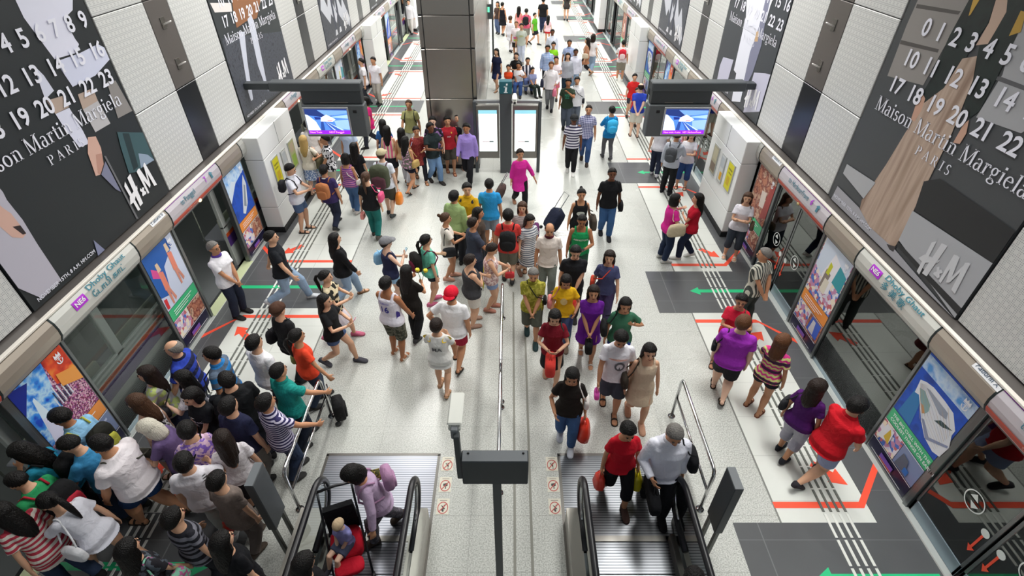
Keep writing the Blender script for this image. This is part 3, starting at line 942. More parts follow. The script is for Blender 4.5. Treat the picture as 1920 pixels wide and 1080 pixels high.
def door_header(side, d, dest, num, label):
    o = fascia(side, d - 0.95, d + 0.95, HEADP, 'door_header')
    tag(o, label, 'sign', 'door headers with purple stripe')
    yl = d - 0.95 if side == 'L' else d + 0.95
    fn = fas_fn(side, yl); fn2 = fas_fn(side, yl, 0.009)
    b = MB(); quad_on(b, fn, 0.02, 1.88, 0.82, 0.99, PURP_D); b.build('purple_stripe', o, facing=FC[side])
    b = MB(); quad_on(b, fn, 0.02, 1.88, 0.06, 0.26, REDST); b.build('red_stripe', o, facing=FC[side])
    b = MB()
    put_fas_text(b, 'North East Line', fn2, 0.62, 0.86, 0.045, INKW, 0.02)
    put_fas_text(b, 'to ' + dest, fn2, 0.40, 0.50, 0.085, mat('#4a7f90', 0.5), 0.01)
    put_fas_text(b, num, fn2, 1.30, 0.50, 0.10, PURPLE, 0.03)
    put_fas_text(b, 'DO NOT RUSH', fn2, 0.55, 0.12, 0.045, mat('#e9b7a8', 0.5), 0.01)
    ar = [(0, .45), (.06, .45), (.06, .62), (.10, .62), (.03, .74), (-.04, .62), (0, .62)]
    b.poly([fn2(1.52 + p[0], p[1]) for p in ar], mat('#4a7f90', 0.5))
    b.build('lettering', o, facing=FC[side])
    b = MB(); b.ball(fn(0.95, 0.10), 0.035, mat('#ffd9a0', 0.4, emit=2.5) if side == 'L' else mat('#d8c68a', 0.3), 8); b.build('door_lamp', o)
ORD = ['nearest', 'second', 'third', 'fourth', 'fifth', 'sixth', 'seventh', 'eighth', 'ninth', 'tenth', 'eleventh']
for side in ('L', 'R'):
    DD = DR if side == 'R' else DL
    word = 'right' if side == 'R' else 'left'
    for i, d in enumerate(DD):
        if d > 45: continue
        if d > 0:
            door_header(side, d, 'Punggol' if side == 'L' else 'HarbourFront', '7' if side == 'L' else '6', 'curved door header with purple and red stripes, %s along the %s platform edge' % (ORD[i - 1], word))
        mid = d + 2.85
        for (a_, b_) in ((d + 0.95, mid - 0.9), (mid + 0.9, d + 5.7 - 0.95)):
            struct(fascia(side, a_, b_, FASCIA, 'trim_%d' % (20 + i * 4 + (0 if a_ < mid else 1) + (200 if side == 'R' else 0))))
        hit = [c_ for c_ in COLS[side] if c_[0] < mid + .9 and c_[1] > mid - .9]
        if hit or d < 0:
            struct(fascia(side, mid - .9, mid + .9, FASCIA_L, 'trim_%d' % (22 + i * 4 + (200 if side == 'R' else 0))))
        else:
            loc = 'nearest' if i == 1 else ('second' if i == 3 else 'far')
            station_sign(side, mid, '\u0bc7\u0b9f\u0bbe\u0baa\u0bbf \u0b95\u0bbe\u0b9f\u0bcd' if side == 'L' else '\u591a \u7f8e \u6b4c',
                         'curved station name sign reading NE6 Dhoby Ghaut, %s on the %s, row place %d' % (loc, word, i))
# small platform plates
def plate(side, y, txt, label):
    fn = fas_fn(side, y - .16 if side == 'L' else y + .16, 0.003)
    b = MB(); quad_on(b, fn, 0, .40, .66, .93, mat('#e9ebee', 0.4))
    fn2 = fas_fn(side, y - .16 if side == 'L' else y + .16, 0.009)
    put_fas_text(b, txt, fn2, .03, .74, .06, mat('#2d4a66', 0.5), 0.01, fit=.33)
    tag(b.build('platform_plate', facing=FC[side]), label, 'sign', 'platform letter plates')
plate('R', 4.02, 'Platform A', 'small white Platform A plate on right fascia beside nearest door header')
plate('R', 9.82, 'Platform A', 'small white Platform A plate on right fascia by the near column')
plate('L', 7.42, 'Platform B', 'small white Platform B plate on left fascia beside the open door')

# ------------------------------------------------------------------ advertising panels between the doors
def crown(mb, fn, a, b, s, mt):
    """white crown over an anchor"""
    P_ = [[(-.5, .35), (-.42, .95), (-.18, .6), (0, 1.0), (.18, .6), (.42, .95), (.5, .35)], [(-.46, .2), (.46, .2), (.46, .3), (-.46, .3)],
          [(-.06, -.55), (.06, -.55), (.06, .2), (-.06, .2)], [(-.25, -.02), (.25, -.02), (.25, .08), (-.25, .08)]]
    for p in P_: mb.poly([fn(a + x * s, b + y * s) for x, y in p], mt)
    for p in _arc(0, -.22, .38, .36, 180, 360, .13, .13, 12): mb.poly([fn(a + x * s, b + y * s) for x, y in p], mt)
    for sg in (-1, 1): mb.poly([fn(a + x * s, b + y * s) for x, y in [(sg * .3, -.2), (sg * .48, -.28), (sg * .44, -.02)]], mt)
CROWD = noise_mat('crowd', ['#8f3f86', '#c46a9d', '#5a2b57', '#d8a2b8', '#7a2f4d', '#e3c5cf', '#40285a'], 60, vor=True)
PARTY = noise_mat('party', ['#d9d3e3', '#c96a72', '#4f74c8', '#f3e7d2', '#c98fb4', '#e8e4ee', '#3f9db0'], 15, vor=True)
STAGE = noise_mat('stage', ['#9c5a45', '#c98a6d', '#7b2f2f', '#e3bda0', '#5c4440'], 7, 5)
SEA = noise_mat('sea', ['#123f9e', '#1b55c8', '#1a4db4'], 5)
SKYP = noise_mat('skyp', ['#5aa0e6', '#cfe4fa', '#8fc2f2'], 6)
FOUNT = noise_mat('fount', ['#0f2fae', '#2f86e6', '#bfe4fb', '#3f9af0', '#1a4cc8'], 5, 4); SUNSET = noise_mat('sunset', ['#b8241c', '#e8502a', '#f59a3c', '#f8cf6a'], 4, 3)
NAVYP = mat('#16123a', 0.3); GREENB = mat('#3fbf82', 0.3); ORB = mat('#f0953f', 0.3)
SHIP_U = (-0.776303, 0.000973, 0.00082)
SHIP_V = (0.565051, 0.00056, -0.000457)
def advert(side, ya, yb, theme, label):
    sg = 1 if side == 'R' else -1
    x = (XR if sg > 0 else XL) + sg * 0.012
    ya += 0.05; yb -= 0.05
    W = yb - ya; Z0, Z1 = 0.05, 1.99
    lay = [0.0]
    def fn(a, b):
        return (x - sg * (0.004 + lay[0]), (yb - a * W) if sg > 0 else (ya + a * W), Z0 + b * (Z1 - Z0))
    root = empty('advert_panel', ((x + sg * 0.02), (ya + yb) / 2, 0), 0, label, 'poster', 'advertising panels between the platform doors')
    off = Vector(root.location)
    fr = MB()
    fr.rbox((min(x, x + sg * .05), ya - 0.05, 0.0), (max(x, x + sg * .05), yb + 0.05, 2.02), FRAME, 0.004)
    o = fr.build('frame', root); o.location = -off
    mb = MB()
    def R(a0, b0, a1, b1, mt): mb.poly([fn(a0, b0), fn(a1, b0), fn(a1, b1), fn(a0, b1)], mt)
    def P(pts, mt): lay[0] += 0.0003; mb.poly([fn(*p) for p in pts], mat(mt, 0.35) if isinstance(mt, str) else mt)
    band = ORB if theme in ('party', 'arena', 'ice') else GREENB
    top = {'ship': SEA, 'ice': SEA, 'party': PARTY, 'arena': CROWD, 'stage': STAGE, 'dance': mat('#cfd8ee', 0.35)}[theme]
    R(0, 0, 1, 1, NAVYP)
    lay[0] = 0.001
    R(0, .45, 1, 1, top); R(0, .33, 1, .445, band)
    R(0, .13, .5, .325, PARTY if theme != 'arena' else mat('#2f3bb8', 0.3)); R(.51, .13, 1, .325, STAGE if theme not in ('arena', 'ship') else mat('#7f8fb8', 0.3))
    lay[0] = 0.002
    if theme == 'ship':
        P([(0, .87), (1, .87), (1, .985), (0, .985)], SKYP)
        P([(.10, .46), (.40, .46), (.34, .62), (.22, .78), (.14, .8)], '#1d78b8')
        H_ = [(4.635, 1.582), (4.545, 1.631), (4.427, 1.662), (4.202, 1.656), (4.04, 1.636), (3.892, 1.486), (3.89, 1.401), (3.819, 1.248), (3.838, 1.036), (3.944, 0.994), (4.134, 1.031), (4.294, 1.154), (4.533, 1.402), (4.6, 1.377)]
        def toab(p): return ((4.73 - p[0]) / 0.87, (p[1] - Z0) / (Z1 - Z0))
        P([toab(p) for p in H_], '#e3e7ee')
        for sub, col in (([(4.581, 1.487), (4.494, 1.518), (4.325, 1.439), (4.294, 1.353), (4.319, 1.269), (4.456, 1.351)], '#8fb5b4'), ([(4.449, 1.342), (4.399, 1.349), (4.321, 1.284), (4.354, 1.243)], '#cf9a63'),
                         ([(4.17, 1.331), (4.102, 1.42), (3.915, 1.455), (4.031, 1.371)], '#2c4a4c'), ([(4.503, 1.576), (4.444, 1.592), (4.089, 1.575), (4.058, 1.493), (4.167, 1.46)], '#9aa3b4'),
                         ([(4.318, 1.197), (4.276, 1.214), (4.09, 1.091), (3.841, 1.254), (3.832, 1.222), (4.111, 1.024)], '#8d97b8')):
            P([toab(p) for p in sub], col)
        for q_ in range(11):
            t_ = .08 + .84 * q_ / 10
            a_ = (645 + 120 * t_, 345 + 40 * t_); e_ = (790 + 215 * t_, 1120 - 190 * t_)
            m_ = ((a_[0] + e_[0]) / 2 + (t_ - .5) * 240, (a_[1] + e_[1]) / 2 - (t_ - .5) * 60)
            L_ = [a_, m_, e_]
            pts_ = [(SHIP_U[0] + SHIP_U[1] * u_ + SHIP_U[2] * v_, SHIP_V[0] + SHIP_V[1] * u_ + SHIP_V[2] * v_) for u_, v_ in L_]
            for i_ in (0, 1):
                (x0_, y0_), (x1_, y1_) = pts_[i_], pts_[i_ + 1]
                P([(x0_ - .004, y0_), (x1_ - .004, y1_), (x1_ + .004, y1_), (x0_ + .004, y0_)], '#98a2b8' if q_ % 2 else '#b9a58c')
        P([(.05, .15), (.3, .2), (.28, .31), (.1, .31)], '#e6e8ee'); P([(.16, .2), (.3, .18), (.26, .27), (.2, .3)], '#d8b53a'); P([(.56, .14), (.8, .16), (.74, .26), (.6, .27)], '#5d6273'); P([(.74, .15), (.84, .15), (.84, .2), (.74, .2)], '#2a6fc0')
    elif theme == 'ice':
        P([(0, .8), (1, .9), (1, 1), (0, 1)], SKYP); P([(0, .7), (.5, .86), (.3, .9), (0, .8)], '#d8e6f5')
        P([(.35, .5), (.75, .78), (.9, .86), (.92, .74), (.7, .55), (.45, .47)], '#dfe5ec'); P([(.5, .56), (.8, .76), (.85, .74), (.6, .53)], '#8b98a8')
    elif theme == 'party':
        P([(.02, .72), (.5, .66), (.98, .8), (.98, 1), (.02, 1)], '#d6e2f2'); P([(.5, .55), (.7, .6), (.72, .9), (.45, .95), (.3, .7)], '#f0eef4')
        P([(.36, .6), (.52, .58), (.56, .76), (.38, .78)], '#8d7f78'); P([(.42, .56), (.6, .56), (.6, .7), (.44, .7)], '#e7e0cf'); P([(.4, .74), (.5, .74), (.52, .84), (.42, .86)], '#cfd32f')
        P([(.66, .72), (.98, .7), (.98, .86), (.7, .9)], '#3fa0ac')
        P([(.55, .15), (.95, .15), (.95, .31), (.6, .31)], '#2f62cf'); P([(.62, .16), (.8, .16), (.76, .29), (.66, .29)], '#d9dbe2')
    elif theme == 'arena':
        P([(0, .5), (.45, .47), (.5, .72), (.62, 1), (0, 1)], FOUNT); P([(0, .8), (.3, .97), (.1, 1), (0, 1)], '#1b2d8f'); P([(.1, .6), (.2, .85), (.24, .86), (.3, .62)], '#dff0fc')
        P([(.05, .46), (.4, .46), (.35, .66), (.15, .7)], '#dcdcf2'); P([(.62, .8), (1, .72), (1, 1), (.62, 1)], SUNSET)
        for q_ in range(9): P([(.44 + q_ * .035, .66), (.46 + q_ * .035, .66), (.46 + q_ * .035, .74 + .02 * ((q_ * 7) % 5)), (.44 + q_ * .035, .74 + .02 * ((q_ * 7) % 5))], '#33405f' if q_ % 2 else '#dfe6f2'); P([(.66, .76), (1, .68), (1, .8), (.68, .86)], '#f0a04a')
        P([(.62, .16), (.72, .16), (.74, .3), (.6, .28)], '#c9d4f2'); P([(.5, .25), (.9, .27), (.9, .29), (.5, .27)], '#c9d4f2')
    elif theme == 'stage':
        P([(.5, .6), (.75, .62), (.7, .8), (.45, .78)], '#e3d3c8'); P([(.7, .5), (1, .55), (1, .95), (.8, .9)], '#a8342f')
    elif theme == 'dance':
        P([(0, .6), (.3, .55), (.45, .8), (.9, .9), (.8, 1), (0, 1)], '#2a62b4'); P([(.05, .8), (.3, .72), (.34, .78), (.1, .88)], '#e0559a')
        for q in ((.28, .0), (.72, .08)):
            P([(q[0] - .08, .62 + q[1]), (q[0] + .06, .60 + q[1]), (q[0] + .08, .78 + q[1]), (q[0] - .05, .8 + q[1])], '#e98a72')
            P([(q[0] - .05, .8 + q[1]), (q[0] + .06, .8 + q[1]), (q[0] + .04, .88 + q[1]), (q[0] - .04, .88 + q[1])], '#e6c9a8'); P([(q[0] - .05, .46 + q[1]), (q[0], .46 + q[1]), (q[0] + .02, .62 + q[1]), (q[0] - .06, .62 + q[1])], '#d9907c'); P([(q[0] + .06, .47 + q[1]), (q[0] + .12, .49 + q[1]), (q[0] + .05, .62 + q[1]), (q[0], .62 + q[1])], '#d9907c')
        P([(.02, .47), (.1, .46), (.12, .56), (.03, .57)], '#d6333a')
    lay[0] = 0.0125
    wt = mat('#f4f5fa', 0.4)
    lay[0] = 0.013
    def fm(a, b): return fn(a, b)
    crown(mb, lambda a, b: fn(a / W, b / (Z1 - Z0)), .86 * W, .925 * (Z1 - Z0), .055 * (Z1 - Z0), wt)
    if theme == 'ship':
        put_text(mb, 'THE BIG CHILL WITH THE', lambda a, b: fn(a / W, b / (Z1 - Z0)), .07, .40 * (Z1 - Z0), .05, wt, .02)
        put_text(mb, 'COOLEST THINGS ON EARTH', lambda a, b: fn(a / W, b / (Z1 - Z0)), .07, .36 * (Z1 - Z0), .05, wt, .02)
    else:
        for r_ in range(3):
            R(.12, .405 - r_ * .022, .12 + (.7, .62, .5)[r_], .412 - r_ * .022, wt)
    R(.3, .045, .62, .085, mat('#7a54b8', 0.3)); R(.3, .038, .62, .045, mat('#d9703f', 0.3)); R(.1, .025, .9, .03, wt)
    R(.0, .325, 1, .33, wt); R(.0, .125, 1, .13, wt)
    o = mb.build('printed_sheet', root, facing=FC[side]); o.location = -off
THEME = {('R', 1, 1): ('stage', 'lit advert panel with stage singers at foot of the near right column'), ('R', 1, 0): ('party', 'advert panel with orange band and party crowd between right window and open view'),
         ('R', 0, 0): ('ship', 'advert panel with white cruise ship on blue sea, nearest on right')}
for side in ('L', 'R'):
    DD = DR if side == 'R' else DL
    word = 'right' if side == 'R' else 'left'
    seq = ['ship', 'party', 'stage', 'ice', 'dance', 'arena'] if side == 'R' else ['arena', 'dance', 'ice', 'ship', 'stage', 'party']
    n_ = 0
    for i, d in enumerate(DD):
        if d > 30: continue
        for (ya, yb) in ((d - 1.95, d - 0.98), (d + 0.98, d + 1.95)):
            if yb < 2.0: continue
            th = seq[n_ % 6]
            if ya < 3 and side == 'R': th = 'arena'; 
            elif ya < 3: th = 'stage'
            else: n_ += 1
            desc = {'ship': 'white cruise ship and green band', 'party': 'party crowd and orange band', 'stage': 'stage singers and green band', 'ice': 'ship under blue sky and orange band', 'dance': 'two dancers in orange and green band', 'arena': 'arena crowd and orange band'}[th]
            advert(side, ya, yb, th, 'advert panel with %s, %s on the %s' % (desc, 'beside the camera' if ya < 3 else ORD[n_ - 1], word))

# ------------------------------------------------------------------ train at the left platform
TRW = mat('#c6cbc8', 0.4, 0.1); TRI = mat('#9ba19f', 0.5); TRD = mat('#24292b', 0.5)
train = empty('train', (XL - 1.6, 5.0, 0), 0, 'metro train with orange and purple stripes standing at the left platform', 'train')
def tpart(mb, name, parent=train):
    o = mb.build(name, parent)
    if parent is train: o.location = -Vector(train.location)
    return o
xt = XL - 0.26
b = MB(); bo = MB(); bp = MB(); bs = MB()
for d in DL:
    ya, yb = d + 0.85, d + 4.85
    b.rbox((xt - 0.08, ya, -0.1), (xt, yb, 0.95), TRW, 0.01)
    b.rbox((xt - 0.08, ya, 1.80), (xt, yb, 2.3), TRW, 0.01)
    for q in (ya, ya + 1.92, yb - 0.16):
        b.rbox((xt - 0.08, q, 0.9), (xt, q + 0.16, 1.85), TRW, 0.01)
    bo.box((xt, ya, 0.70), (xt + 0.004, yb, 0.78), mat('#d85a28', 0.4)); bp.box((xt, ya, 0.46), (xt + 0.004, yb, 0.70), mat('#5a3a86', 0.4))
tpart(b, 'side_wall'); tpart(bo, 'orange_stripe'); tpart(bp, 'purple_stripe')
for i, d in enumerate(DL):
    if d > 30 or d < 2: continue
    for q in (d + 1.01, d + 2.93):
        g_ = MB(); g_.add([(xt - .03, q, .95), (xt - .03, q + 1.76, .95), (xt - .03, q + 1.76, 1.8), (xt - .03, q, 1.8)], [(0, 1, 2, 3)], glass_mat((.5, .56, .54), .35)); tpart(g_, 'window_pane')
        s_ = MB(); s_.rbox((xt - .75, q + .1, 0.42), (xt - .25, q + 1.6, 0.48), mat('#8d8f99', .5), .02); s_.rbox((xt - .27, q + .1, 0.45), (xt - .2, q + 1.6, 0.98), mat('#d9d6c4', .5), .02); tpart(s_, 'seat')
b = MB(); b.box((-8.9, Y0, -0.15), (xt, 40, -0.04), mat('#5b5f60', .6)); tpart(b, 'car_floor')
b = MB(); b.box((-9.0, Y0, -0.1), (-8.9, 40, 2.3), TRI); b.box((-9.0, Y0, 2.28), (xt, 40, 2.34), TRI); tpart(b, 'car_shell')
b = MB()
for d in DL:
    if d > 25: continue
    b.tube([(xt - .9, d - .25, -.04), (xt - .9, d - .25, 2.28)], .018, mat('#c9cdc4', .25, .8), 8)
    b.tube([(xt - .55, d + .9, .3), (xt - .55, d + .9, 1.9)], .016, mat('#c9cdc4', .25, .8), 8)
tpart(b, 'grab_pole')
b = MB()
for k in range(8): b.box((-7.9, 2.0 + k * 5.7, 2.255), (-7.7, 5.2 + k * 5.7, 2.28), mat('#f4f6ee', .5, emit=4.0))
tpart(b, 'ceiling_lamp')

# ------------------------------------------------------------------ overhead train displays
def put_plane_text(mb, s, x0, y, z0, size, mt, bold=.02, fit=None, sgn=1):
    v, f = text_geo(s, bold)
    if not v: return
    xm = min(p[0] for p in v); w_ = max(p[0] for p in v) - xm
    sx = fit / (w_ * size) if fit else 1
    mb.add([(x0 + (x - xm) * size * sx, y, z0 + yy * size) for x, yy in v], f, mt)
def display(side, label):
    s_ = 1 if side == 'R' else -1
    yf = 12.0
    X = lambda a: s_ * a
    def bx(mb, xa, xb, ya, yb, za, zb, mt, bev=.01): mb.rbox((min(X(xa), X(xb)), ya, za), (max(X(xa), X(xb)), yb, zb), mt, bev)
    inn = 3.19 if side == 'R' else 3.40
    out = 5.32 if side == 'R' else 5.48
    t = empty('hanging_display', (X((inn + out) / 2), yf + .15, 2.0), 0, label, 'screen', 'train time displays over the platform')
    off = -Vector(t.location)
    def part(mb, name, par=t):
        o = mb.build(name, par)
        if par is t: o.location = off
        return o
    b = MB(); bx(b, inn, out, yf, yf + .30, 3.02, 3.22, DGREY, .02); part(b, 'beam')
    b = MB(); bx(b, out - .02, 5.55 if side == 'R' else 6.05, yf + .05, yf + .25, 3.05, 3.19, DGREY2, .01); part(b, 'wall_bracket')
    b = MB(); bx(b, inn + .03, inn + 1.40, yf + .03, yf + .27, 2.74, 3.03, DGREY2, .01); b.box((min(X(inn + .35), X(inn + 1.0)), yf + .024, 2.765), (max(X(inn + .35), X(inn + 1.0)), yf + .03, 2.785), STEEL); part(b, 'hanger_box')
    b = MB(); bx(b, inn, inn + 1.44, yf - .02, yf + .30, 1.98, 2.73, mat('#53585b', .45), .02)
    case = part(b, 'display_case')
    ta, tb = inn + .36, inn + 1.42
    b = MB(); bx(b, ta, tb, yf - .045, yf - .02, 2.02, 2.69, mat('#b9bcc0', .35, .5), .012); part(b, 'bezel')
    b = MB(); xa, xb = sorted((X(ta + .04), X(tb - .04)))
    sm = lambda c_: mat(c_, .3, emit=.85)
    fq = lambda u, v, k_: (xa + u * (xb - xa), yf - .047 - k_ * .0004, 2.15 + v * .5)
    def pic(pts, c_, k_): b.add([fq(u, v, k_) for u, v in pts], [list(range(len(pts)))], sm(c_))
    pic([(0, 0), (1, 0), (1, 1), (0, 1)], '#4f7fd8', 0)
    pic([(0, .72), (.5, .6), (1, .9), (1, 1), (0, 1)], '#22346f', 1); pic([(.3, .95), (.5, .66), (1, .8), (1, .93)], '#6f9be6', 2); pic([(.55, .62), (1, .55), (1, .74)], '#9cc0f4', 2)
    pic([(0, 0), (.30, 0), (.22, .42), (.06, .72), (0, .75)], '#dcebfb', 2); pic([(.22, .5), (.36, .52), (.34, .62), (.20, .64)], '#1f2f7a', 3)
    pic([(.3, 0), (.40, 0), (.40, .40), (.34, .44)], '#2a4690', 3); pic([(.55, 0), (.85, 0), (.45, .42), (.42, .42)], '#3a5bb0', 3); pic([(.62, 0), (.66, 0), (.44, .42)], '#c4d8f4', 4); pic([(.8, 0), (.86, 0), (.46, .42)], '#c4d8f4', 4)
    pic([(.34, .42), (.62, .40), (.70, .52), (.5, .74), (.36, .60)], '#eef5ff', 5); pic([(.5, .44), (.62, .44), (.62, .47), (.5, .47)], '#e0506a', 6); pic([(.7, .1), (1, .02), (1, .5), (.66, .46)], '#8fb4ee', 4)
    b.add([(xa, yf - .0475, 2.06), (xb, yf - .0475, 2.06), (xb, yf - .0475, 2.15), (xa, yf - .0475, 2.15)], [(0, 1, 2, 3)], mat('#8a1fd6', .3, emit=.9))
    part(b, 'screen')
    b = MB(); ink = mat('#ff9ad8', .4, emit=1.0)
    if side == 'L':
        put_plane_text(b, 'Next Train', xa + .03, yf - .049, 2.08, .045, ink); put_plane_text(b, 'NE17 Punggol', xa + .48, yf - .049, 2.08, .045, ink)
    else:
        put_plane_text(b, 'Next train: 4 mins', xa + .03, yf - .049, 2.08, .045, ink, fit=.4); put_plane_text(b, 'NE1 HarbourFront', xa + .48, yf - .049, 2.08, .045, ink, fit=.44)
    part(b, 'screen_text')
    b = MB(); c_ = X(inn + .22); b.box((c_ - .04, yf - .03, 2.55), (c_ + .04, yf - .02, 2.61), BLACK); part(b, 'sensor')
display('L', 'dark overhead train display on the left, screen reading NE17 Punggol')
display('R', 'dark overhead train display on the right, screen reading NE1 HarbourFront')

# ------------------------------------------------------------------ information stand in front of the core
t = empty('information_stand', (-.12, 14.3, 0), 0, 'grey information stand with two lit map boards and a teal i sign', 'sign')
def ipart(mb, name, par=t):
    o = mb.build(name, par)
    if par is t: o.location = -Vector(t.location)
    return o
b = MB(); b.rbox((-.31, 14.18, 0), (.02, 14.42, 2.30), DGREY, .01); ipart(b, 'pillar')
b = MB(); b.rbox((-.315, 14.175, 2.30), (.025, 14.425, 2.62), mat('#1c5a66', .4), .01); hd = ipart(b, 'sign_head')
b = MB(); wt = mat('#e8eef0', .4)
for p in ([(-.17, 2.34), (-.12, 2.34), (-.10, 2.49), (-.15, 2.49)], [(-.19, 2.33), (-.09, 2.33), (-.09, 2.35), (-.19, 2.35)], [(-.19, 2.475), (-.1, 2.475), (-.1, 2.495), (-.19, 2.495)], [(-.135, 2.52), (-.09, 2.52), (-.085, 2.57), (-.13, 2.57)]):
    b.poly([(x, 14.173, z) for x, z in p], wt)
b.build('letter_i', t).location = -Vector(t.location)
for x in (-1.0, .80):
    b = MB(); b.rbox((x - .045, 14.22, 0), (x + .045, 14.38, 2.08), DGREY, .008); ipart(b, 'leg')
for xa, xb in ((-1.0, -.3), (0, .8)):
    b = MB(); b.rbox((xa, 14.25, 2.02), (xb, 14.35, 2.10), mat('#8f9396', .3, .6), .008); ipart(b, 'top_rail')
LITE = mat('#eefbf7', .4, emit=1.15); LITG = mat('#cdeae2', .4, emit=1.0); LITT = mat('#7fb7c6', .4, emit=.8)
for xa, xb in ((-.93, -.36), (.075, .72)):
    b = MB(); b.rbox((xa - .03, 14.20, .46), (xb + .03, 14.32, 1.98), mat('#7d7a75', .3, .7), .01); lb = ipart(b, 'map_board')
    b = MB(); y = 14.195
    b.add([(xa + .03, y, .68), (xb - .03, y, .68), (xb - .03, y, 1.76), (xa + .03, y, 1.76)], [(0, 1, 2, 3)], LITE)
    b.add([(xa + .03, y, 1.76), (xb - .03, y, 1.76), (xb - .03, y, 1.86), (xa + .03, y, 1.86)], [(0, 1, 2, 3)], LITT)
    b.add([(xa + .10, y - .002, 1.0), (xb - .08, y - .002, 1.02), (xb - .1, y - .002, 1.55), (xa + .16, y - .002, 1.5)], [(0, 1, 2, 3)], LITG)
    b.add([(xa + .12, y - .003, .96), (xa + .32, y - .003, .96), (xa + .32, y - .003, .975), (xa + .12, y - .003, .975)], [(0, 1, 2, 3)], mat('#c98f9c', .4))
    b.add([(xa + .32, y - .003, .95), (xa + .44, y - .003, .95), (xa + .44, y - .003, .985), (xa + .32, y - .003, .985)], [(0, 1, 2, 3)], mat('#4d5a5c', .4))
    o = b.build('lit_map', lb)
def cctv(name, loc, rz, pitch, label, post=None, s=1.0):
    t_ = empty('security_camera', loc, rz, label, 'camera')
    b = MB()
    prof = [(-.17, .045), (-.16, .055), (.12, .058), (.16, .05)]
    rings = [[(r * s * math.cos(a) , y * s, r * s * math.sin(a) * .9 - y * s * pitch) for a in [2 * math.pi * k / 14 for k in range(14)]] for y, r in prof]
    b.loft(rings, mat('#e6e6de', .35)); b.build('housing', t_)
    b = MB(); b.rbox((-.065 * s, -.18 * s, .03 * s), (.065 * s, .2 * s, .065 * s), mat('#eeeee6', .35), .015); b.build('sun_shield', t_)
    b = MB(); b.ball((0, .16 * s, -.16 * s * pitch), .035 * s, BLACK, 8); b.build('lens', t_)
    if post:
        b = MB(); b.tube([(0, 0, -.05 * s)] + [tuple(Vector(p)) for p in post], .022 * s, DGREY, 8); b.build('bracket', t_)
    return t_
cctv('c', (.10, 14.02, 2.22), math.pi, .35, 'white security camera beside the teal i sign on information stand', [(0, -.12, -.12), (0, -.2, -.12)], 1.0)

# ------------------------------------------------------------------ sign boards near the escalators
t = empty('t_shaped_sign', (-.13, 2.70, 0), 0, 'dark grey T-shaped sign on a post between the two escalators', 'sign')
b = MB(); b.rbox((-.04, -.04, 0), (.04, .04, 2.40), DGREY, .006); b.build('post', t)
b = MB(); b.rbox((-.31, -.06, 2.375), (.285, .07, 2.72), DGREY2, .008); b.box((-.30, -.05, 2.72), (.275, .06, 2.724), mat('#6c7175', .45)); b.build('sign_box', t)
for x in (-.25, .24):
    b = MB(); b.ball((x, .03, 2.725), .012, BLACK, 6); b.build('screw', t)
t = empty('security_camera', (-.485, 2.92, 3.02), 0, 'white bullet security camera on a bracket beside the T-shaped sign', 'camera')
b = MB(); b.loft([[(r * math.cos(a), y, r * math.sin(a) * .8) for a in [2 * math.pi * k / 14 for k in range(14)]] for y, r in ((-.16, .04), (-.15, .055), (.16, .058), (.19, .045))], mat('#e3e5dd', .35)); b.build('housing', t)
b = MB(); b.rbox((-.065, -.15, .035), (.065, .21, .065), mat('#eceee6', .35), .015); b.build('sun_shield', t)
b = MB(); b.ball((0, .185, 0), .034, BLACK, 8); b.build('lens', t)
b = MB(); b.rbox((-.03, -.20, -.08), (.03, -.10, .04), mat('#7b8084', .4), .008); b.rbox((-.005, -.24, -.62), (.045, -.17, .0), DGREY, .006); b.build('bracket', t)
def floor_board(x, ya, yb, label):
    t_ = empty('board_sign', (x, (ya + yb) / 2, 0), 0, label, 'sign', 'tall board signs beside the escalators')
    h = (yb - ya) / 2
    b = MB(); b.rbox((-.05, -h, .66), (.05, h, 1.60), DGREY, .008); b.box((-.045, -h + .005, 1.60), (.045, h - .005, 1.604), mat('#6c7175', .45)); b.build('board', t_)
    for s_ in (-1, 1):
        b = MB(); b.rbox((-.025, s_ * (h - .03) - .022, 0), (.025, s_ * (h - .03) + .022, .67), mat('#5f625f', .4, .4), .005); b.build('leg', t_)
floor_board(2.45, 3.05, 3.33, 'tall grey board sign on two legs beside the right escalator')
floor_board(-2.83, 3.09, 3.39, 'tall grey board sign on two legs beside the left escalator')

# ------------------------------------------------------------------ railings
def railing(x, label, far=5.29, near=3.72):
    t_ = empty('railing', (x, (far + near) / 2, 0), 0, label, 'railing', 'steel railings by the escalators')
    o_ = Vector((x, (far + near) / 2, 0))
    L_ = lambda pts: [tuple(Vector(p) - o_) for p in pts]
    b = MB(); b.tube(L_([(x, far, .0), (x, far, .80), (x, far - .03, .86), (x, far - .09, .88), (x, near + .09, .88), (x, near + .03, .86), (x, near, .80), (x, near, .0)]), .024, CHROME, 12); b.build('top_rail', t_)
    b = MB(); b.tube(L_([(x, far, .45), (x, near, .45)]), .019, CHROME, 10); b.build('lower_rail', t_)
    for y in (far, near):
        b = MB(); b.tube(L_([(x, y, 0), (x, y, .012)]), .055, CHROME, 14); b.build('foot_plate', t_)
railing(2.57, 'steel tube railing to the right of the right escalator')
railing(-2.87, 'steel tube railing to the left of the left escalator, hands on it')
t = empty('railing', (-.16, 5.8, 0), 0, 'long steel handrail on the platform centre line between the escalators', 'railing', 'steel railings by the escalators')
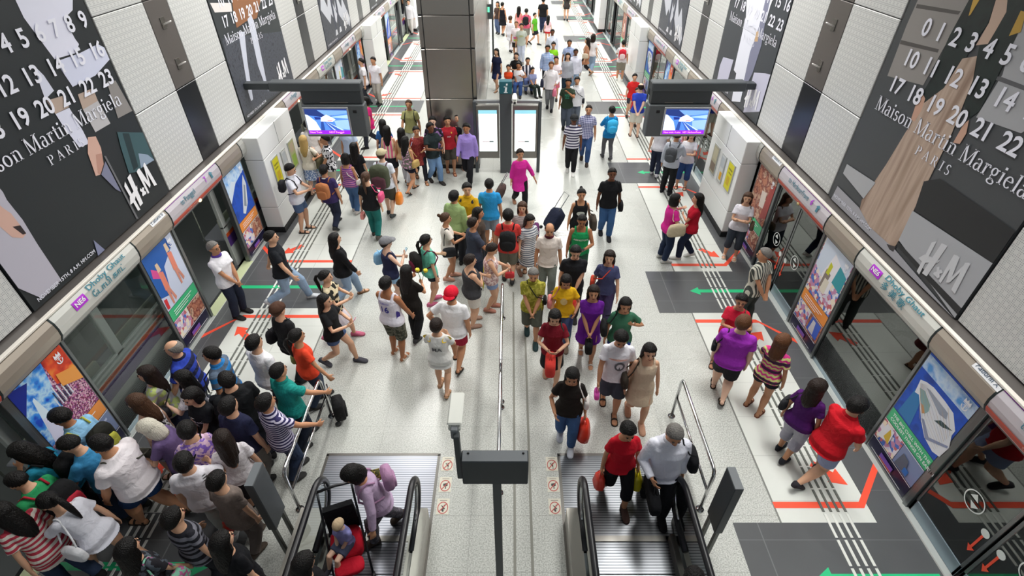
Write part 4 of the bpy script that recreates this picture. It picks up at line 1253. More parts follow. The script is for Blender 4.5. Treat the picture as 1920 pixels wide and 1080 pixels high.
for ya, yb in ((5.58, 7.66), (3.96, 5.46)):
    b = MB(); b.tube([(0, ya - 5.8, .0), (0, ya - 5.8, .82), (0, ya - 5.76, .87), (0, ya - 5.7, .88), (0, yb - 5.9, .88), (0, yb - 5.84, .87), (0, yb - 5.8, .82), (0, yb - 5.8, 0)], .026, CHROME, 12); b.build('rail', t)
    for y in (ya, yb):
        b = MB(); b.tube([(0, y - 5.8, 0), (0, y - 5.8, .012)], .055, CHROME, 14); b.build('foot_plate', t)

# ------------------------------------------------------------------ escalators
def ribbed(key, a_, b_, per):
    m = mat(a_, 0.3, 0.85, key=key)
    n, l = nt(m)
    bs_ = n['Principled BSDF']
    vec, s = xyz(m)
    st = math_node(m, 'LESS_THAN', math_node(m, 'FRACT', math_node(m, 'DIVIDE', math_node(m, 'ADD', s[1], 40.0), per)), 0.30)
    l.new(mixc(m, st, lin(a_), lin(b_)), bs_.inputs['Base Color'])
    return m
RIB = ribbed('rib', '#a4a7af', '#70737b', 0.036)
RIBD = ribbed('ribd', '#84878b', '#4c4f53', 0.036)
BAL = glass_mat((.86, .92, .90), .30)
def escalator(side, label):
    x0, x1, xc = ESC[side]
    r0, r1 = (-2.38, -1.21) if side == 'L' else (.90, 2.12)
    t_ = empty('escalator', ((x0 + x1) / 2, 3.4, 0), 0, label, 'escalator', 'escalators at the near end')
    off = -Vector(t_.location)
    def part(mb, name, par=t_):
        o = mb.build(name, par)
        if par is t_: o.location = off
        return o
    b = MB(); b.box((x0, 3.35, -.3), (x1, ESC_Y, 0.0), RIB if side == 'L' else RIBD); part(b, 'landing_plate')
    b = MB(); b.box((x0 - .03, ESC_Y - .02, -.02), (x1 + .03, ESC_Y + .02, .003), STEEL_D); b.box((x0 - .03, 2.2, -.02), (x0 + .01, ESC_Y, .003), STEEL_D); b.box((x1 - .01, 2.2, -.02), (x1 + .03, ESC_Y, .003), STEEL_D); part(b, 'edge_frame')
    b = MB(); b.rbox((r0 + .10, 3.28, -.04), (r1 - .10, 3.36, .004), mat('#c9b53a', .4) if False else STEEL, .003); part(b, 'comb_plate')
    def zs(y): return 0.0 if y > 2.3 else -(2.3 - y) * .58
    for k in range(14):
        ya = 3.28 - .40 * (k + 1)
        z = min(0.0, -0.23 * max(0, k - 2) + 0.0)
        b = MB(); b.rbox((r0 + .08, ya, z - .3), (r1 - .08, ya + .395, z - .004), RIB if side == 'L' else RIBD, .004); part(b, 'step')
    for e, x in ((-1, r0), (1, r1)):
        path = []
        for k in range(13):
            a = -math.pi / 2 + math.pi * k / 12
            path.append((x, 3.42 + .31 * math.cos(a), .63 + .31 * math.sin(a)))
        up = path + [(x, 2.3, .94), (x, 1.9, .80), (x, -2.2, -1.6)]
        b = MB(); b.tube([(x, 3.0, .32)] + up, .040, RUBBER, 10); part(b, 'handrail')
        b = MB(); b.tube([(x, p[1] - .0 - (.045 if 3.3 < p[1] else 0), p[2] - (.05 if p[2] > .63 else -.05)) for p in up], .014, CHROME, 8); part(b, 'rail_track')
        b = MB()
        out = [(x, p[1] - .03, p[2]) for p in path[2:]] + [(x, 2.3, .92), (x, -2.2, -1.62), (x, -2.2, -2.3), (x, 2.3, .06), (x, 3.35, .06)]
        b.poly(out, BAL); part(b, 'glass_balustrade')
        # deck and outer cladding
        xo = x0 if e < 0 else x1
        b = MB(); 
        lo, hi = sorted((x + e * .02, xo - e * .0))
        for ya, yb, za, zb in ((2.3, 3.55, .0, .0), (-2.2, 2.3, -2.5, .0)):
            b.loft([[(lo, yb, zb - .1), (hi, yb, zb - .1), (hi, yb, zb + .34 if yb > 3 else .34), (lo, yb, .34 if yb > 3 else .34)], [(lo, ya, za - .3), (hi, ya, za - .3), (hi, ya, .34 + (za if ya < 0 else 0)), (lo, ya, .34 + (za if ya < 0 else 0))]], mat('#b3b0a8', .3, .7), smooth=False)
        part(b, 'outer_deck')
        b = MB(); lo, hi = sorted((x - e * .02, x - e * .09))
        b.loft([[(lo, 3.3, -.1), (hi, 3.3, -.1), (hi, 3.3, .16), (lo, 3.3, .16)], [(lo, 2.3, -.1), (hi, 2.3, -.1), (hi, 2.3, .16), (lo, 2.3, .16)]], STEEL, smooth=False)
        b.loft([[(lo, 2.3, -.1), (hi, 2.3, -.1), (hi, 2.3, .16), (lo, 2.3, .16)], [(lo, -2.2, -2.7), (hi, -2.2, -2.7), (hi, -2.2, -2.4), (lo, -2.2, -2.4)]], STEEL, smooth=False)
        part(b, 'skirt')
    b = MB(); b.box((x0 - .02, -6, -4), (x0, ESC_Y - .02, -.3), STEEL_D); b.box((x1, -6, -4), (x1 + .02, ESC_Y - .02, -.3), STEEL_D); b.box((x0, -6, -4.2), (x1, ESC_Y, -3.9), mat('#3a3c3e', .7)); part(b, 'pit_wall')
    if side == 'R':
        b = MB(); b.box((r1 - .088, 2.62, .161), (r1 - .03, 2.72, .163), mat('#1f9a63', .4)); part(b, 'green_sticker')
escalator('L', 'left escalator with ribbed steel landing carrying a stroller and a woman')
escalator('R', 'right escalator with black handrails where a white shirted man steps on')

# ------------------------------------------------------------------ safety stickers
def sticker(x, y, kind, label):
    b = MB(); z = 0.004
    b.box((x - .085, y - .115, 0.0005), (x + .085, y + .115, z), mat('#d9d6c6', .5))
    ring_ = [(math.cos(2 * math.pi * k / 28), math.sin(2 * math.pi * k / 28)) for k in range(28)]
    v_ = []
    for c_, s_ in ring_: v_ += [(x + .062 * c_, y - .02 + .075 * s_, z + .001), (x + .073 * c_, y - .02 + .088 * s_, z + .001)]
    rd = mat('#b8423f', .5); bk = mat('#3a3a38', .5)
    b.add(v_, [(2 * k, 2 * k + 1, (2 * k + 3) % 56, (2 * k + 2) % 56) for k in range(28)], rd)
    g = {0: [[(.0, .035), (.012, .035), (.02, -.03), (.004, -.03)], [(.006, -.045), (.02, -.045), (.02, -.06), (.006, -.06)], [(-.03, .03), (-.02, .035), (.02, -.02), (.01, -.03)]],
         1: [[(-.03, .03), (.03, .04), (.035, .0), (.0, -.02), (-.03, .0)], [(.0, -.02), (.014, -.02), (.014, -.05), (.0, -.05)]],
         2: [[(-.03, .035), (-.01, .03), (.03, -.01), (.02, -.03)], [(.01, .04), (.03, .045), (.01, .0)], [(-.03, -.02), (.0, .0), (.02, -.05), (.0, -.06)]]}[kind]
    for p in g: b.poly([(x + u, y - .02 + v, z + .0015) for u, v in p], bk)
    b.poly([(x - .056, y - .078, z + .002), (x - .046, y - .086, z + .002), (x + .056, y + .038, z + .002), (x + .046, y + .046, z + .002)], rd)
    b.box((x - .05, y + .082, z), (x + .05, y + .092, z + .001), mat('#9a8f86', .6))
    tag(b.build('safety_sticker', facing=None), label, 'sticker', 'no-go stickers beside the escalators')
for sx, word in ((-.93, 'left'), (.60, 'right')):
    for k, (yy, what) in enumerate(((4.42, 'farthest from the camera'), (4.09, 'middle of three'), (3.76, 'nearest the camera'))):
        sticker(sx - .0 * k, yy, k, 'square no-go sticker on floor beside %s escalator, %s' % (word, what))

# ------------------------------------------------------------------ notices on the near columns
def notice(side, y0, y1, z0, z1, cols, label):
    sg = 1 if side == 'R' else -1
    x = 5.06 if side == 'R' else -5.52
    t_ = empty('notice_frame', (x, (y0 + y1) / 2, (z0 + z1) / 2), 0, label, 'notice', 'framed notices on the near columns')
    hy, hz = (y1 - y0) / 2, (z1 - z0) / 2
    def bx(a, b_, ya, yb, za, zb, mt, mb): mb.rbox((min(-sg * a, -sg * b_), ya, za), (max(-sg * a, -sg * b_), yb, zb), mt, .004)
    b = MB(); bx(0, .02, -hy, hy, -hz, hz, mat('#b9bcba', .35, .5), b); b.build('frame', t_)
    b = MB(); bx(.018, .023, -hy + .03, hy - .03, -hz + .03, hz - .03, mat(cols[0], .5), b)
    for (a0, b0, a1, b1, c_) in cols[1:]:
        X_ = -sg * .0245
        b.add([(X_, -hy + a0 * 2 * hy, -hz + b0 * 2 * hz), (X_, -hy + a1 * 2 * hy, -hz + b0 * 2 * hz), (X_, -hy + a1 * 2 * hy, -hz + b1 * 2 * hz), (X_, -hy + a0 * 2 * hy, -hz + b1 * 2 * hz)], [(0, 1, 2, 3)], mat(c_, .5))
    b.build('printed_notice', t_, facing=(-sg, 0, 0))
YL = ['#d6cf22', (.2, .72, .8, .78, '#8f8a1e'), (.2, .6, .7, .65, '#8f8a1e'), (.3, .2, .75, .5, '#c9a81e')]
MIX = ['#cfd3d2', (.15, .12, .6, .4, '#e0a92f'), (.2, .55, .85, .9, '#b9c0c4')]
PIC = ['#b8b39a', (.1, .1, .9, .4, '#87786a'), (.15, .5, .8, .9, '#c9c3a8')]
for side, w_ in (('R', 'right'), ('L', 'left')):
    y0 = 10.84 if side == 'R' else 11.16
    notice(side, y0, y0 + .38, 1.06, 1.74, YL, 'yellow notice in frame on the near %s column' % w_)
    notice(side, y0 + .56, y0 + .86, 1.02, 1.70, MIX, 'grey notice with orange corner on the near %s column' % w_)
    notice(side, y0 + 1.06, y0 + 1.44, 1.0, 1.72, PIC if side == 'R' else ['#a9ad7c', (.2, .1, .8, .5, '#8fae4a'), (.2, .6, .8, .9, '#b5a48c')], 'beige picture notice on the near right column' if side == 'R' else 'green and brown picture notice on the near left column')

# ------------------------------------------------------------------ far: exit sign on a pole, seat ledge
t = empty('exit_sign', (-.84, 25.0, 0), 0, 'small green lit exit sign on a dark pole beside the steel enclosure', 'sign')
b = MB(); b.rbox((.0, -.04, 0), (.08, .04, 3.0), DGREY, .006); b.build('pole', t)
b = MB(); b.rbox((-.62, -.07, 2.15), (.02, .07, 2.72), DGREY, .01); b.build('sign_box', t)
b = MB(); b.add([(-.56, -.073, 2.42), (-.08, -.073, 2.42), (-.08, -.073, 2.62), (-.56, -.073, 2.62)], [(0, 1, 2, 3)], mat('#5fe0a8', .4, emit=1.0)); b.build('lit_face', t)

# ------------------------------------------------------------------ people
SKIN = {'a': '#d8a98a', 'b': '#c58f6c', 'c': '#a8714f', 'd': '#6f4630', 'w': '#e6bda4'}
HAIRC = {'k': '#0e0b0a', 'd': '#21150f', 'b': '#4a3222', 'y': '#c9a86a', 'g': '#7d7a76', 'w': '#d9d4c4', 'r': '#5d3a22'}
_FAB = {}
def fabric(spec, rough=0.85):
    """'#c' plain; '#c|k|#c2|scale': k = h/v stripes, p plaid, f floral, s speckle, c camouflage, z zigzag bands"""
    if spec in _FAB: return _FAB[spec]
    p = spec.split('|')
    m = mat(p[0], rough, spec=0.25, key='fab' + spec)
    n, l = nt(m)
    b = n['Principled BSDF']
    vec, s = xyz(m)
    # soft folds
    no = n.new('ShaderNodeTexNoise'); no.inputs['Scale'].default_value = 9.0; no.inputs['Detail'].default_value = 3; no.inputs['Distortion'].default_value = 0.8
    l.new(vec, no.inputs['Vector'])
    u = n.new('ShaderNodeBump'); u.inputs['Strength'].default_value = 0.55; u.inputs['Distance'].default_value = 0.035
    l.new(no.outputs['Fac'], u.inputs['Height']); l.new(u.outputs['Normal'], b.inputs['Normal'])
    if len(p) > 1:
        k, c2, sc = p[1], lin(p[2]), float(p[3]) if len(p) > 3 else 0.06
        def band(o, per, duty=.5):
            return math_node(m, 'LESS_THAN', math_node(m, 'FRACT', math_node(m, 'DIVIDE', math_node(m, 'ADD', o, 20.0), per)), duty)
        if k == 'h': f = band(s[2], sc)
        elif k == 'v': f = band(s[0], sc)
        elif k == 'p': f = math_node(m, 'MULTIPLY', math_node(m, 'ADD', band(s[2], sc), band(s[0], sc)), .5)
        elif k == 'f': f = math_node(m, 'GREATER_THAN', noise_out(m, vec, 1 / sc, 1.0), .53)
        elif k == 's': f = math_node(m, 'MULTIPLY', noise_out(m, vec, 1 / sc, 4.0), 1.0)
        elif k == 'c': f = math_node(m, 'GREATER_THAN', noise_out(m, vec, 1 / sc, 2.0), .5)
        elif k == 'z':
            zz = math_node(m, 'ADD', s[2], math_node(m, 'MULTIPLY', math_node(m, 'PINGPONG', s[0], .04), .6))
            f = band(zz, sc)
        c = mixc(m, f, lin(p[0]), c2)
        if len(p) > 4:
            c = mixc(m, band(s[2], sc * 2.7, .3) if k in 'zh' else math_node(m, 'GREATER_THAN', noise_out(m, vec, 1.7 / sc, 1.0), .6), c, lin(p[4]))
        l.new(c, b.inputs['Base Color'])
    _FAB[spec] = m
    return m
def hair_mat(c):
    k = 'hair' + c
    if k in _M: return _M[k]
    m = mat(HAIRC[c], 0.5, spec=0.3, key=k)
    n, l = nt(m)
    vec, s = xyz(m)
    mp = n.new('ShaderNodeMapping'); mp.inputs['Scale'].default_value = (90, 90, 14)
    l.new(vec, mp.inputs[0])
    no = n.new('ShaderNodeTexNoise'); no.inputs['Scale'].default_value = 1.0; l.new(mp.outputs[0], no.inputs['Vector'])
    u = n.new('ShaderNodeBump'); u.inputs['Strength'].default_value = .8; u.inputs['Distance'].default_value = .02
    l.new(no.outputs['Fac'], u.inputs['Height']); l.new(u.outputs['Normal'], n['Principled BSDF'].inputs['Normal'])
    return m
def skin_mat(c):
    return mat(SKIN[c], 0.5, spec=0.35, key='skin' + c)
REMESH = []
V3 = lambda *a: np.array(a, float)
def nrm(v):
    l_ = np.linalg.norm(v)
    return v / l_ if l_ > 1e-9 else v
def ik(a, c, l1, l2, hint):
    """joint between a and c for bone lengths l1, l2, bending towards hint; returns (joint, end)"""
    d = c - a; L_ = np.linalg.norm(d)
    mx = (l1 + l2) * .995
    if L_ > mx: c = a + d / L_ * mx; d = c - a; L_ = mx
    x = (l1 * l1 - l2 * l2 + L_ * L_) / (2 * L_)
    h = math.sqrt(max(0, l1 * l1 - x * x))
    u = d / L_
    w_ = hint - u * np.dot(hint, u)
    return a + u * x + nrm(w_) * h, c
class Acc:
    """raw closed shapes that a voxel remesh later fuses into one skin"""
    def __init__(s): s.v = []; s.f = []
    def loft(s, rings):
        n = len(rings[0]); o = len(s.v)
        for r in rings: s.v.extend([tuple(map(float, p)) for p in r])
        F = []
        for i in range(len(rings) - 1):
            for j in range(n):
                k = (j + 1) % n
                F.append((o + i * n + j, o + i * n + k, o + (i + 1) * n + k, o + (i + 1) * n + j))
        F.append(tuple(o + j for j in range(n))[::-1]); F.append(tuple(o + (len(rings) - 1) * n + j for j in range(n)))
        # keep outward winding
        A = np.array([s.v[i] for i in range(o, len(s.v))]); c0 = A.mean(0); vol = 0
        for q in F[:-2]:
            p = [np.array(s.v[i]) - c0 for i in q]
            vol += np.dot(p[0], np.cross(p[1], p[2])) + np.dot(p[0], np.cross(p[2], p[3]))
        s.f.extend(F if vol > 0 else [q[::-1] for q in F])
    def limb(s, pts, rs, n=10, round_ends=True):
        pts = [np.array(p, float) for p in pts]; rs = list(rs)
        if round_ends:
            d0 = nrm(pts[0] - pts[1]); d1 = nrm(pts[-1] - pts[-2])
            pts = [pts[0] + d0 * rs[0] * .9, pts[0] + d0 * rs[0] * .6] + pts + [pts[-1] + d1 * rs[-1] * .6, pts[-1] + d1 * rs[-1] * .9]
            rs = [rs[0] * .3, rs[0] * .75] + rs + [rs[-1] * .75, rs[-1] * .3]
        s.loft(tube_rings([tuple(p) for p in pts], rs, n))
    def ell(s, c, r, n=10, M_=None):
        rings = []
        for i in range(1, n):
            t = math.pi * i / n
            R = []
            for j in range(n + 2):
                a = 2 * math.pi * j / (n + 2)
                p = V3(r[0] * math.sin(t) * math.cos(a), r[1] * math.sin(t) * math.sin(a), -r[2] * math.cos(t))
                if M_ is not None: p = M_ @ p
                R.append(p + c)
            rings.append(R)
        s.loft(rings)
    def obj(s, name, mt, parent, vox=0.0, smooth=2):
        me = bpy.data.meshes.new(name)
        me.from_pydata(s.v, [], s.f)
        me.materials.append(mt)
        me.polygons.foreach_set('use_smooth', [True] * len(me.polygons))
        o = bpy.data.objects.new(name, me); COL.objects.link(o); o.parent = parent
        if vox: REMESH.append((o, vox, smooth))
        return o
def rotx(a):
    c, s = math.cos(a), math.sin(a); return np.array([[1, 0, 0], [0, c, -s], [0, s, c]])
def rotz(a):
    c, s = math.cos(a), math.sin(a); return np.array([[c, -s, 0], [s, c, 0], [0, 0, 1]])
def ering(cx, cy, z, rx, ry, n=16, sq=1.0):
    return [V3(cx + rx * math.copysign(abs(math.cos(a)) ** sq, math.cos(a)), cy + ry * math.copysign(abs(math.sin(a)) ** sq, math.sin(a)), z) for a in [2 * math.pi * k / n for k in range(n)]]
ARM = {  # wrist target in body units (x outward, y forward, z up) and elbow hint
    'd': ((.150, .015, .475), (.6, -.7, 0)), 'f': ((.145, .13, .50), (.6, -.8, 0)), 'B': ((.150, -.10, .49), (.5, -.9, 0)),
    'p': ((.055, .190, .655), (.8, -.3, -.7)), 'P': ((.075, .165, .735), (.8, -.2, -.8)), 'x': ((-.030, .125, .655), (.9, .1, -.5)), 'c': ((.020, .135, .515), (.9, -.3, 0)),
    'b': ((.030, -.120, .515), (.9, -.6, 0)), 's': ((.105, .075, .745), (.8, -.5, -.6)), 'g': ((.120, .150, .600), (.6, -.9, -.2)),
    'r': ((.130, .300, .590), (.7, -.5, -.4)), 'R': ((.190, .250, .560), (.7, -.5, -.4)), 'e': ((.055, .085, .880), (.9, .1, -.7)), 'k': ((.165, -.010, .570), (.9, -.5, .1)),
    'o': ((.230, .10, .52), (.8, -.6, 0)), 'u': ((.02, .14, .80), (.9, .1, -.7)), 't': ((.17, -.16, .50), (.4, -.9, .2)), 'y': ((.10, .24, .45), (.8, -.6, 0))}
def person(x, y, h, face, sex='m', skin='a', hair='sk', top='t#ffffff', bot='j#333333', shoe='b#222222', arms='dd', stride=.0, lean=0, nod=0, turn=0, label='', fat=1.0, sit=False, z=0.0, dec=None, group='people on the platform', lod=None, fwd='l', cat='person'):
    dist = math.sqrt(x * x + y * y + (6.7 - h * .6) ** 2)
    vox = min(.021, max(.0088, .00115 * dist))
    root = empty('person', (x, y, z), -math.radians(face), label, cat, group)
    H = h; male = sex == 'm'
    sk = skin_mat(skin)
    # joints
    hipz = .515 - stride * stride * .28 if not sit else .255
    hw = .050 if male else .054
    sw = (.103 if male else .091) * (1 + (fat - 1) * .5)
    lean_r = -math.radians(lean)
    piv = V3(0, 0, hipz)
    RL = rotx(lean_r)
    def up(p): return RL @ (np.array(p, float) - V3(0, 0, .515)) + piv
    body = Acc()
    S = lambda p: np.array(p, float) * H
    legs = {}
    for sd, sg in (('l', -1), ('r', 1)):
        front = (sd == fwd)
        yy = stride * .5 * (1 if front else -1)
        lift = 0 if front or stride < .1 else .05 * stride / .3
        hp = V3(sg * hw, 0, hipz)
        if sit:
            an = V3(sg * (hw + .02), .30, .042); kn, an = ik(hp, an, .245, .235, V3(0, .3, 1))
        else:
            an = V3(sg * (hw + (.018 if stride < .1 else .0)), yy - .012, .042 + lift); kn, an = ik(hp, an, .245, .235, V3(sg * .05, 1, 0))
        legs[sd] = (hp, kn, an, lift)
        th = (.054 if male else .056) * fat
        a_, b_ = kn, an
        pts = [hp + V3(0, 0, .01), hp * .5 + kn * .5, kn, kn * .68 + an * .32 + V3(0, -.006, 0), kn * .35 + an * .65, an]
        rs = [th * 1.08, th * .86, .036 * fat, .038 * fat, .028 * fat, .021]
        body.limb([S(p) for p in pts], [r * H for r in rs])
        # foot
        pit = math.radians(-28 * lift / .05) if lift else 0.0
        Rf = rotx(pit)
        fr = []
        for fy, fw, f0, f1 in ((-.034, .014, -.040, -.008), (-.018, .021, -.042, .008), (.03, .023, -.042, .002), (.075, .027, -.042, -.016), (.100, .024, -.042, -.024), (.112, .012, -.040, -.030)):
            fr.append([an + Rf @ V3(fw * math.cos(a), fy, (f0 + f1) / 2 + (f1 - f0) / 2 * math.sin(a)) for a in [2 * math.pi * k / 10 for k in range(10)]])
        body.loft([[S(p) for p in r] for r in fr])
        sc = Acc(); sk_ = shoe[0]
        if sk_ == 'b':
            fr2 = []
            for fy, fw, f0, f1 in ((-.044, .016, -.042, .0), (-.024, .027, -.043, .016), (.02, .029, -.043, .014), (.075, .033, -.043, -.008), (.107, .029, -.043, -.018), (.122, .014, -.042, -.026)):
                fr2.append([an + Rf @ V3(fw * math.copysign(abs(math.cos(a)) ** .7, math.cos(a)), fy, max(-.0425, (f0 + f1) / 2 + (f1 - f0) / 2 * math.copysign(abs(math.sin(a)) ** .7, math.sin(a)))) for a in [2 * math.pi * k / 12 for k in range(12)]])
            sc.loft([[S(p) for p in r] for r in fr2])
            o = sc.obj('shoe', fabric(shoe[1:]), root)
        elif sk_ == 's':
            fr2 = []
            for fy, fw in ((-.042, .014), (-.02, .026), (.03, .027), (.075, .033), (.105, .029), (.12, .012)):
                fr2.append([an + Rf @ V3(px * fw, fy, pz) for px, pz in ((-1, -.0425), (1, -.0425), (1, -.034), (-1, -.034))])
            sc.loft([[S(p) for p in r] for r in fr2])
            for fy, w2, tz in ((.055, .031, -.010), (-.012, .027, -.002)):
                sc.loft([[S(an + Rf @ V3(w2 * math.cos(a) * k2, fy + dy, -.038 + (tz + .046) * math.sin(a) * k2)) for k2, dy in ((1.0, -.008), (1.0, .008), (.86, .008), (.86, -.008))] for a in [math.pi * k / 8 for k in range(9)]])
            o = sc.obj('sandal', fabric(shoe[1:]), root)
    TH = (.054 if male else .056) * fat
    def leg_ext(z_, extra):
        lo_, hi_ = 9.0, -9.0
        for hp, kn, an, lift in legs.values():
            for a_, b_, ra, rb in ((hp, kn, TH * 1.05, .038 * fat), (kn, an, .038 * fat, .03)):
                if min(a_[2], b_[2]) <= z_ <= max(a_[2], b_[2]):
                    q = (a_[2] - z_) / max(1e-6, a_[2] - b_[2]); y_ = a_[1] * (1 - q) + b_[1] * q; r_ = ra * (1 - q) + rb * q + extra
                    lo_ = min(lo_, y_ - r_); hi_ = max(hi_, y_ + r_)
        return (lo_, hi_) if lo_ < 9 else None
    # torso, neck
    hr, wr, cr = (.091, .083, .097) if male else (.097, .074, .087)
    tor = [(.455, .05, .045, 0), (.485, hr * .9, .066, 0), (.525, hr, .072, -.004), (.60, wr, .060, .002), (.66, (wr + cr) / 2, .062, .002), (.735, cr, .068 if male else .072, .004), (.785, sw * .97, .056, -.002), (.808, sw * .86, .048, -.004), (.828, sw * .64, .042, -.006), (.846, .046, .039, -.006), (.875, .034, .036, .004), (.90, .033, .036, .008)]
    f2 = lambda z_: fat if z_ < .8 else 1 + (fat - 1) * .3
    body.loft([[S(up(p)) for p in ering(0, yo, z_, rx * f2(z_), ry * f2(z_) ** 1.2, 16, .85)] for z_, rx, ry, yo in tor])
    # head
    RH = RL @ rotz(-math.radians(turn)) @ rotx(-math.radians(nod))
    nk = up((0, .002, .885))
    def hd(p): return nk + RH @ ((np.array(p, float) - V3(0, .002, .885)) * 1.15)
    def hell(c, r, n=10):
        rings = []
        for i in range(1, n):
            t = math.pi * i / n
            rings.append([S(hd(V3(c[0] + r[0] * math.sin(t) * math.cos(a), c[1] + r[1] * math.sin(t) * math.sin(a), c[2] - r[2] * math.cos(t)))) for a in [2 * math.pi * j / 14 for j in range(14)]])
        body.loft(rings)
    hell((0, 0, .943), (.0455, .0565, .055), 12)
    hell((0, .018, .915), (.035, .038, .047), 10)
    hell((0, .020, .932), (.040, .038, .04), 10)
    body.limb([S(hd((0, .052, .944))), S(hd((0, .063, .924)))], [.006 * H, .0095 * H], 8)
    hell((0, .053, .903), (.013, .008, .008), 6)
    for sg in (-1, 1): hell((sg * .046, -.002, .930), (.006, .011, .016), 6)
    # arms and hands
    arms_ = {}
    for sd, sg, code in (('l', -1, arms[0]), ('r', 1, arms[1])):
        tgt, hint = ARM[code]
        sh = up((sg * sw * .97, -.002, .793))
        t_ = up((sg * tgt[0], tgt[1], tgt[2]))
        el, wr_ = ik(sh, t_, .168, .145, RL @ V3(sg * hint[0], hint[1], hint[2]))
        arms_[sd] = (sh, el, wr_)
        ar = .029 if male else .0245
        ar *= 1 + (fat - 1) * .7
        body.limb([S(p) for p in (sh, sh * .5 + el * .5, el, el * .6 + wr_ * .4, wr_)], [ar * 1.15 * H, ar * H, ar * .80 * H, ar * .84 * H, .0155 * H])
        fd = nrm(wr_ - el)
        th = RL @ V3(0, .6, .8); th = nrm(th - fd * np.dot(th, fd))
        nn = np.cross(fd, th)
        if nn[0] * sg > 0: nn = -nn
        palm = [wr_ + fd * .004, wr_ + fd * .022, wr_ + fd * .052]
        rings = []
        for p, w2, t2 in ((palm[0], .016, .011), (palm[1], .023, .012), (palm[2], .0255, .009)):
            rings.append([S(p + th * w2 * math.cos(a) + nn * t2 * math.sin(a)) for a in [2 * math.pi * k / 10 for k in range(10)]])
        body.loft(rings)
        curl = .55 if code in 'dfBo' else .9
        for q, (off, ln) in enumerate(((.019, .036), (.0065, .041), (-.0065, .038), (-.019, .030))):
            a0 = palm[2] + th * off * 1.05 - fd * .004
            d1 = nrm(fd + nn * curl * .45 + th * off * 3); m1 = a0 + d1 * ln * .55
            d2 = nrm(fd + nn * curl * 1.3); m2 = m1 + d2 * ln * .5
            body.limb([S(a0), S(m1), S(m2)], [.0062 * H, .0056 * H, .0045 * H], 7)
        a0 = palm[0] + th * .016 + fd * .008
        m1 = a0 + nrm(th * .8 + fd * .7 + nn * .3) * .024; m2 = m1 + nrm(th * .3 + fd + nn * .4) * .020
        body.limb([S(a0), S(m1), S(m2)], [.0072 * H, .0062 * H, .005 * H], 7)
    if vox > .014:
        pass
    body.obj('body', sk, root, vox, 2)
    # eyes, brows, mouth
    near = dist < 17
    if near:
        bk = mat('#1b1412', .3)
        for sg in (-1, 1):
            e = MB()
            e.ball(tuple(S(hd((sg * .0175, .0545, .941)))), .0058 * H, bk, 6)
            e.tube([tuple(S(hd((sg * .009, .0575, .951)))), tuple(S(hd((sg * .027, .0515, .951))))], .0022 * H, hair_mat(hair[1] if hair[1] in HAIRC else 'k'), 5)
            e.build('eye', root)
        e = MB(); e.tube([tuple(S(hd((-.013, .0545, .9035)))), tuple(S(hd((0, .0615, .9025)))), tuple(S(hd((.013, .0545, .9035))))], [.002 * H, .0042 * H, .002 * H], mat('#8f4a42', .4), 6); e.build('mouth', root)
    # hair
    st, hc = hair[0], hair[1]
    hm_ = hair_mat(hc)
    if st != 'x':
        thick = {'s': .011, 'n': .006, 'b': .005, 'l': .010, 'p': .009, 'u': .009, 'o': .012, 'c': .008, 'h': .012, 'w': .014}.get(st, .01)
        shape = (.03 if male else .09) + (.04 if st == 'n' else 0)
        ha = Acc(); NT, NP = 20, 26; rings = []
        rnd = random.Random(int(abs(x) * 977 + abs(y) * 331)); ph = rnd.uniform(0, 6); shape += rnd.uniform(-.05, .05)
        for i in range(1, NT):
            t = math.pi * i / NT; R = []
            for j in range(NP):
                a = 2 * math.pi * j / NP
                d = V3(math.sin(t) * math.cos(a), math.sin(t) * math.sin(a), -math.cos(t))
                f_ = d[2] * .95 - d[1] * .78 + shape
                if st == 'b': f_ = min(f_, -d[2] * 1.0 + .55 - d[1] * .3)
                w_ = max(0.0, min(1.0, f_ / .10 + .5))
                k_ = 1 + (.018 * math.sin(a * 7 + t * 3 + ph) + .014 * math.sin(a * 11 - t * 9 + ph * 2) + rnd.uniform(-.012, .012)) * w_
                e_ = thick * w_ - .010 * (1 - w_)
                R.append(S(hd(V3(d[0] * (.0465 + e_) * k_, d[1] * (.0575 + e_) * k_, .943 + d[2] * (.0555 + e_ * 1.1)))))
            rings.append(R)
        ha.loft(rings)
        def crescent(levels, n=17):
            rr = []
            for z_, rx, ry, cy, ang, th_ in levels:
                o_ = []
                for q in range(n): 
                    a = math.radians(-ang + 2 * ang * q / (n - 1)); wv = 1 + .035 * math.sin(q * 2.3 + ph) + .02 * math.sin(q * 3.9 - z_ * 20); o_.append((math.sin(a) * rx * wv, cy - math.cos(a) * ry * wv))
                for q in range(n):
                    a = math.radians(ang - 2 * ang * q / (n - 1)); o_.append((math.sin(a) * (rx - th_), cy - math.cos(a) * (ry - th_)))
                P = [(hd if z_ > .86 else up)((px, py, z_)) for px, py in o_]
                rr.append([S(p) for p in P])
            ha.loft(rr)
        if st in 'lw':
            zb = .70 if st == 'l' else .76
            crescent([(.965, .050, .058, -.002, 105, .02), (.93, .055, .064, -.004, 108, .02), (.89, .058, .066, -.006, 105, .022), (.85, .066, .072, -.014, 85, .022), (.80, .070, .080, -.018, 65, .022), (zb + .03, .062, .084, -.012, 55, .02), (zb, .045, .078, -.012, 45, .014)])
        if st == 'h':
            crescent([(.965, .050, .058, -.002, 105, .02), (.93, .056, .064, -.004, 112, .02), (.89, .060, .066, -.006, 110, .022), (.85, .066, .070, -.012, 95, .022), (.82, .060, .066, -.016, 80, .016)])
        if st == 'o':
            crescent([(.965, .050, .058, -.002, 108, .02), (.93, .057, .066, -.004, 115, .022), (.895, .060, .066, -.004, 115, .024), (.87, .052, .058, -.006, 108, .018)])
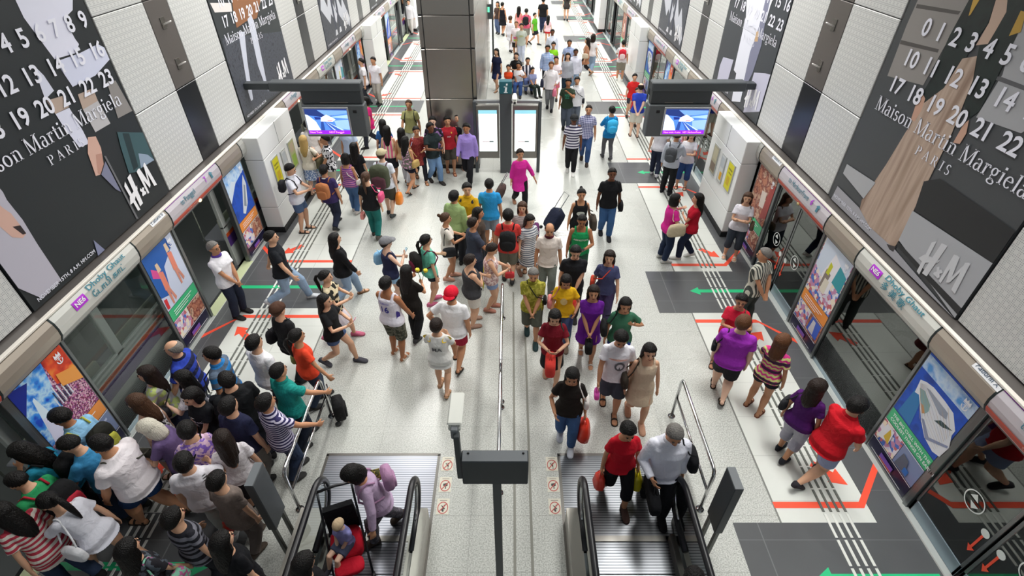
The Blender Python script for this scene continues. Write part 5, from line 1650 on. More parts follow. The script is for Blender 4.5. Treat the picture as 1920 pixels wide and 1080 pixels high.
        if st == 'p':
            ha.limb([S(hd(p)) for p in ((0, -.058, .955), (0, -.085, .945), (0, -.098, .91))] + [S(up(p)) for p in ((0, -.100, .85), (0, -.092, .78), (0, -.088, .74))], [.012 * H, .017 * H, .021 * H, .020 * H, .014 * H, .006 * H])
        if st == 'u':
            ha.limb([S(hd((0, -.050, .968))), S(hd((0, -.072, .985)))], [.018 * H, .022 * H])
        ha.obj('hair', hm_, root)
        if st == 'c':
            capm = fabric(dec.get('cap', '#555555') if dec else '#555555'); ca = Acc(); rings = []
            for i in range(7):
                t = math.pi / 2 * i / 6.5
                rings.append([S(hd((math.cos(a) * .060 * math.cos(t), math.sin(a) * .071 * math.cos(t) - .001, .952 + .062 * math.sin(t)))) for a in [2 * math.pi * k / 18 for k in range(18)]])
            ca.loft(rings)
            if not (dec and dec.get('nobrim')):
                bs = dec.get('back', 1) if dec else 1
                ca.loft([[S(hd((math.sin(a) * .052, bs * (.05 + .058 * math.cos(a)), .955 + dz))) for a in [math.radians(-80 + 160 * k / 8) for k in range(9)]] + [S(hd((0, bs * .03, .957 + dz)))] for dz in (0, .006)])
            ca.obj('cap', capm, root)
    # ---------------- clothes
    def shell(g): return g
    tk = top[0]; tspec = top[1:]
    off = .0105 if tk not in 'PlL' else .013
    if tk != 'x':
        tm = fabric(tspec)
        tp = Acc()
        bottom = {'t': .475, 'v': .485, 'p': .47, 'P': .465, 'l': .46, 'L': .36, 'd': .33, 'D': .32, 'T': .42, 'q': .52, 'J': .44, 'k': .485, 'S': .60}[tk] if not sit else .50
        neck = (.848 if male else .834) if tk not in 'vdkS' else (.80 if tk != 'S' else .765)
        prof = []
        for z_, rx, ry, yo in tor:
            if z_ < bottom - .001 or z_ > neck: continue
            loose = .004 + max(0, (.72 - z_)) * .03
            if tk in 'v' and z_ > .78: rx = min(rx, sw * .80)
            prof.append((z_, rx * f2(z_) + off + (loose if z_ < .80 else 0), ry * f2(z_) ** 1.2 + off + (loose if z_ < .80 else 0), yo))
        if prof[0][0] > bottom:
            z0, rx0, ry0, yo0 = prof[0]
            fl = (.022 if tk in 'dD' else .012) * (z0 - bottom) / .15
            base = (max(hr * fat + .02, rx0), max(.08 * fat, ry0))
            prof.insert(0, (bottom, base[0] + fl, base[1] + fl + stride * .08, yo0))
        if prof[-1][0] < neck:
            prof.append((neck, .048 if neck > .84 else (.062 if neck > .82 else sw * (.62 if tk != 'S' else .95)), .046 if neck > .84 else .050, -.004))
        lo2 = {'j': .014, 'c': .015, 's': .021, 'h': .015, 'm': .018, 'g': .006}.get(bot[0], .004) + .007
        pr2 = []
        zz_ = sorted(set([p[0] for p in prof] + [bottom + (prof[1][0] - bottom) * k / 4 for k in range(1, 4)]))
        for z_ in zz_:
            for i in range(len(prof) - 1):
                if prof[i][0] <= z_ <= prof[i + 1][0]:
                    q = (z_ - prof[i][0]) / max(1e-6, prof[i + 1][0] - prof[i][0]); r_ = tuple(prof[i][k] * (1 - q) + prof[i + 1][k] * q for k in range(4)); break
            z_, rx, ry, yo = (z_,) + r_[1:]
            if z_ < .56 and not sit:
                e_ = leg_ext(min(z_ + hipz - .515, hipz - .01), lo2)
                if e_:
                    a_, b_ = min(yo - ry, e_[0]), max(yo + ry, e_[1]); w2 = min(1, (.56 - z_) / .05)
                    ry = ry * (1 - w2) + w2 * (b_ - a_) / 2; yo = yo * (1 - w2) + w2 * (a_ + b_) / 2
                    rx = max(rx, hw + TH + lo2 * .9)
            pr2.append((z_, rx, ry, yo))
        tp.loft([[S(up(p)) if z_ > .50 or lean == 0 else S(np.array(p) + V3(0, 0, hipz - .515)) for p in ering(0, yo, z_, rx, ry, 18, .85)] for z_, rx, ry, yo in pr2])
        slv = {'t': .62, 'p': .62, 'l': 2.0, 'P': 2.0, 'L': 1.6, 'D': .60, 'T': .66, 'q': .5, 'J': 2.0}.get(tk, 0)
        for sd in 'lr':
            sh, el, wr_ = arms_[sd]
            a_ = (.029 if male else .0245) * (1 + (fat - 1) * .7)
            if slv:
                if slv <= 1: pts = [sh, sh + (el - sh) * slv * .5, sh + (el - sh) * slv]; rs = [a_ * 1.22 + .008, a_ + .012, a_ + .017]
                else:
                    q = slv - 1
                    pts = [sh, (sh + el) / 2, el, el + (wr_ - el) * q * .96]; rs = [a_ * 1.22 + .011, a_ + .014, a_ * .8 + .016, .0155 + .012 + (1 - q) * .01]
                d0 = nrm(pts[0] - pts[1])
                tp.limb([S(pts[0] + d0 * .036), S(pts[0] + d0 * .028), S(pts[0] + d0 * .014)] + [S(p) for p in pts], [rs[0] * .40 * H, rs[0] * .66 * H, rs[0] * .86 * H, rs[0] * .94 * H] + [r * H for r in rs[1:]], 12, False)
            elif tk in 'vdk':
                ss = sh * .80 + up((0, 0, .815)) * .20
                inn = up((math.copysign(.052, sh[0]), -.004, .838))
                for yf in (.034, -.034):
                    tp.limb([S(up((math.copysign(sw * .62, sh[0]), yf * 1.45, .775))), S((inn + ss) / 2 + RL @ V3(0, yf * .55, .012)), S((inn + ss) / 2 + RL @ V3(0, 0, .022))], [.016 * H, .014 * H, .014 * H], 8)
        nm = {'t': 't_shirt', 'v': 'tank_top', 'p': 'polo_shirt', 'P': 'shirt', 'l': 'long_sleeve_top', 'L': 'tunic', 'd': 'dress', 'D': 'dress', 'T': 'loose_top', 'q': 'cropped_top', 'J': 'jacket', 'k': 'camisole', 'S': 'strapless_top'}[tk]
        tp.obj(nm, tm, root, max(.0105, vox * 1.1), 3)
        if tk in 'pP':
            co = Acc(); cm = fabric(dec['collar']) if dec and 'collar' in dec else tm
            co.loft([[S(up((math.cos(a) * r, math.sin(a) * r * .95 - .002, z_))) for a in [2 * math.pi * k / 16 for k in range(16)]] for z_, r in ((.838, .054), (.848, .056), (.862, .047), (.866, .044), (.850, .040))])
            co.obj('collar', cm, root)
        def surf(a, b, back):
            """point on the chest (or back) of the shirt"""
            best = prof[-1]
            for i in range(len(prof) - 1):
                if prof[i][0] <= b <= prof[i + 1][0]:
                    q = (b - prof[i][0]) / (prof[i + 1][0] - prof[i][0]); best = tuple(prof[i][k] * (1 - q) + prof[i + 1][k] * q for k in range(4))
            rx, ry = best[1], best[2]
            yy = ry * math.sqrt(max(0, 1 - min(1, (a / rx)) ** 2)) ** .85 + .007
            return tuple(S(up((a, best[3] + (-yy if back else yy), b))))
        if dec and 'txt' in dec:
            b_ = MB()
            for (s_, a0, b0, sz, c_, back) in dec['txt']:
                v, f = text_geo(s_, .02); w_ = max(p[0] for p in v)
                b_.add([surf(((p[0] - w_ / 2) * sz + a0) * (1 if back else -1), b0 + p[1] * sz, back) for p in v], f, mat(c_, .7))
            b_.build('shirt_print', root)
        if dec and 'blob' in dec:
            b_ = MB()
            for (a0, b0, ra, rb, c_, back) in dec['blob']:
                n_ = 14
                pts = [surf(a0 + ra * math.cos(2 * math.pi * k / n_), b0 + rb * math.sin(2 * math.pi * k / n_), back) for k in range(n_)] + [surf(a0, b0, back)]
                b_.add(pts, [(k, (k + 1) % n_, n_) for k in range(n_)], mat(c_, .7))
            b_.build('shirt_print', root)
    bk = bot[0]
    if bk != 'x':
        bm = fabric(bot[1:]); bt = Acc()
        if bk == 'k':
            zb = .30 if not sit else .26
            kr = []
            for z_, rx, ry in ((zb, .125, .115), (.35, .120, .104), (.40, .116, .095), (.45, .112, .088), (.50, hr * fat + .010, .080), (.56, hr * .95 * fat + .008, .074), (.60, wr * fat + .006, .064)):
                yo = 0; e_ = leg_ext(min(z_, hipz - .01), .012) if not sit and z_ < .52 else None
                if e_:
                    a_, b_ = min(-ry, e_[0]), max(ry, e_[1]); ry = (b_ - a_) / 2; yo = (a_ + b_) / 2
                kr.append([S(p) for p in ering(0, yo, z_, rx, ry, 18, .9)])
            bt.loft(kr)
        else:
            end = {'j': 1.97, 'c': 1.45, 's': .98, 'h': .42, 'm': .72, 'g': 1.97}[bk]
            lo = {'j': .012, 'c': .013, 's': .019, 'h': .013, 'm': .016, 'g': .004}[bk]
            bt.loft([[S(up(p)) if z_ > .53 else S(V3(*p) + V3(0, 0, hipz - .515)) for p in ering(0, yo, z_, rx, ry, 16, .85)] for z_, rx, ry, yo in ((.452, .058, .052, 0), (.485, hr * .92 * fat + lo * .8, .072 * fat + lo, 0), (.525, hr * fat + lo * .7, .074 * fat + lo * .7, -.003), (.575, (wr * .4 + hr * .6) * fat + .006, .068 * fat + .004, 0), (.605, wr * fat + .005, .062 * fat + .004, 0))])
            for sd in 'lr':
                hp, kn, an, lift = legs[sd]
                th = (.054 if male else .056) * fat
                K = [(0, hp + V3(0, 0, .01), th * 1.08), (.5, hp * .5 + kn * .5, th * .88), (1, kn, .038 * fat), (1.32, kn * .68 + an * .32 + V3(0, -.006, 0), .039 * fat), (1.65, kn * .35 + an * .65, .032 * fat), (1.97, kn * .03 + an * .97, .029)]
                pts = []; rs = []
                for i, (t_, p, r) in enumerate(K):
                    if t_ <= end: pts.append(p); rs.append(r + lo)
                    else:
                        t0, p0, r0 = K[i - 1]
                        if t0 < end:
                            q = (end - t0) / (t_ - t0); pts.append(p0 * (1 - q) + p * q); rs.append(r0 * (1 - q) + r * q + lo + (.004 if bk in 'shmj' else 0))
                        break
                bt.limb([S(pts[0] + nrm(pts[0] - pts[1]) * .02)] + [S(p) for p in pts], [rs[0] * .8 * H] + [r * H for r in rs], 12, False)
        nm = {'k': 'skirt', 'j': 'trousers', 'c': 'cropped_trousers', 's': 'shorts', 'h': 'hot_pants', 'm': 'shorts', 'g': 'leggings'}[bk]
        bt.obj(nm, bm, root, max(.0105, vox * 1.1), 3)
    if dec and 'glasses' in dec:
        g_ = MB()
        for sg in (-1, 1):
            g_.tube([tuple(S(hd((sg * .018 + .014 * math.cos(a), .060, .941 + .011 * math.sin(a))))) for a in [2 * math.pi * k / 10 for k in range(11)]], .0016 * H, BLACK, 5)
            g_.tube([tuple(S(hd((sg * .032, .058, .943)))), tuple(S(hd((sg * .048, .0, .943))))], .0014 * H, BLACK, 5)
        g_.build('glasses', root)
    T = Matrix.Translation((x, y, z)) @ Matrix.Rotation(-math.radians(face), 4, 'Z')
    W_ = lambda p: T @ Vector(tuple(S(p)))
    info = {'root': root, 'W': W_, 'H': H, 'face': face, 'up': up, 'sw': sw, 'hr': hr * fat,
            'hand': {sd: arms_[sd][2] + nrm(arms_[sd][2] - arms_[sd][1]) * .055 for sd in 'lr'}, 'sh': {sd: arms_[sd][0] for sd in 'lr'}, 'el': {sd: arms_[sd][1] for sd in 'lr'}, 'T': T, 'z': z, 'hd': hd}
    return info

# ------------------------------------------------------------------ bags and things people carry (each a thing of its own)
def _frame(P, p, name, label, cat, group='bags carried by the crowd'):
    loc = P['W'](p)
    t_ = empty(name, loc, -math.radians(P['face']), label, cat, group)
    o = np.array(p, float) * P['H']
    return t_, o
def rounded(mb, c, r, mt, n=14, sq=.55, taper=1.0, jitter=0.0, seed=1):
    rings = []; rnd = random.Random(seed)
    for i in range(9):
        t = -1 + 2 * i / 8
        k_ = (1 - abs(t) ** 5) ** .5 if abs(t) < 1 else .05
        k_ = max(k_, .12); f_ = 1 + (taper - 1) * (t + 1) / 2
        rings.append([(c[0] + r[0] * k_ * f_ * math.copysign(abs(math.cos(a)) ** sq, math.cos(a)) * (1 + rnd.uniform(-jitter, jitter)), c[1] + r[1] * k_ * f_ * math.copysign(abs(math.sin(a)) ** sq, math.sin(a)) * (1 + rnd.uniform(-jitter, jitter)), c[2] + r[2] * t) for a in [2 * math.pi * k / n for k in range(n)]])
    mb.loft(rings, mt)
def backpack(P, col, label, s=1.0, col2=None):
    H = P['H']; t_, o = _frame(P, P['up']((0, -.125 - .02 * s, .70)), 'backpack', label, 'backpack')
    mt = fabric(col); b = MB(); rounded(b, (0, -.02 * s, 0), (.155 * s, .085 * s, .215 * s), mt); b.build('main_pack', t_)
    b = MB(); rounded(b, (0, -.10 * s, -.07 * s), (.115 * s, .035 * s, .115 * s), fabric(col2 or col)); b.build('front_pocket', t_)
    for sg in (-1, 1):
        q = [P['up']((sg * .060, -.075, .80)), P['up']((sg * .072, -.03, .850)), P['up']((sg * .074, .055, .80)), P['up']((sg * .088, .088, .72)), P['up']((sg * .108, .03, .645)), P['up']((sg * .08, -.07, .61))]
        b = MB(); b.tube([tuple(np.array(p) * H - o) for p in q], .013, fabric(col2 or col), 8); b.build('strap', t_)
    return t_
def shoulder_bag(P, side, col, label, s=1.0, dz=0.0, cross=False, name='shoulder_bag', yo=.0):
    H = P['H']; sg = -1 if side == 'l' else 1
    cen = V3(sg * (P['hr'] + .075 * s), yo, .56 + dz)
    t_, o = _frame(P, cen, name, label, 'bag')
    b = MB(); rounded(b, (0, 0, 0), (.062 * s, .165 * s, .125 * s), fabric(col), sq=.6, taper=.82); b.build('bag_body', t_)
    top = P['sh']['r' if (side == 'l') else 'l'] if cross else P['sh'][side]
    a = np.array(top) * (.62 if cross else .80) + np.array(P['up']((0, 0, .82))) * (.38 if cross else .2)
    for yy in (-.05, .05):
        pts = [cen + V3(-sg * .01, yy * 1.2, .10 * s), (cen + a) / 2 + V3(0, yy * (1.9 if cross else 1.0) + (.03 if cross and yy > 0 else 0), .03), a + V3(0, yy * .45, .03), a + V3(0, 0, .042)]
        b = MB(); b.tube([tuple(p * H - o) for p in pts], .010, fabric(col), 7); b.build('strap', t_)
    return t_
def hand_bag(P, side, col, label, s=1.0, kind='plastic', name=None):
    """a bag hanging from a hand"""
    H = P['H']; hp = np.array(P['hand'][side]); drop = {'plastic': .33, 'tote': .30, 'brief': .22, 'paper': .30}[kind] * s
    bot = max(.01, hp[2] * H - drop - .06)
    hz = hp[2] * H
    t_ = empty(name or {'plastic': 'plastic_bag', 'tote': 'tote_bag', 'brief': 'briefcase', 'paper': 'paper_bag'}[kind], P['W']((hp[0], hp[1], bot / H)), -math.radians(P['face']), label, 'bag', 'bags carried by the crowd')
    hh = hz - bot - .07
    b = MB()
    if kind == 'plastic':
        rounded(b, (0, 0, hh / 2), (.07 * s + .03, .13 * s + .02, hh / 2), mat(col, .35, coat=.2), jitter=.10, taper=.62, sq=.8, seed=int(hz * 1e4))
    elif kind == 'brief':
        rounded(b, (0, 0, hh / 2), (.055 * s, .19 * s, hh / 2), fabric(col), sq=.4)
    else:
        rounded(b, (0, 0, hh / 2), (.075 * s, .17 * s, hh / 2), fabric(col), sq=.5, taper=.95)
    b.build('bag_body', t_)
    for xx in (-.02, .02):
        b = MB(); b.tube([(xx, -.06 * s, hh * .97), (xx * .6, -.03 * s, hh + .05), (xx * .2, 0, hh + .075), (xx * .6, .03 * s, hh + .05), (xx, .06 * s, hh * .97)], .006, mat(col, .5), 6); b.build('handle', t_)
    return t_
def phone(P, side, label, col='#15171c'):
    H = P['H']; hp = np.array(P['hand'][side]) + V3(0, .012, .02)
    t_ = empty('mobile_phone', P['W'](hp), -math.radians(P['face']), label, 'phone', 'phones in hands')
    M3 = Matrix.Rotation(math.radians(-35), 3, 'X')
    b = MB(); b.rbox((-.034, -.005, -.065), (.034, .005, .065), mat(col, .3), .004); b.v = [tuple(M3 @ Vector(p)) for p in b.v]; b.build('phone_case', t_)
    b = MB(); b.add([(-.03, -.0055, -.058), (.03, -.0055, -.058), (.03, -.0055, .058), (-.03, -.0055, .058)], [(0, 1, 2, 3)], mat('#9fb6c4', .2, emit=.4)); b.v = [tuple(M3 @ Vector(p)) for p in b.v]; b.build('phone_screen', t_)
def suitcase(x, y, rz, col, label, s=1.0, tilt=0.0, name='suitcase', hx=None):
    t_ = empty(name, (x, y, 0), rz, label, 'suitcase', 'wheeled luggage')
    M3 = Matrix.Rotation(tilt, 3, 'X')
    def fin(b, n_):
        b.v = [tuple(M3 @ Vector(p)) for p in b.v]
        zm = .0
        b.build(n_, t_)
    b = MB(); rounded(b, (0, 0, .36 * s), (.20 * s, .12 * s, .30 * s), fabric(col), sq=.4); fin(b, 'case_body')
    b = MB(); rounded(b, (0, .115 * s, .30 * s), (.15 * s, .03 * s, .17 * s), fabric(col), sq=.4); fin(b, 'front_pocket')
    for sg in (-1, 1):
        b = MB(); b.tube([(sg * .16 * s - .015, -.09 * s, .045), (sg * .16 * s + .015, -.09 * s, .045)], .045, RUBBER, 12); fin(b, 'wheel')
    b = MB(); b.tube([(-.10 * s, -.10 * s, .6 * s), (-.10 * s, -.10 * s, 1.02 * s), (.10 * s, -.10 * s, 1.02 * s), (.10 * s, -.10 * s, .6 * s)], .011, mat('#8c8f92', .3, .8), 7); fin(b, 'pull_handle')
    return t_
def flowers(P, side):
    hp = P['W'](P['hand'][side])
    t_ = empty('flower_bunch', tuple(hp), 0, 'two yellow flowers on stems held by woman with waist long hair', 'flower')
    for dx, dy, dz in ((-.05, .03, .22), (.09, .05, .19)):
        b = MB(); b.tube([(0, 0, -.08), (dx * .4, dy * .4, dz * .5), (dx, dy, dz)], .006, mat('#4f7a35', .6), 6); b.build('stem', t_)
        b = MB()
        for k in range(6):
            a = 2 * math.pi * k / 6
            b.ball((dx + .022 * math.cos(a), dy + .022 * math.sin(a), dz + .02), (.022, .022, .034), mat('#e3d233', .5), 6)
        b.build('bloom', t_)


# ------------------------------------------------------------------ the crowd
q = person(-5.366, 4.014, 1.7, 275, 'm', 'c', 'sk', 'p#8fc3e8', 'j#2f3d57', 'b#333333', 'pf', 0.15, label='man in light blue polo with black and yellow backpack by the near left advert', lean=8, nod=15)
backpack(q, '#23241f', 'black backpack with yellow trim on man in light blue polo', 1.0, '#b9b84a')
q = person(-5.520, 3.613, 1.64, 265, 'f', 'b', 'lk', 't#2f9fc4', 'j#17181c', 'b#222222', 'up', 0.15, label='woman in turquoise tee with messy dark hair touching her face, far left', lean=12, nod=20)
backpack(q, '#1c1d1f', 'plain black backpack on woman in turquoise tee', .95)
q = person(-5.077, 3.687, 1.62, 270, 'm', 'a', 'sk', 't#3f8fc0', 'j#2f3d57', 'b#333333', 'pp', 0.1, label='boy in blue tee looking down at phone between two men, far left', lean=6, nod=28)
phone(q, 'r', 'phone held by boy in blue tee at far left')
q = person(-4.633, 3.597, 1.78, 275, 'm', 'b', 'nk', 't#ece6ea', 'm#21406e', 's#3a332c', 'ff', 0.3, label='heavy man in white tee and navy shorts striding left with crossbody strap', fat=1.28, lean=6)
shoulder_bag(q, 'r', '#4a4a42', 'small dark crossbody bag on heavy man in white tee', .7, .02, True)
q = person(-5.344, 3.220, 1.6, 275, 'm', 'a', 'nk', 't#2f9e62', 'j#22252c', 'b#222222', 'dp', 0.15, label='person with close cropped hair in green printed tee, far left', lean=10, nod=15)
backpack(q, '#18191b', 'black backpack with red patches on person in green tee', 1.15, '#b3283a')
q = person(-4.815, 2.999, 1.6, 280, 'f', 'a', 'pk', 't#dfe0ea', 'h#51617f', 'b#e6e2e2', 'ud', 0.42, label='woman with ponytail and pink hair tie, white tee and denim shorts, walking left', lean=18, nod=12)
shoulder_bag(q, 'l', '#dfe0e4', 'white shoulder bag on woman in white tee and denim shorts', .9, -.04)
q = person(-5.204, 2.814, 1.62, 285, 'f', 'a', 'lk', 'T#d9d2c8|h|#b3384a|.06', 'j#2f3d57', 'b#222222', 'dd', 0.2, label='woman with long black hair in red and white striped top, left edge', lean=14)
q = person(-4.714, 4.321, 1.62, 262, 'f', 'w', 'lb', 'S#e9e6ea|f|#2b2730|.03', 'k#d6d2da|f|#2b2730|.03', 's#55432f', 'dd', 0.15, label='woman with bare shoulders in black and white patterned strapless dress', lean=4)
q = person(-4.899, 4.800, 1.62, 250, 'f', 'a', 'ld', 't#a9a9ad|f|#b7c77a|.09', 'k#2c3148', 's#55432f', 'pd', 0.15, label='woman in grey tee with yellow green print and black strap')
shoulder_bag(q, 'l', '#2d2d31', 'black shoulder bag on woman in grey printed tee', .8, .04, True)
q = person(-4.707, 5.193, 1.72, 262, 'm', 'a', 'bg', 'p#2f46b0|h|#1c2140|.16', 'j#3a3f4a', 'b#2b2b2b', 'fd', 0.2, label='balding man in royal blue polo with dark chest panel by the left glass', fat=1.1)
q = person(-4.119, 5.075, 1.72, 265, 'm', 'b', 'nk', 'p#5f6f84|h|#2f86d0|.14', 'j#3a4458', 'b#2b2b2b', 'df', 0.2, label='man in blue and grey polo with dark messenger strap near left doors')
shoulder_bag(q, 'l', '#23262c', 'dark messenger bag on man in blue and grey polo', 1.0, 0, True)
q = person(-4.402, 4.752, 1.58, 262, 'f', 'w', 'lk', 'T#e6e4ea|f|#cfcad6|.02', 'j#3b3f52', 'b#333333', 'pf', 0.1, label='woman in white lacy top with black hair, in left queue')
q = person(-4.108, 4.438, 1.6, 205, 'f', 'a', 'ok', 't#16181d', 'j#2b2d36', 'b#333333', 'cc', 0.05, label='woman in black tee with round white Hard Rock print', dec={'txt': [('Hard Rock', 0, 0.7, 0.03, '#e9ebee', 0), ('CAFE', 0, 0.668, 0.014, '#e9ebee', 0)], 'blob': [(0, 0.75, 0.02, 0.003, '#e9ebee', 0), (0, 0.655, 0.03, 0.003, '#e9ebee', 0)]}, nod=12)
hand_bag(q, 'l', '#8d8a93', 'grey fabric bag held by woman in black printed tee', .8, 'tote')
q = person(-3.690, 4.580, 1.74, 315, 'm', 'a', 'nk', 't#17191c', 'j#23262e', 'b#222222', 'dd', 0.15, label='broad man in plain black tee seen from behind, left crowd', fat=1.15)
q = person(-4.318, 3.991, 1.56, 262, 'f', 'a', 'hw', 't#6d5a86', 'j#3b3f52', 'b#333333', 'pd', 0.1, label='white haired older woman in purple top, in left queue', lean=10, nod=14)
q = person(-3.904, 3.877, 1.62, 325, 'f', 'a', 'sk', 't#e6c5de|f|#8f6fd0|.045', 'c#6e6a62', 's#4a4034', 'pd', 0.12, label='person with short black hair in pink and blue floral shirt')
shoulder_bag(q, 'l', '#17171b', 'black crossbody bag on person in floral shirt', .85, .0, True)
q = person(-3.692, 3.412, 1.66, 340, 'm', 'a', 'sk', 't#eceaf2', 'j#c9c8c4', 'b#dddddd', 'dp', 0.12, label='man in white tee with three black shoulder stripes seen from behind', fat=1.08, dec={'blob': [(0.1, 0.815, 0.03, 0.004, '#222222', 1), (0.1, 0.8, 0.03, 0.004, '#222222', 1), (0.1, 0.785, 0.03, 0.004, '#222222', 1)]})
q = person(-3.263, 3.229, 1.58, 15, 'f', 'a', 'sk', 'T#6f645f|s|#8a7c74|.02', 'j#675d58', 'b#4a4038', 'dd', 0.12, label='woman with short hair in taupe speckled tunic and trousers, lower left')
hand_bag(q, 'l', '#d8342a', 'red plastic bag beside woman in taupe tunic', .9)
q = person(-3.424, 3.756, 1.62, 330, 'f', 'a', 'ld', 't#e4e0e4|f|#d6d0d6|.03', 'k#15151a', 's#333333', 'fd', 0.15, label='woman with long dark hair in white keyhole back top and black skirt', dec={'blob': [(0.0, 0.72, 0.028, 0.035, '#c99a7c', 1)]})
q = person(-3.505, 4.179, 1.7, 15, 'm', 'a', 'sk', 't#262a48', 'j#8d8984', 'b#333333', 'dd', 0.1, label='man in navy tee and beige trousers seen from behind, beside striped polo man')
q = person(-3.081, 4.248, 1.68, 35, 'm', 'b', 'sk', 'p#d9d4ea|h|#34305c|.042', 'j#2f3d57', 'b#333333', 'dR', 0.1, label='man in purple and white striped polo with a hand on the left railing')
q = person(-3.115, 4.788, 1.68, 32, 'm', 'b', 'nk', 'p#17837c|p|#1f968c|.03', 'j#1f2736', 'b#333333', 'dR', 0.15, label='man in teal shirt holding a white paper near the left railing')
hand_bag(q, 'l', '#e9e9e6', 'white carrier bag held by man in teal shirt', .8, 'paper')
q = person(-3.629, 5.304, 1.7, 25, 'm', 'a', 'sk', 't#eeeef4', 'j#3b3f48', 'b#333333', 'fd', 0.1, label='man in plain white tee standing on left tactile strip')
q = person(-3.521, 2.789, 1.6, 22, 'f', 'a', 'sk', 't#26262e|h|#7d7d88|.085', 'j#23252c', 'b#222222', 'fd', 0.1, label='woman with short black hair in black and grey striped top, bottom left', dec=None)
q = person(-3.803, 2.464, 1.6, 10, 'f', 'a', 'lk', 't#2b2a30|f|#58606a|.06', 'j#23252c', 'b#222222', 'df', 0.1, label='woman with long straight black hair at bottom left edge')
shoulder_bag(q, 'r', '#8fd0b4|f|#c46a9d|.05', 'mint and pink patterned bag on woman with straight black hair', 1.0)
q = person(-2.889, 2.529, 1.62, 25, 'f', 'a', 'lk', 't#121318', 'j#17181c', 'b#222222', 'dd', 0.1, label='woman in black tee with shiny black hair at bottom left')
q = person(-3.139, 5.551, 1.6, 48, 'f', 'b', 'pk', 't#e0462a', 'j#2f3a4e', 'b#333333', 'do', 0.15, label='girl in orange red top with long ponytail pulling a black case')
shoulder_bag(q, 'l', '#6f7a4a', 'olive green bag on girl in orange red top', .9)
suitcase(q['W'](q['hand']['r'])[0]+.05, q['W'](q['hand']['r'])[1]-.15, -1.2, '#1b1b1d', 'black soft case beside girl in orange red top', .75)
q = person(-3.595, 6.097, 1.64, 28, 'f', 'a', 'cb', 'J#17181b', 'j#1c1d22', 'b#222222', 'dd', 0.15, label='woman in brown knit cap and black top with long brown hair', dec={'cap': '#4a3226', 'nobrim': 1})
shoulder_bag(q, 'l', '#202024', 'large black shoulder bag on woman in brown knit cap', 1.15, .0, True)
q = person(-2.998, 6.444, 1.58, 95, 'f', 'a', 'lk', 't#17181b', 'h#4a5f86', 'b#4a4a52', 'pp', 0.34, label='woman in black tee and denim shorts walking right with a paper')
phone(q, 'l', 'pink edged card in hands of woman in denim shorts', '#d8588a')
q = person(-3.159, 7.079, 1.58, 85, 'f', 'a', 'pk', 't#22221f|f|#d6c9a8|.10', 'k#d7cfd8', 'b#c86a86', 'pp', 0.3, label='woman in black and cream top with pale pink skirt, walking right')
q = person(-4.446, 8.139, 1.76, 75, 'm', 'a', 'nk', 't#1b1e24', 'j#8fa6c0', 'b#c9cdd2', 'tf', 0.42, label='man in black tee and light jeans walking right on the dark band')
q = person(-3.311, 8.242, 1.62, 55, 'f', 'a', 'lk', 'l#131417', 'j#8fa6c0', 's#8a6a4a', 'df', 0.36, label='woman in black long sleeve top and light jeans walking right')
q = person(-5.336, 7.773, 1.68, 105, 'm', 'b', 'ng', 'p#f0eef4', 'j#232a3c', 'b#222222', 'cc', 0.0, label='station staff man in white polo standing at the open left door', dec={'collar': '#5a3f96', 'glasses': 1})
q = person(-5.059, 10.957, 1.72, 88, 'm', 'a', 'sk', 'p#e4e6f0', 'm#4f6485', 's#26262a', 'pp', 0.05, label='man in white polo and blue cargo shorts using a phone by left column', nod=18)
phone(q, 'l', 'phone held by man in blue cargo shorts')
backpack(q, '#2c2d31', 'dark backpack on man in blue cargo shorts', .75)
q = person(-4.324, 11.109, 1.66, 8, 'm', 'b', 'sk', 't#3a2f5e', 'j#262c40', 'b#333333', 'dd', 0.3, label='person in navy purple top with tan backpack walking away', dec={'blob': [(0, 0.845, 0.03, 0.006, '#f0f0f0', 1)]})
backpack(q, '#b5744a', 'tan leather backpack on person in navy purple top', 1.0)
q = person(-5.340, 12.835, 1.64, 4, 'f', 'w', 'ly', 't#ece4d4', 'k#6f86b0|f|#d5dcea|.035', 's#6b5a48', 'fs', 0.0, label='blonde woman in cream top and blue patterned skirt')
shoulder_bag(q, 'r', '#55523c', 'big olive handbag on blonde woman', 1.25, .02)
q = person(-5.500, 13.750, 1.72, 350, 'm', 'a', 'nk', 'p#ece7e4', 'j#15161a', 'b#222222', 'dd', 0.0, label='man in white shirt and black trousers beside blonde woman')
q = person(-4.750, 12.750, 1.7, 245, 'm', 'b', 'sk', 'p#e9e9ee|f|#1a1b22|.06', 'j#b9ae98', 'b#55504a', 'cp', 0.0, label='man in black and white tropical print shirt with beige trousers')
q = person(-4.450, 13.700, 1.72, 200, 'm', 'b', 'sk', 'p#b9cbe6', 'j#2b3852', 'b#333333', 'dd', 0.0, label='man in light blue shirt standing behind the left display')
q = person(-3.946, 12.423, 1.62, 5, 'f', 'a', 'lk', 't#15151a', 'k#3f403c', 's#333333', 'dd', 0.05, label='woman with very long black hair in black tee and grey skirt')
q = person(-4.024, 11.859, 1.58, 12, 'f', 'b', 'ok', 'v#7a4a96|h|#c884ac|.05', 'j#4a6a94', 'b#d0c8c4', 'dd', 0.12, label='woman in purple striped top and blue jeans with white strap')
shoulder_bag(q, 'r', '#ded8d4', 'white strap bag on woman in purple striped top', .6, .0, True)
q = person(-3.251, 10.661, 1.66, 5, 'f', 'a', 'pb', 't#191a1d', 'j#1f6b66', 'b#55504a', 'dd', 0.15, label='woman in black top and baggy teal trousers with brown ponytail')
shoulder_bag(q, 'r', '#d8547e', 'bright pink shoulder bag on woman in teal trousers', .95, .10)
hand_bag(q, 'l', '#e0928a', 'pale red bag in left hand of woman in teal trousers', .6, 'tote')
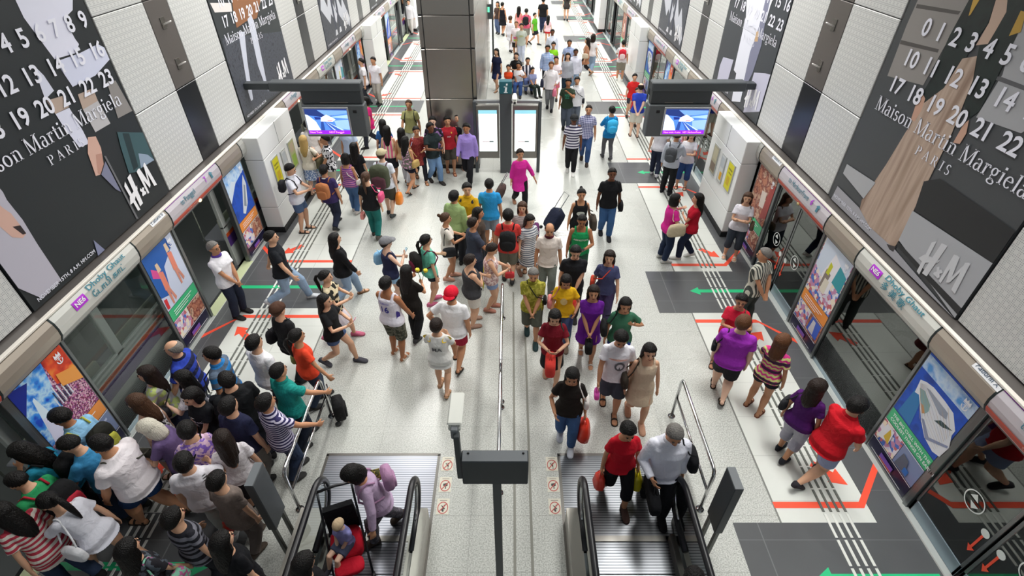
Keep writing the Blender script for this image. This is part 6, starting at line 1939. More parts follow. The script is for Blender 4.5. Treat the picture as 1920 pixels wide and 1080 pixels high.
q = person(-3.091, 11.692, 1.76, 8, 'm', 'w', 'cb', 't#dfe3ee', 's#4a463c', 'b#44484a', 'dd', 0.15, label='tall person in khaki cap and white tee with huge green backpack', dec={'cap': '#b3a98a'})
backpack(q, '#4c5140', 'huge olive green travel backpack on person in khaki cap', 1.5, '#5c3a44')
hand_bag(q, 'r', '#f08a2c', 'orange carrier bag held by person in khaki cap', 1.1)
q = person(-3.345, 13.595, 1.62, 5, 'f', 'a', 'lk', 'v#e9dcc0|v|#e86a9a|.09', 'k#23252c', 's#333333', 'dd', 0.1, label='woman with long black hair in pink and cream striped top')
q = person(-3.538, 14.019, 1.64, 350, 'f', 'a', 'lk', 't#2f62a0', 'j#2f3d57', 'b#333333', 'dd', 0.1, label='woman in blue top just behind pink striped top woman')
q = person(-2.935, 13.468, 1.62, 10, 'f', 'b', 'lk', 'v#c9a57c', 'j#c9ccd4', 's#55504a', 'dd', 0.2, label='woman with long black hair in tan top and pale trousers')
q = person(-2.753, 12.993, 1.6, 30, 'f', 'b', 'lk', 'v#6f6f66|f|#d8a8c8|.05', 'h#17182a', 's#333333', 'fd', 0.3, label='woman in patterned top and black shorts with long wavy hair')
shoulder_bag(q, 'r', '#b3985e', 'tan woven bag on woman in patterned top', .9)
q = person(-3.012, 15.370, 1.76, 182, 'm', 'b', 'nb', 't#9a9a66', 's#c3c8c0', 'b#77736a', 'df', 0.25, label='man in khaki tee and pale shorts with backpack straps')
backpack(q, '#2d2f2c', 'dark backpack worn by man in khaki tee', .9)
q = person(-2.572, 13.700, 1.6, 160, 'f', 'b', 'pk', 'L#7f2c30|f|#93433c|.03', 'g#23252f', 's#7a5a44', 'pd', 0.3, label='woman in maroon kurta and dark leggings walking forward')
shoulder_bag(q, 'r', '#3a4f8e|h|#d8dce8|.03', 'blue and white striped bag on woman in maroon kurta', 1.0)
q = person(-2.150, 14.008, 1.72, 180, 'm', 'w', 'sk', 't#23212c|f|#8d6aa0|.10', 'j#2b2d36', 'b#333333', 'dd', 0.1, label='young man with thick black hair in dark graphic tee near the core')
q = person(-2.159, 13.578, 1.72, 140, 'm', 'd', 'sk', 'p#1f2a2c', 'j#6d8db4', 'b#33302e', 'pp', 0.2, label='man in dark green shirt and blue jeans looking at his hands')
phone(q, 'l', 'phone held by man in dark green shirt')
q = person(-1.772, 14.213, 1.66, 165, 'm', 'b', 'sk', 't#a3202c', 's#4a463f', 's#8a4a3a', 'df', 0.15, label='young man in red football shirt and grey shorts', dec={'txt': [('AIA', 0, 0.69, 0.03, '#f0dcd8', 0)], 'blob': [(-0.045, 0.765, 0.012, 0.014, '#d8b040', 0)]})
q = person(-1.540, 14.575, 1.62, 165, 'f', 'a', 'uk', 'd#14151b', 'x', 'b#c8a090', 'dd', 0.15, label='woman in short black dress by the left map board')
q = person(-1.196, 13.653, 1.72, 188, 'm', 'c', 'sk', 'P#9c86d0', 'j#17181d', 'b#17181d', 'df', 0.36, label='man in lilac long sleeve shirt walking past the map board')
q = person(-4.477, 16.131, 1.62, 250, 'f', 'a', 'ok', 'T#d8287a', 'j#2a2f3a', 'b#222222', 'df', 0.3, label='woman in magenta top partly behind the left display')
q = person(0.226, 12.172, 1.6, 165, 'f', 'b', 'sd', 'L#cf2a94', 'j#17181b', 's#b08a78', 'od', 0.3, label='woman in magenta long sleeve blouse pulling luggage past the i sign')
suitcase(-.42, 12.55, -1.57, '#5a4a46', 'brown wheeled case trailing behind woman in magenta blouse', .8, -.5)
q = person(-0.470, 10.204, 1.72, 2, 'm', 'b', 'nk', 't#2f9ee0', 's#8f9aa8', 'b#55504a', 'dd', 0.1, label='man in bright sky blue tee seen from behind')
q = person(-0.933, 9.989, 1.72, 195, 'm', 'a', 'sk', 'p#d3a51f', 'j#2b2d30', 'b#333333', 'pd', 0.05, label='man in mustard yellow polo with black shoulder patches', dec={'blob': [(0.085, 0.8, 0.022, 0.02, '#17181a', 0), (-0.085, 0.8, 0.022, 0.02, '#17181a', 0)]}, turn=-25)
q = person(-1.181, 9.637, 1.72, 25, 'm', 'b', 'sk', 'P#9db77c', 'j#23262c', 'b#333333', 'dd', 0.05, label='man in light green shirt seen from behind beside mustard polo')
q = person(-1.302, 8.975, 1.58, 78, 'f', 'b', 'ub', 't#ece4da', 'h#e9e9e4', 'b#c89a86', 'pp', 0.1, label='young woman with top bun in cream tee and white shorts')
phone(q, 'r', 'dark phone held by woman with top bun')
shoulder_bag(q, 'r', '#26282c', 'black bag at the hip of woman with top bun', .95, -.02)
q = person(-0.734, 8.625, 1.68, 60, 'm', 'b', 'nd', 't#3c4252', 'j#2b3446', 'b#333333', 'dp', 0.1, label='man in slate grey tee in middle of the centre crowd')
q = person(-0.663, 9.162, 1.6, 95, 'f', 'b', 'lk', 't#4a4038', 'j#3b3f48', 'b#333333', 'dd', 0.1, label='woman with long dark hair turned right behind slate grey tee')
q = person(-0.056, 8.866, 1.72, 2, 'm', 'a', 'sk', 't#d8443f', 's#77766a', 'b#333333', 'df', 0.1, label='man in coral red tee with large black backpack')
backpack(q, '#1f2123', 'large black backpack on man in coral red tee', 1.05)
hand_bag(q, 'r', '#5fae2f', 'bright green carrier bag held by man in coral red tee', .9)
q = person(0.233, 9.386, 1.6, 185, 'f', 'a', 'hb', 't#b9b4b2|h|#8d8a8a|.03', 'j#1d1b22', 's#7a5a44', 'gd', 0.1, label='woman with bobbed brown hair in grey top holding purple jacket')
shoulder_bag(q, 'l', '#5a2458', 'purple jacket bundle over arm of woman in grey top', 1.2, .05)
q = person(0.360, 8.974, 1.6, 150, 'f', 'a', 'lk', 'D#dfe0e2|h|#6f7888|.045', 'x', 'b#a08070', 'dd', 0.3, label='woman with long black hair in grey and white striped dress', nod=16)
q = person(0.735, 8.451, 1.68, 182, 'm', 'b', 'bk', 'p#e6dcd4', 'j#7b837c', 'b#55504a', 'dd', 0.2, label='balding older man in white polo with maroon collar', dec={'collar': '#5a2430'}, nod=10)
q = person(0.380, 7.098, 1.62, 182, 'm', 'b', 'ng', 'p#8d8a2e|f|#b5ad4a|.05', 's#55584e', 'b#2f4446', 'cc', 0.22, label='older man in yellow green patterned shirt with clasped hands', nod=12)
shoulder_bag(q, 'l', '#1f201c', 'small black bag on older man in yellow green shirt', .6, .02, True)
q = person(-0.723, 7.504, 1.58, 70, 'f', 'a', 'sd', 'v#3f3f42', 'm#d8d4cb', 'b#a08070', 'px', 0.05, label='heavy woman in dark grey tank top and cream shorts, arms folded', fat=1.22)
q = person(-0.384, 7.937, 1.54, 85, 'f', 'a', 'sd', 'v#e3cfcb|f|#b88f92|.04', 'h#8aa0c8', 'b#b07a6a', 'pp', 0.1, label='woman in pale pink patterned sleeveless top and blue shorts', fat=1.1, nod=20)
hand_bag(q, 'r', '#c23a3f', 'red bag held by woman in pale pink top', .55, 'tote')
q = person(1.507, 9.956, 1.62, 180, 'f', 'b', 'uk', 'v#17181b', 'j#1b1c20', 'b#333333', 'td', 0.2, label='woman in black vest with white print pulling navy suitcase', dec={'blob': [(0, 0.7, 0.055, 0.035, '#cfd2cc', 0), (0, 0.65, 0.03, 0.02, '#b9bcb4', 0)]})
suitcase(.86, 10.85, -1.1, '#1c2236', 'large navy soft suitcase behind woman in black vest', 1.05, -.6)
shoulder_bag(q, 'l', '#4a423a', 'brown duffel bag beside woman in black vest', 1.3, -.05)
q = person(1.392, 8.826, 1.66, 184, 'm', 'c', 'nk', 'v#1f9a5a', 'm#2f5a46', 'b#55504a', 'pd', 0.2, label='young man in green sleeveless jersey with white lettering', dec={'txt': [('ABINGTON', 0, 0.7, 0.024, '#e6efe8', 0)]}, nod=16)
phone(q, 'l', 'phone held by young man in green jersey')
q = person(2.264, 10.710, 1.74, 182, 'm', 'd', 'nk', 't#15161a', 'j#3a5f8e', 'b#26262a', 'dd', 0.15, label='tall man in black tee and blue jeans with black side bag')
shoulder_bag(q, 'l', '#1b1c20', 'black side bag on tall man in black tee', 1.0, -.08)
q = person(1.158, 7.721, 1.64, 182, 'm', 'a', 'sk', 't#1d1e22', 'j#23252b', 'b#333333', 'cd', 0.1, label='person with short black hair in plain black tee holding red carrier', nod=14, fat=1.1)
hand_bag(q, 'l', '#e0402c', 'red carrier bag held by person in plain black tee', 1.0)
q = person(1.746, 7.573, 1.62, 192, 'f', 'a', 'hd', 't#4a4f74', 'j#4a3f66', 'b#8a6a58', 'fd', 0.15, label='woman with wavy dark hair in slate blue blouse')
shoulder_bag(q, 'r', '#d24a34', 'red crossbody purse on woman in slate blue blouse', .75, .03, True)
q = person(0.932, 7.000, 1.56, 184, 'f', 'b', 'lk', 't#eab81f', 'j#4f5f86', 'b#8a7a6a', 'gf', 0.2, label='girl in bright yellow tee with long black hair', dec={'blob': [(0.01, 0.7, 0.04, 0.05, '#f0d890', 0)]}, nod=22)
shoulder_bag(q, 'r', '#d8847e', 'salmon pink bag on shoulder of girl in yellow tee', .85, .06)
q = person(1.342, 6.597, 1.6, 186, 'f', 'b', 'hd', 'D#6a1f94', 'x', 's#e0dcd6', 'cc', 0.2, label='woman in purple dress holding a black handbag in front', fat=1.08)
hand_bag(q, 'l', '#17171a', 'black handbag held in front of woman in purple dress', .9, 'tote', 'handbag')
q = person(1.799, 6.277, 1.62, 184, 'f', 'b', 'lk', 't#3d7258', 'j#2f4aa0', 'b#333333', 'sd', 0.15, label='woman in dark green tee with long dark hair', nod=12)
shoulder_bag(q, 'r', '#1a1c1d', 'black shoulder bag on woman in dark green tee', 1.0, .06)
q = person(0.676, 6.036, 1.6, 184, 'f', 'a', 'lk', 't#7a1626', 'k#1a1a1e', 'b#c8a088', 'pp', 0.22, label='woman in dark red top and black skirt checking her hand', nod=18)
hand_bag(q, 'r', '#d84038', 'tall red paper bag held by woman in dark red top', 1.15, 'paper')
shoulder_bag(q, 'l', '#1f4a40', 'dark green handbag on woman in dark red top', .65, .08)
q = person(1.578, 5.442, 1.72, 186, 'm', 'b', 'sk', 't#ecebf2', 's#454c57', 's#3a3330', 'df', 0.2, label='young man in white graphic tee and dark grey shorts', nod=24, dec={'blob': [(-0.02, 0.665, 0.045, 0.05, '#6a6a70', 0), (-0.02, 0.665, 0.028, 0.032, '#ecebf2', 0), (0, 0.745, 0.08, 0.008, '#d8a89a', 0)]})
hand_bag(q, 'r', '#e85fc0', 'small bright pink bag held by young man in white tee', .55, 'paper')
q = person(1.957, 5.239, 1.62, 182, 'f', 'a', 'lk', 'd#d8c4aa', 'x', 'b#c89a80', 'dd', 0.2, label='smiling woman in beige sleeveless dress with long dark hair', nod=6)
shoulder_bag(q, 'r', '#3a332c', 'brown shoulder bag on woman in beige dress', .9)
q = person(0.829, 4.806, 1.6, 188, 'f', 'b', 'lk', 't#221d1a', 'j#3f5f8e', 'b#c9ced8', 'dg', 0.15, label='woman in dark brown tee and jeans carrying red bags', nod=16)
hand_bag(q, 'l', '#e03a24', 'large red orange carrier bag held by woman in dark brown tee', 1.25)
shoulder_bag(q, 'l', '#e6e2de', 'white bag on arm of woman in dark brown tee', .7, .05)
q = person(1.425, 3.937, 1.6, 176, 'f', 'b', 'sk', 't#c8172a', 'c#15151a', 'b#55403a', 'dd', 0.32, label='woman in bright red tee and black capris on right landing', nod=14)
hand_bag(q, 'r', '#e84a3a', 'small red plastic bag in right hand of woman in red tee', .85)
hand_bag(q, 'l', '#d8c81f', 'yellow plastic bag in left hand of woman in red tee', 1.0)
q = person(1.930, 3.803, 1.74, 182, 'm', 'b', 'ng', 'P#e6e8f4', 'j#14151a', 'b#17181b', 'dg', 0.25, label='grey haired man in white shirt and black trousers stepping on right escalator', nod=22, fat=1.12)
hand_bag(q, 'r', '#141519', 'black briefcase held by grey haired man in white shirt', 1.25, 'brief')
shoulder_bag(q, 'l', '#17181c', 'folded black jacket over arm of grey haired man', 1.1, .06, False, 'folded_jacket')
q = person(-0.944, 6.412, 1.72, 12, 'm', 'b', 'ck', 't#ececee', 'm#a81f3c', 's#2f2d2b', 'kd', 0.22, label='man in red cap, white tee and crimson shorts seen from behind', dec={'cap': '#d81b34', 'back': -1, 'blob': [(0, 0.0, 0.0, 0.0, '#ffffff', 1)]}, fat=1.1)
q = person(-1.129, 5.822, 1.56, 6, 'f', 'a', 'sd', 'T#e4e4e0', 'h#9ab8dc', 's#b08a68', 'pp', 0.15, label='person in white tee with yellow sleeves and light blue shorts', dec={'txt': [('MA', 0, 0.67, 0.05, '#55555a', 1)], 'blob': [(0.1, 0.8, 0.045, 0.03, '#e8c83a', 1), (-0.1, 0.8, 0.045, 0.03, '#e8c83a', 1)]})
q = person(-2.020, 6.637, 1.74, 22, 'm', 'c', 'nk', 'v#e9e7f2', 's#6a6a5c|c|#3f4238|.05', 's#d8d0c4', 'ff', 0.05, label='man in white and purple basketball jersey number 16 with camouflage shorts', dec={'txt': [('16', -0.01, 0.655, 0.072, '#2f2a9a', 1), ('TAMASI', -0.01, 0.748, 0.024, '#7a72b8', 1)], 'blob': [(0.099, 0.6, 0.008, 0.07, '#3a2a8a', 1)]})
q = person(-1.784, 7.127, 1.62, 20, 'f', 'b', 'lk', 't#191512', 'j#17181c', 'b#3a3a3c', 'Pp', 0.15, label='woman with waist long black hair in black top holding yellow flowers')
flowers(q, 'r')
q = person(-2.320, 8.089, 1.58, 55, 'f', 'w', 'ck', 'k#252a48', 'h#9ac4e6', 'b#8a7a6a', 'pP', 0.15, label='woman in grey cap with light blue bag taking a photo', dec={'cap': '#77787c'})
shoulder_bag(q, 'l', '#8fc4ea', 'light blue shoulder bag on woman in grey cap', 1.25, .08)
phone(q, 'r', 'green cased camera phone held up by woman in grey cap', '#3f8a8a')
q = person(-1.583, 8.139, 1.6, 55, 'f', 'a', 'pk', 't#6fc9b0', 'h#2b2d38', 'b#c86a8a', 'pd', 0.1, label='young woman with ponytail in turquoise tee and black backpack', dec={'glasses': 1})
backpack(q, '#22201f', 'black and maroon backpack on young woman in turquoise tee', 1.0, '#6a1f3a')
q = person(3.438, 9.685, 1.62, 80, 'f', 'a', 'ok', 't#d82a92', 'j#26344e', 'b#cfcfcb', 'ug', 0.0, label='woman in magenta tee with big beige handbag on right side', fat=1.05)
shoulder_bag(q, 'r', '#cbbd9f', 'big beige handbag on woman in magenta tee', 1.3, .04)
q = person(3.939, 9.749, 1.62, 285, 'f', 'a', 'lk', 't#b8162e', 'j#1f2940', 'b#c9c9c4', 'xd', 0.18, label='woman with long black hair in red tee facing woman in magenta')
q = person(4.998, 9.792, 1.6, 205, 'f', 'a', 'lb', 't#e4e2ea', 'c#3b434e', 's#d8d0c8', 'xx', 0.0, label='woman in white tee leaning on the near right column')
shoulder_bag(q, 'l', '#6a5a4a', 'brown patterned bag on woman leaning on right column', .8)
q = person(4.476, 7.488, 1.7, 330, 'm', 'b', 'ng', 'p#d3d2c4|v|#4a4f4c|.05', 'j#39423f', 'b#333333', 'bb', 0.0, label='grey haired man in vertical striped shirt with hands behind back', turn=-40, lean=4)
q = person(3.683, 6.405, 1.56, 205, 'f', 'b', 'sk', 't#c8203a', 'k#7a3a3c', 's#55403a', 'Px', 0.0, label='woman with glasses in red top behind man in purple tee', dec={'glasses': 1})
shoulder_bag(q, 'l', '#7a5648', 'brown mesh bag on woman with glasses', .8, .05)
q = person(3.437, 5.730, 1.72, 25, 'm', 'w', 'sr', 't#9a2fb0', 's#1a1b1f', 's#2b2420', 'dd', 0.22, label='heavy brown haired man in purple tee and black shorts', fat=1.2, turn=20)
shoulder_bag(q, 'l', '#1d1d22', 'small black bag on far side of man in purple tee', .7, .05)
q = person(3.921, 5.428, 1.6, 48, 'f', 'b', 'wr', 't#d83f8c|z|#d8dc8a|.07|#4a2a4a', 'h#1d2028', 's#7a4a38', 'pd', 0.05, label='woman in pink, lime and dark zigzag top with black shorts', turn=15)
hand_bag(q, 'l', '#1b1c1e', 'black handbag swinging beside woman in zigzag top', .8, 'tote')
q = person(4.026, 4.567, 1.6, 55, 'f', 'b', 'wd', 't#4f1a66', 'c#a9a8b4', 'b#23242a', 'dd', 0.12, label='woman in dark purple tee and grey cropped trousers', turn=15)
shoulder_bag(q, 'l', '#2a2a2e', 'dark grey shoulder bag on woman in dark purple tee', .85, .04)
q = person(4.234, 4.178, 1.72, 72, 'm', 'a', 'sk', 'p#c81624', 'm#9aa6c6', 'b#2d2a30', 'yy', 0.32, label='heavy man in red polo and pale blue shorts walking to the right doors', fat=1.14, lean=8)
hand_bag(q, 'l', '#1d1d20', 'small black camera in hand of man in red polo', .35, 'tote', 'camera')
q = person(4.277, 12.930, 1.72, 30, 'm', 'b', 'nk', 'P#b5bac6', 'j#15161a', 'b#26262a', 'dp', 0.05, label='man in pale grey shirt and black trousers with round grey backpack', nod=20)
backpack(q, '#4f5257', 'round dark grey backpack on man in pale grey shirt', .95)
q = person(4.186, 14.002, 1.7, 20, 'm', 'a', 'sk', 't#dcdce4', 'j#2a3146', 'b#c8c8cc', 'dd', 0.15, label='man in white tee and navy jeans below the right display')
q = person(4.773, 13.252, 1.62, 200, 'f', 'a', 'lk', 't#d8d6dc', 'c#2f4a80', 's#5a3f34', 'xx', 0.0, label='woman in white tee and blue capris with folded arms below display')
q = person(1.753, 14.217, 1.7, 186, 'm', 'd', 'ck', 'p#dad8e2|h|#3a3852|.075', 'j#17181c', 'b#dcdcd8', 'dd', 0.15, label='man in dark cap and navy striped polo with black trousers', dec={'cap': '#26282a'})
q = person(2.248, 14.971, 1.74, 188, 'm', 'b', 'nd', 'p#c3c4dc|p|#4a4f80|.05', 'j#34507e', 'b#3a3330', 'dd', 0.25, label='man in blue checked shirt and jeans beside striped polo man')
q = person(1.889, 17.572, 1.72, 190, 'm', 'c', 'sk', 't#2c3a2c', 'j#4a5260', 'b#333333', 'ud', 0.15, label='man in dark olive tee covering his face with one arm', dec={'txt': [('RED', 0, 0.71, 0.04, '#2f9a7a', 0), ('LINE', 0, 0.665, 0.03, '#2f9a7a', 0)]})
q = person(2.972, 15.209, 1.62, 356, 'f', 'b', 'uk', 'J#1f86c8', 'g#6a6a6e', 'b#55555a', 'pp', 0.2, label='woman in bright blue jacket walking away on the right')
backpack(q, '#3fb4ea', 'shiny light blue backpack on woman in blue jacket', 1.0)
q = person(4.163, 17.044, 1.72, 8, 'm', 'w', 'bd', 't#2f48b8', 's#d8d4c8', 's#55403a', 'bb', 0.05, label='man in royal blue tee and white shorts with hands behind back')
q = person(4.300, 18.000, 1.3, 180, 'm', 'a', 'sk', 't#d8342f', 'm#3a3f4a', 'b#333333', 'dd', 0.0, label='small child in red tee close in front of royal blue tee man')
q = person(4.350, 18.900, 1.5, 185, 'm', 'a', 'sk', 't#d22a2a', 'm#3a3f4a', 'b#333333', 'dd', 0.0, label='boy in red tee standing behind royal blue tee man')
q = person(4.728, 23.420, 1.62, 10, 'm', 'b', 'nk', 't#ece8ea', 's#8d8678', 'b#dcdcd8', 'pd', 0.05, label='boy in white tee with red backpack on far right')
backpack(q, '#c82a3a', 'red backpack with pale stripe on boy in white tee', 1.0, '#e0c8c8')
q = person(3.598, 24.552, 1.64, 30, 'f', 'a', 'hd', 't#e4e2e4', 'j#8fa6c0', 'b#333333', 'pd', 0.25, label='woman in white top and light jeans beside brown tunic woman, far right')
q = person(3.296, 24.148, 1.6, 285, 'f', 'a', 'ld', 'L#b07a5c', 'c#26262c', 'b#9a7a60', 'dd', 0.36, label='woman in brown tunic and black capris walking left, far right')
shoulder_bag(q, 'l', '#cbb9a4', 'pale woven bag on woman in brown tunic', .9)
q = person(2.207, 17.862, 1.7, 184, 'm', 'b', 'nk', 'P#e6e6ea', 'j#5a626e', 'b#333333', 'dd', 0.15, label='man in white shirt with dark strap walking behind olive tee man')
shoulder_bag(q, 'l', '#2a2a30', 'dark strapped bag on man in white shirt, far middle', .8, 0, True)
q = person(1.460, 19.712, 1.72, 186, 'm', 'b', 'nr', 'P#eae6ea', 'j#77797e', 'b#26262a', 'gd', 0.2, label='man in white shirt and grey trousers with navy shoulder bag')
shoulder_bag(q, 'r', '#23263a', 'navy shoulder bag on man in grey trousers', 1.2)
hand_bag(q, 'l', '#d8748e', 'pink bag in left hand of man in grey trousers', 1.0)
q = person(1.721, 20.892, 1.6, 184, 'f', 'b', 'uk', 't#eadce2', 'k#d8547e', 'b#333333', 'pd', 0.15, label='woman in white and pink behind grey trousers man')
q = person(2.194, 21.234, 1.64, 186, 'f', 'a', 'ld', 'l#a9adb6', 'j#1f3440', 'b#333333', 'dd', 0.15, label='woman in grey sweatshirt and dark jeans with long brown hair')
q = person(2.543, 21.689, 1.68, 184, 'm', 'd', 'nk', 'P#dfe0ee', 'j#8fa6c0', 'b#333333', 'dd', 0.15, label='man in white shirt to the right of grey sweatshirt woman')
q = person(2.409, 23.014, 1.72, 186, 'm', 'c', 'nk', 'p#b9c6e0|p|#7a8ab8|.05', 'j#3b4458', 'b#333333', 'dd', 0.15, label='man in pale blue checked shirt behind grey sweatshirt woman')
q = person(1.769, 23.187, 1.6, 184, 'f', 'b', 'uk', 't#8fd82a', 'j#3b4458', 'b#333333', 'dd', 0.15, label='woman in lime green tee, far middle', dec={'blob': [(0, 0.69, 0.05, 0.04, '#e88ac0', 0)]})
q = person(1.466, 22.201, 1.7, 186, 'm', 'c', 'sk', 'P#7fa4d8|p|#c9d4ee|.06', 'j#22252e', 'b#333333', 'dd', 0.15, label='man in blue plaid shirt beside lime green tee')
q = person(1.841, 25.087, 1.7, 184, 'm', 'd', 'nk', 'P#dfe4f4', 'j#55606e', 'b#333333', 'dd', 0.1, label='man in white shirt behind lime green tee woman')
q = person(0.487, 26.285, 1.72, 184, 'm', 'b', 'sk', 't#b9bfb4', 'j#c3c9dc', 'b#77736a', 'dd', 0.2, label='man in grey tee with yellow lettering and pale jeans', dec={'txt': [('JAZZ', 0, 0.7, 0.035, '#c8cc3a', 0)]})
q = person(0.252, 26.984, 1.68, 186, 'm', 'b', 'nr', 't#ece0e4', 'm#33302e', 'b#26262a', 'dd', 0.2, label='man in white top with pink and lime waist, far middle', dec={'blob': [(0, 0.6, 0.075, 0.03, '#e0549a', 0), (0, 0.54, 0.075, 0.025, '#b4d82a', 0)]})
q = person(0.801, 30.012, 1.7, 8, 'm', 'a', 'nk', 't#e0607c', 's#8d8a80', 'b#333333', 'dd', 0.1, label='person in pink tee with black backpack seen from behind, far middle')
backpack(q, '#1f2022', 'black backpack on person in pink tee', 1.0)
q = person(0.429, 31.136, 1.62, 20, 'f', 'b', 'lk', 'd#e08a8c', 'x', 'b#c89a80', 'dd', 0.15, label='woman in salmon pink dress with long dark hair, far middle')
q = person(1.245, 29.933, 1.55, 120, 'm', 'a', 'nk', 't#5fb42f', 'm#22252e', 'b#333333', 'dd', 0.3, label='boy in green tee and black shorts walking, far middle')
q = person(1.825, 32.892, 1.76, 8, 'm', 'b', 'nk', 't#15161a', 'j#2a3350', 'b#333333', 'dd', 0.15, label='big man in black tee and dark jeans, far middle', fat=1.15)
q = person(1.938, 29.879, 1.4, 10, 'f', 'a', 'lk', 't#f0c8d0', 'h#d82a34', 'b#c89a80', 'dd', 0.1, label='girl in pale top and red shorts beside big man in black')
q = person(-0.469, 32.099, 1.68, 30, 'f', 'b', 'nk', 'd#14151b', 'x', 'b#333333', 'dd', 0.2, label='woman in black dress near green exit sign')
q = person(-0.743, 32.559, 1.62, 200, 'f', 'b', 'ld', 't#4a3a34', 'j#5a6a8e', 'b#333333', 'dd', 0.1, label='woman in brown top beside black dress woman')
shoulder_bag(q, 'l', '#a4d82a', 'lime green bag on woman in brown top', .9)
q = person(-0.026, 28.364, 1.66, 30, 'f', 'b', 'ub', 'L#e9e6ec', 'j#d8d4d8', 'b#26262a', 'dd', 0.2, label='woman in long white tunic, far left middle')
q = person(-1.518, 32.867, 1.72, 180, 'm', 'b', 'nk', 'P#cfd4dc', 'j#3f5a8a', 'b#333333', 'dd', 0.1, label='man in jeans standing below the green exit sign')
q = person(-0.577, 22.067, 1.62, 210, 'f', 'a', 'lk', 'T#1d2340', 'k#23305a', 's#77604a', 'dd', 0.25, label='woman with long black hair in navy walking by the enclosure')
q = person(3.469, 36.232, 1.64, 5, 'f', 'a', 'lk', 't#3a3433', 'h#33302e', 'b#26262a', 'dd', 0.2, label='distant walker in dark shorts at top of the right aisle')
q = person(0.220, 22.950, 1.66, 190, 'm', 'a', 'sk', 't#17181b', 'j#22252e', 'b#333333', 'pp', 0, label='young man in black sitting at the back of the seated group', sit=True)
q = person(-0.100, 21.600, 1.5, 190, 'f', 'b', 'pk', 't#e04a22', 'j#2a3350', 'b#333333', 'cc', 0, label='girl in orange top sitting beside the i sign', sit=True)
q = person(0.300, 21.600, 1.62, 185, 'f', 'c', 'uk', 't#e6e4ea', 'j#2f4a80', 'b#333333', 'Pc', 0, label='woman in white tee sitting with a hand at her mouth', sit=True)
q = person(0.680, 22.200, 1.66, 175, 'm', 'b', 'nk', 't#e0e0e6|v|#23263a|.14', 'j#5a6a96', 'b#333333', 'cc', 0, label='man in white and navy sitting at right of seated group', sit=True)
q = person(0.860, 21.500, 1.4, 150, 'm', 'b', 'sk', 't#8a92b8', 'j#26302c', 'b#333333', 'cc', 0, label='child with black hair sitting at right end of seated group', sit=True)
q = person(-5.500, 20.100, 1.72, 250, 'm', 'a', 'nk', 't#eceaf0', 'j#3b3f48', 'b#333333', 'dd', 0.1, label='man in white tee stepping into far left train door')
q = person(-5.100, 20.300, 1.72, 200, 'm', 'b', 'nk', 't#e9e7ee', 'j#b9b4ac', 'b#333333', 'dd', 0.1, label='man in white tee and beige trousers at far left train door')
q = person(-5.722, 32.590, 1.74, 185, 'm', 'a', 'nk', 'P#e6e4e8', 'j#d0ccc8', 'b#26262a', 'df', 0.25, label='distant man in white walking on the left platform')
q = person(-6.119, 33.149, 1.7, 185, 'm', 'b', 'nk', 'P#3a3a40', 'j#26262c', 'b#26262a', 'dd', 0.2, label='distant man in dark clothes beside distant man in white')
q = person(-6.750, 8.350, 1.72, 280, 'm', 'b', 'nk', 'J#14161a', 'j#14161a', 'b#222222', 'dd', 0, label='person in dark jacket standing inside the open left train door')
backpack(q, '#1a1c20', 'dark backpack on person inside the train', .9)
q = person(-7.600, 9.100, 1.68, 250, 'f', 'a', 'lk', 't#5f5f68', 'j#33353c', 'b#222222', 'dd', 0, label='person in grey tee standing deeper inside the left train')
q = person(-1.620, 3.420, 1.6, 245, 'f', 'b', 'ok', 'l#c3aac8', 'j#77747c|c|#55525a|.05', 'b#4a4038', 'od', 0.25, label='woman in lilac cardigan bending over the stroller on left landing', lean=14, nod=20)
backpack(q, '#b48aac', 'mauve rucksack on woman in lilac cardigan', .8)
shoulder_bag(q, 'r', '#8a7a3f|c|#4a4a2a|.05', 'camouflage pattern bag on woman in lilac cardigan', .8)
q = person(-2.020, 2.300, 1.62, 35, 'f', 'a', 'lk', 't#121216', 'j#17181c', 'b#222222', 'do', 0.1, label='woman in black on left escalator gripping the stroller', nod=14)
q = person(1.720, 2.160, 1.64, 5, 'f', 'a', 'sk', 't#a9a4d8', 'j#33353c', 'b#222222', 'dd', 0, label='person in lavender top at bottom of the right escalator')
# ------------------------------------------------------------------ stroller with a child, flowers
t = empty('stroller', (-1.98, 3.05, 0), math.radians(20), 'red and black stroller with a child on the left escalator landing', 'stroller')
RED = fabric('#c4182e'); BKF = fabric('#18191c'); TUBE = mat('#2a2c30', .4, .5)
b = MB(); rounded(b, (0, 0, .42), (.19, .20, .12), RED, sq=.6); b.build('seat', t)
b = MB(); b.loft([[(sx * .19, .20 + dy, z) for sx, z in ((-1, .42), (1, .42), (.9, .92), (-.9, .92))] for dy in (-.02, .05)], BKF, smooth=False); b.build('backrest', t)
b = MB(); rounded(b, (0, -.30, .44), (.17, .10, .05), RED, sq=.6); b.build('foot_apron', t)
for sg in (-1, 1):
    b = MB(); b.tube([(sg * .22, -.36, .08), (sg * .21, -.05, .45), (sg * .20, .30, .86), (sg * .20, .42, 1.0)], .014, TUBE, 8); b.tube([(sg * .22, .34, .08), (sg * .21, -.02, .46)], .013, TUBE, 8); b.build('side_frame', t)
    for yy in (-.36, .34):
        b = MB(); b.tube([(sg * .22 - .02, yy, .085), (sg * .22 + .02, yy, .085)], .085, RUBBER, 16); b.build('wheel', t)
b = MB(); b.tube([(-.20, .42, 1.0), (0, .43, 1.01), (.20, .42, 1.0)], .018, RUBBER, 8); b.build('push_bar', t)
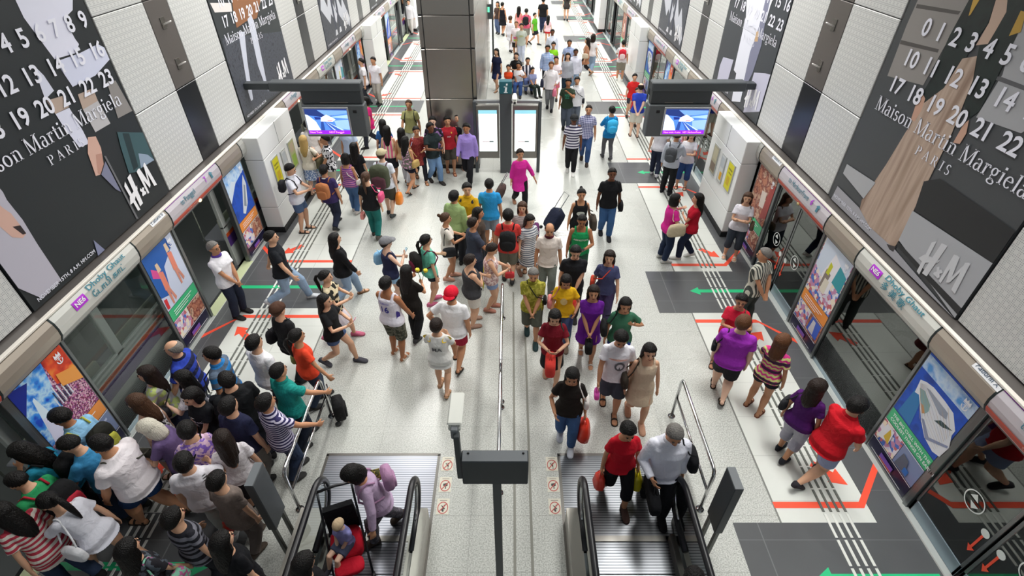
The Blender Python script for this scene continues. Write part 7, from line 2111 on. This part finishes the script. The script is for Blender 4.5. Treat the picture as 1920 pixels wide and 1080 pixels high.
b = MB(); rounded(b, (0, .24, .28), (.15, .12, .08), fabric('#2c4a4c'), sq=.5); b.build('basket', t)
person(-1.96, 3.02, .95, 205, 'm', 'w', 'cb', 't#8f8fc8', 'm#4a5068', 'b#3a3a44', 'cc', 0, label='small child in beige hat and lavender top seated in the stroller', sit=True, z=.30, dec={'cap': '#cbb392', 'nobrim': 1}, nod=15)

t = empty('bench', (.4, 21.9, 0), 0, 'low grey bench under the seated group beyond the information stand', 'bench')
b = MB(); b.rbox((-.75, -.28, .26), (.75, .10, .33), mat('#7f8284', .4, .4), .015); b.build('seat', t)
b = MB(); b.rbox((-.55, .32, .26), (.65, 1.0, .33), mat('#7f8284', .4, .4), .015); b.build('seat', t)
for xx in (-.6, .6):
    b = MB(); b.rbox((xx - .04, -.25, 0), (xx + .04, .95, .27), DGREY, .008); b.build('leg', t)

t = empty('umbrella', (-.58, 8.55, .02), 0, 'yellow rolled umbrella held upright in the centre crowd', 'umbrella')
b = MB(); b.tube([(0, 0, .03), (0, .01, .12), (.01, .02, .50), (.01, .03, .62)], [.008, .022, .036, .018], mat('#cfc41c', .5), 10); b.build('canopy', t)
b = MB(); b.tube([(0, 0, -.02), (0, 0, .04)], .006, CHROME, 6); b.tube([(.01, .03, .60), (.01, .03, .74)], .013, BLACK, 8); b.build('shaft', t)
# ------------------------------------------------------------------ fuse every figure's shapes into one smooth skin
for o, vx, it in REMESH:
    r = o.modifiers.new('r', 'REMESH'); r.mode = 'VOXEL'; r.voxel_size = vx; r.use_smooth_shade = True
    k = o.modifiers.new('s', 'SMOOTH'); k.factor = 0.5; k.iterations = it
bpy.context.view_layer.update()
_dg = bpy.context.evaluated_depsgraph_get()
for o, vx, it in REMESH:
    me = bpy.data.meshes.new_from_object(o.evaluated_get(_dg))
    old = o.data
    mt_ = old.materials[0]
    o.modifiers.clear()
    o.data = me
    me.name = o.name
    if not me.materials: me.materials.append(mt_)
    me.polygons.foreach_set('use_smooth', [True] * len(me.polygons))
    bpy.data.meshes.remove(old)
bpy.context.view_layer.update()
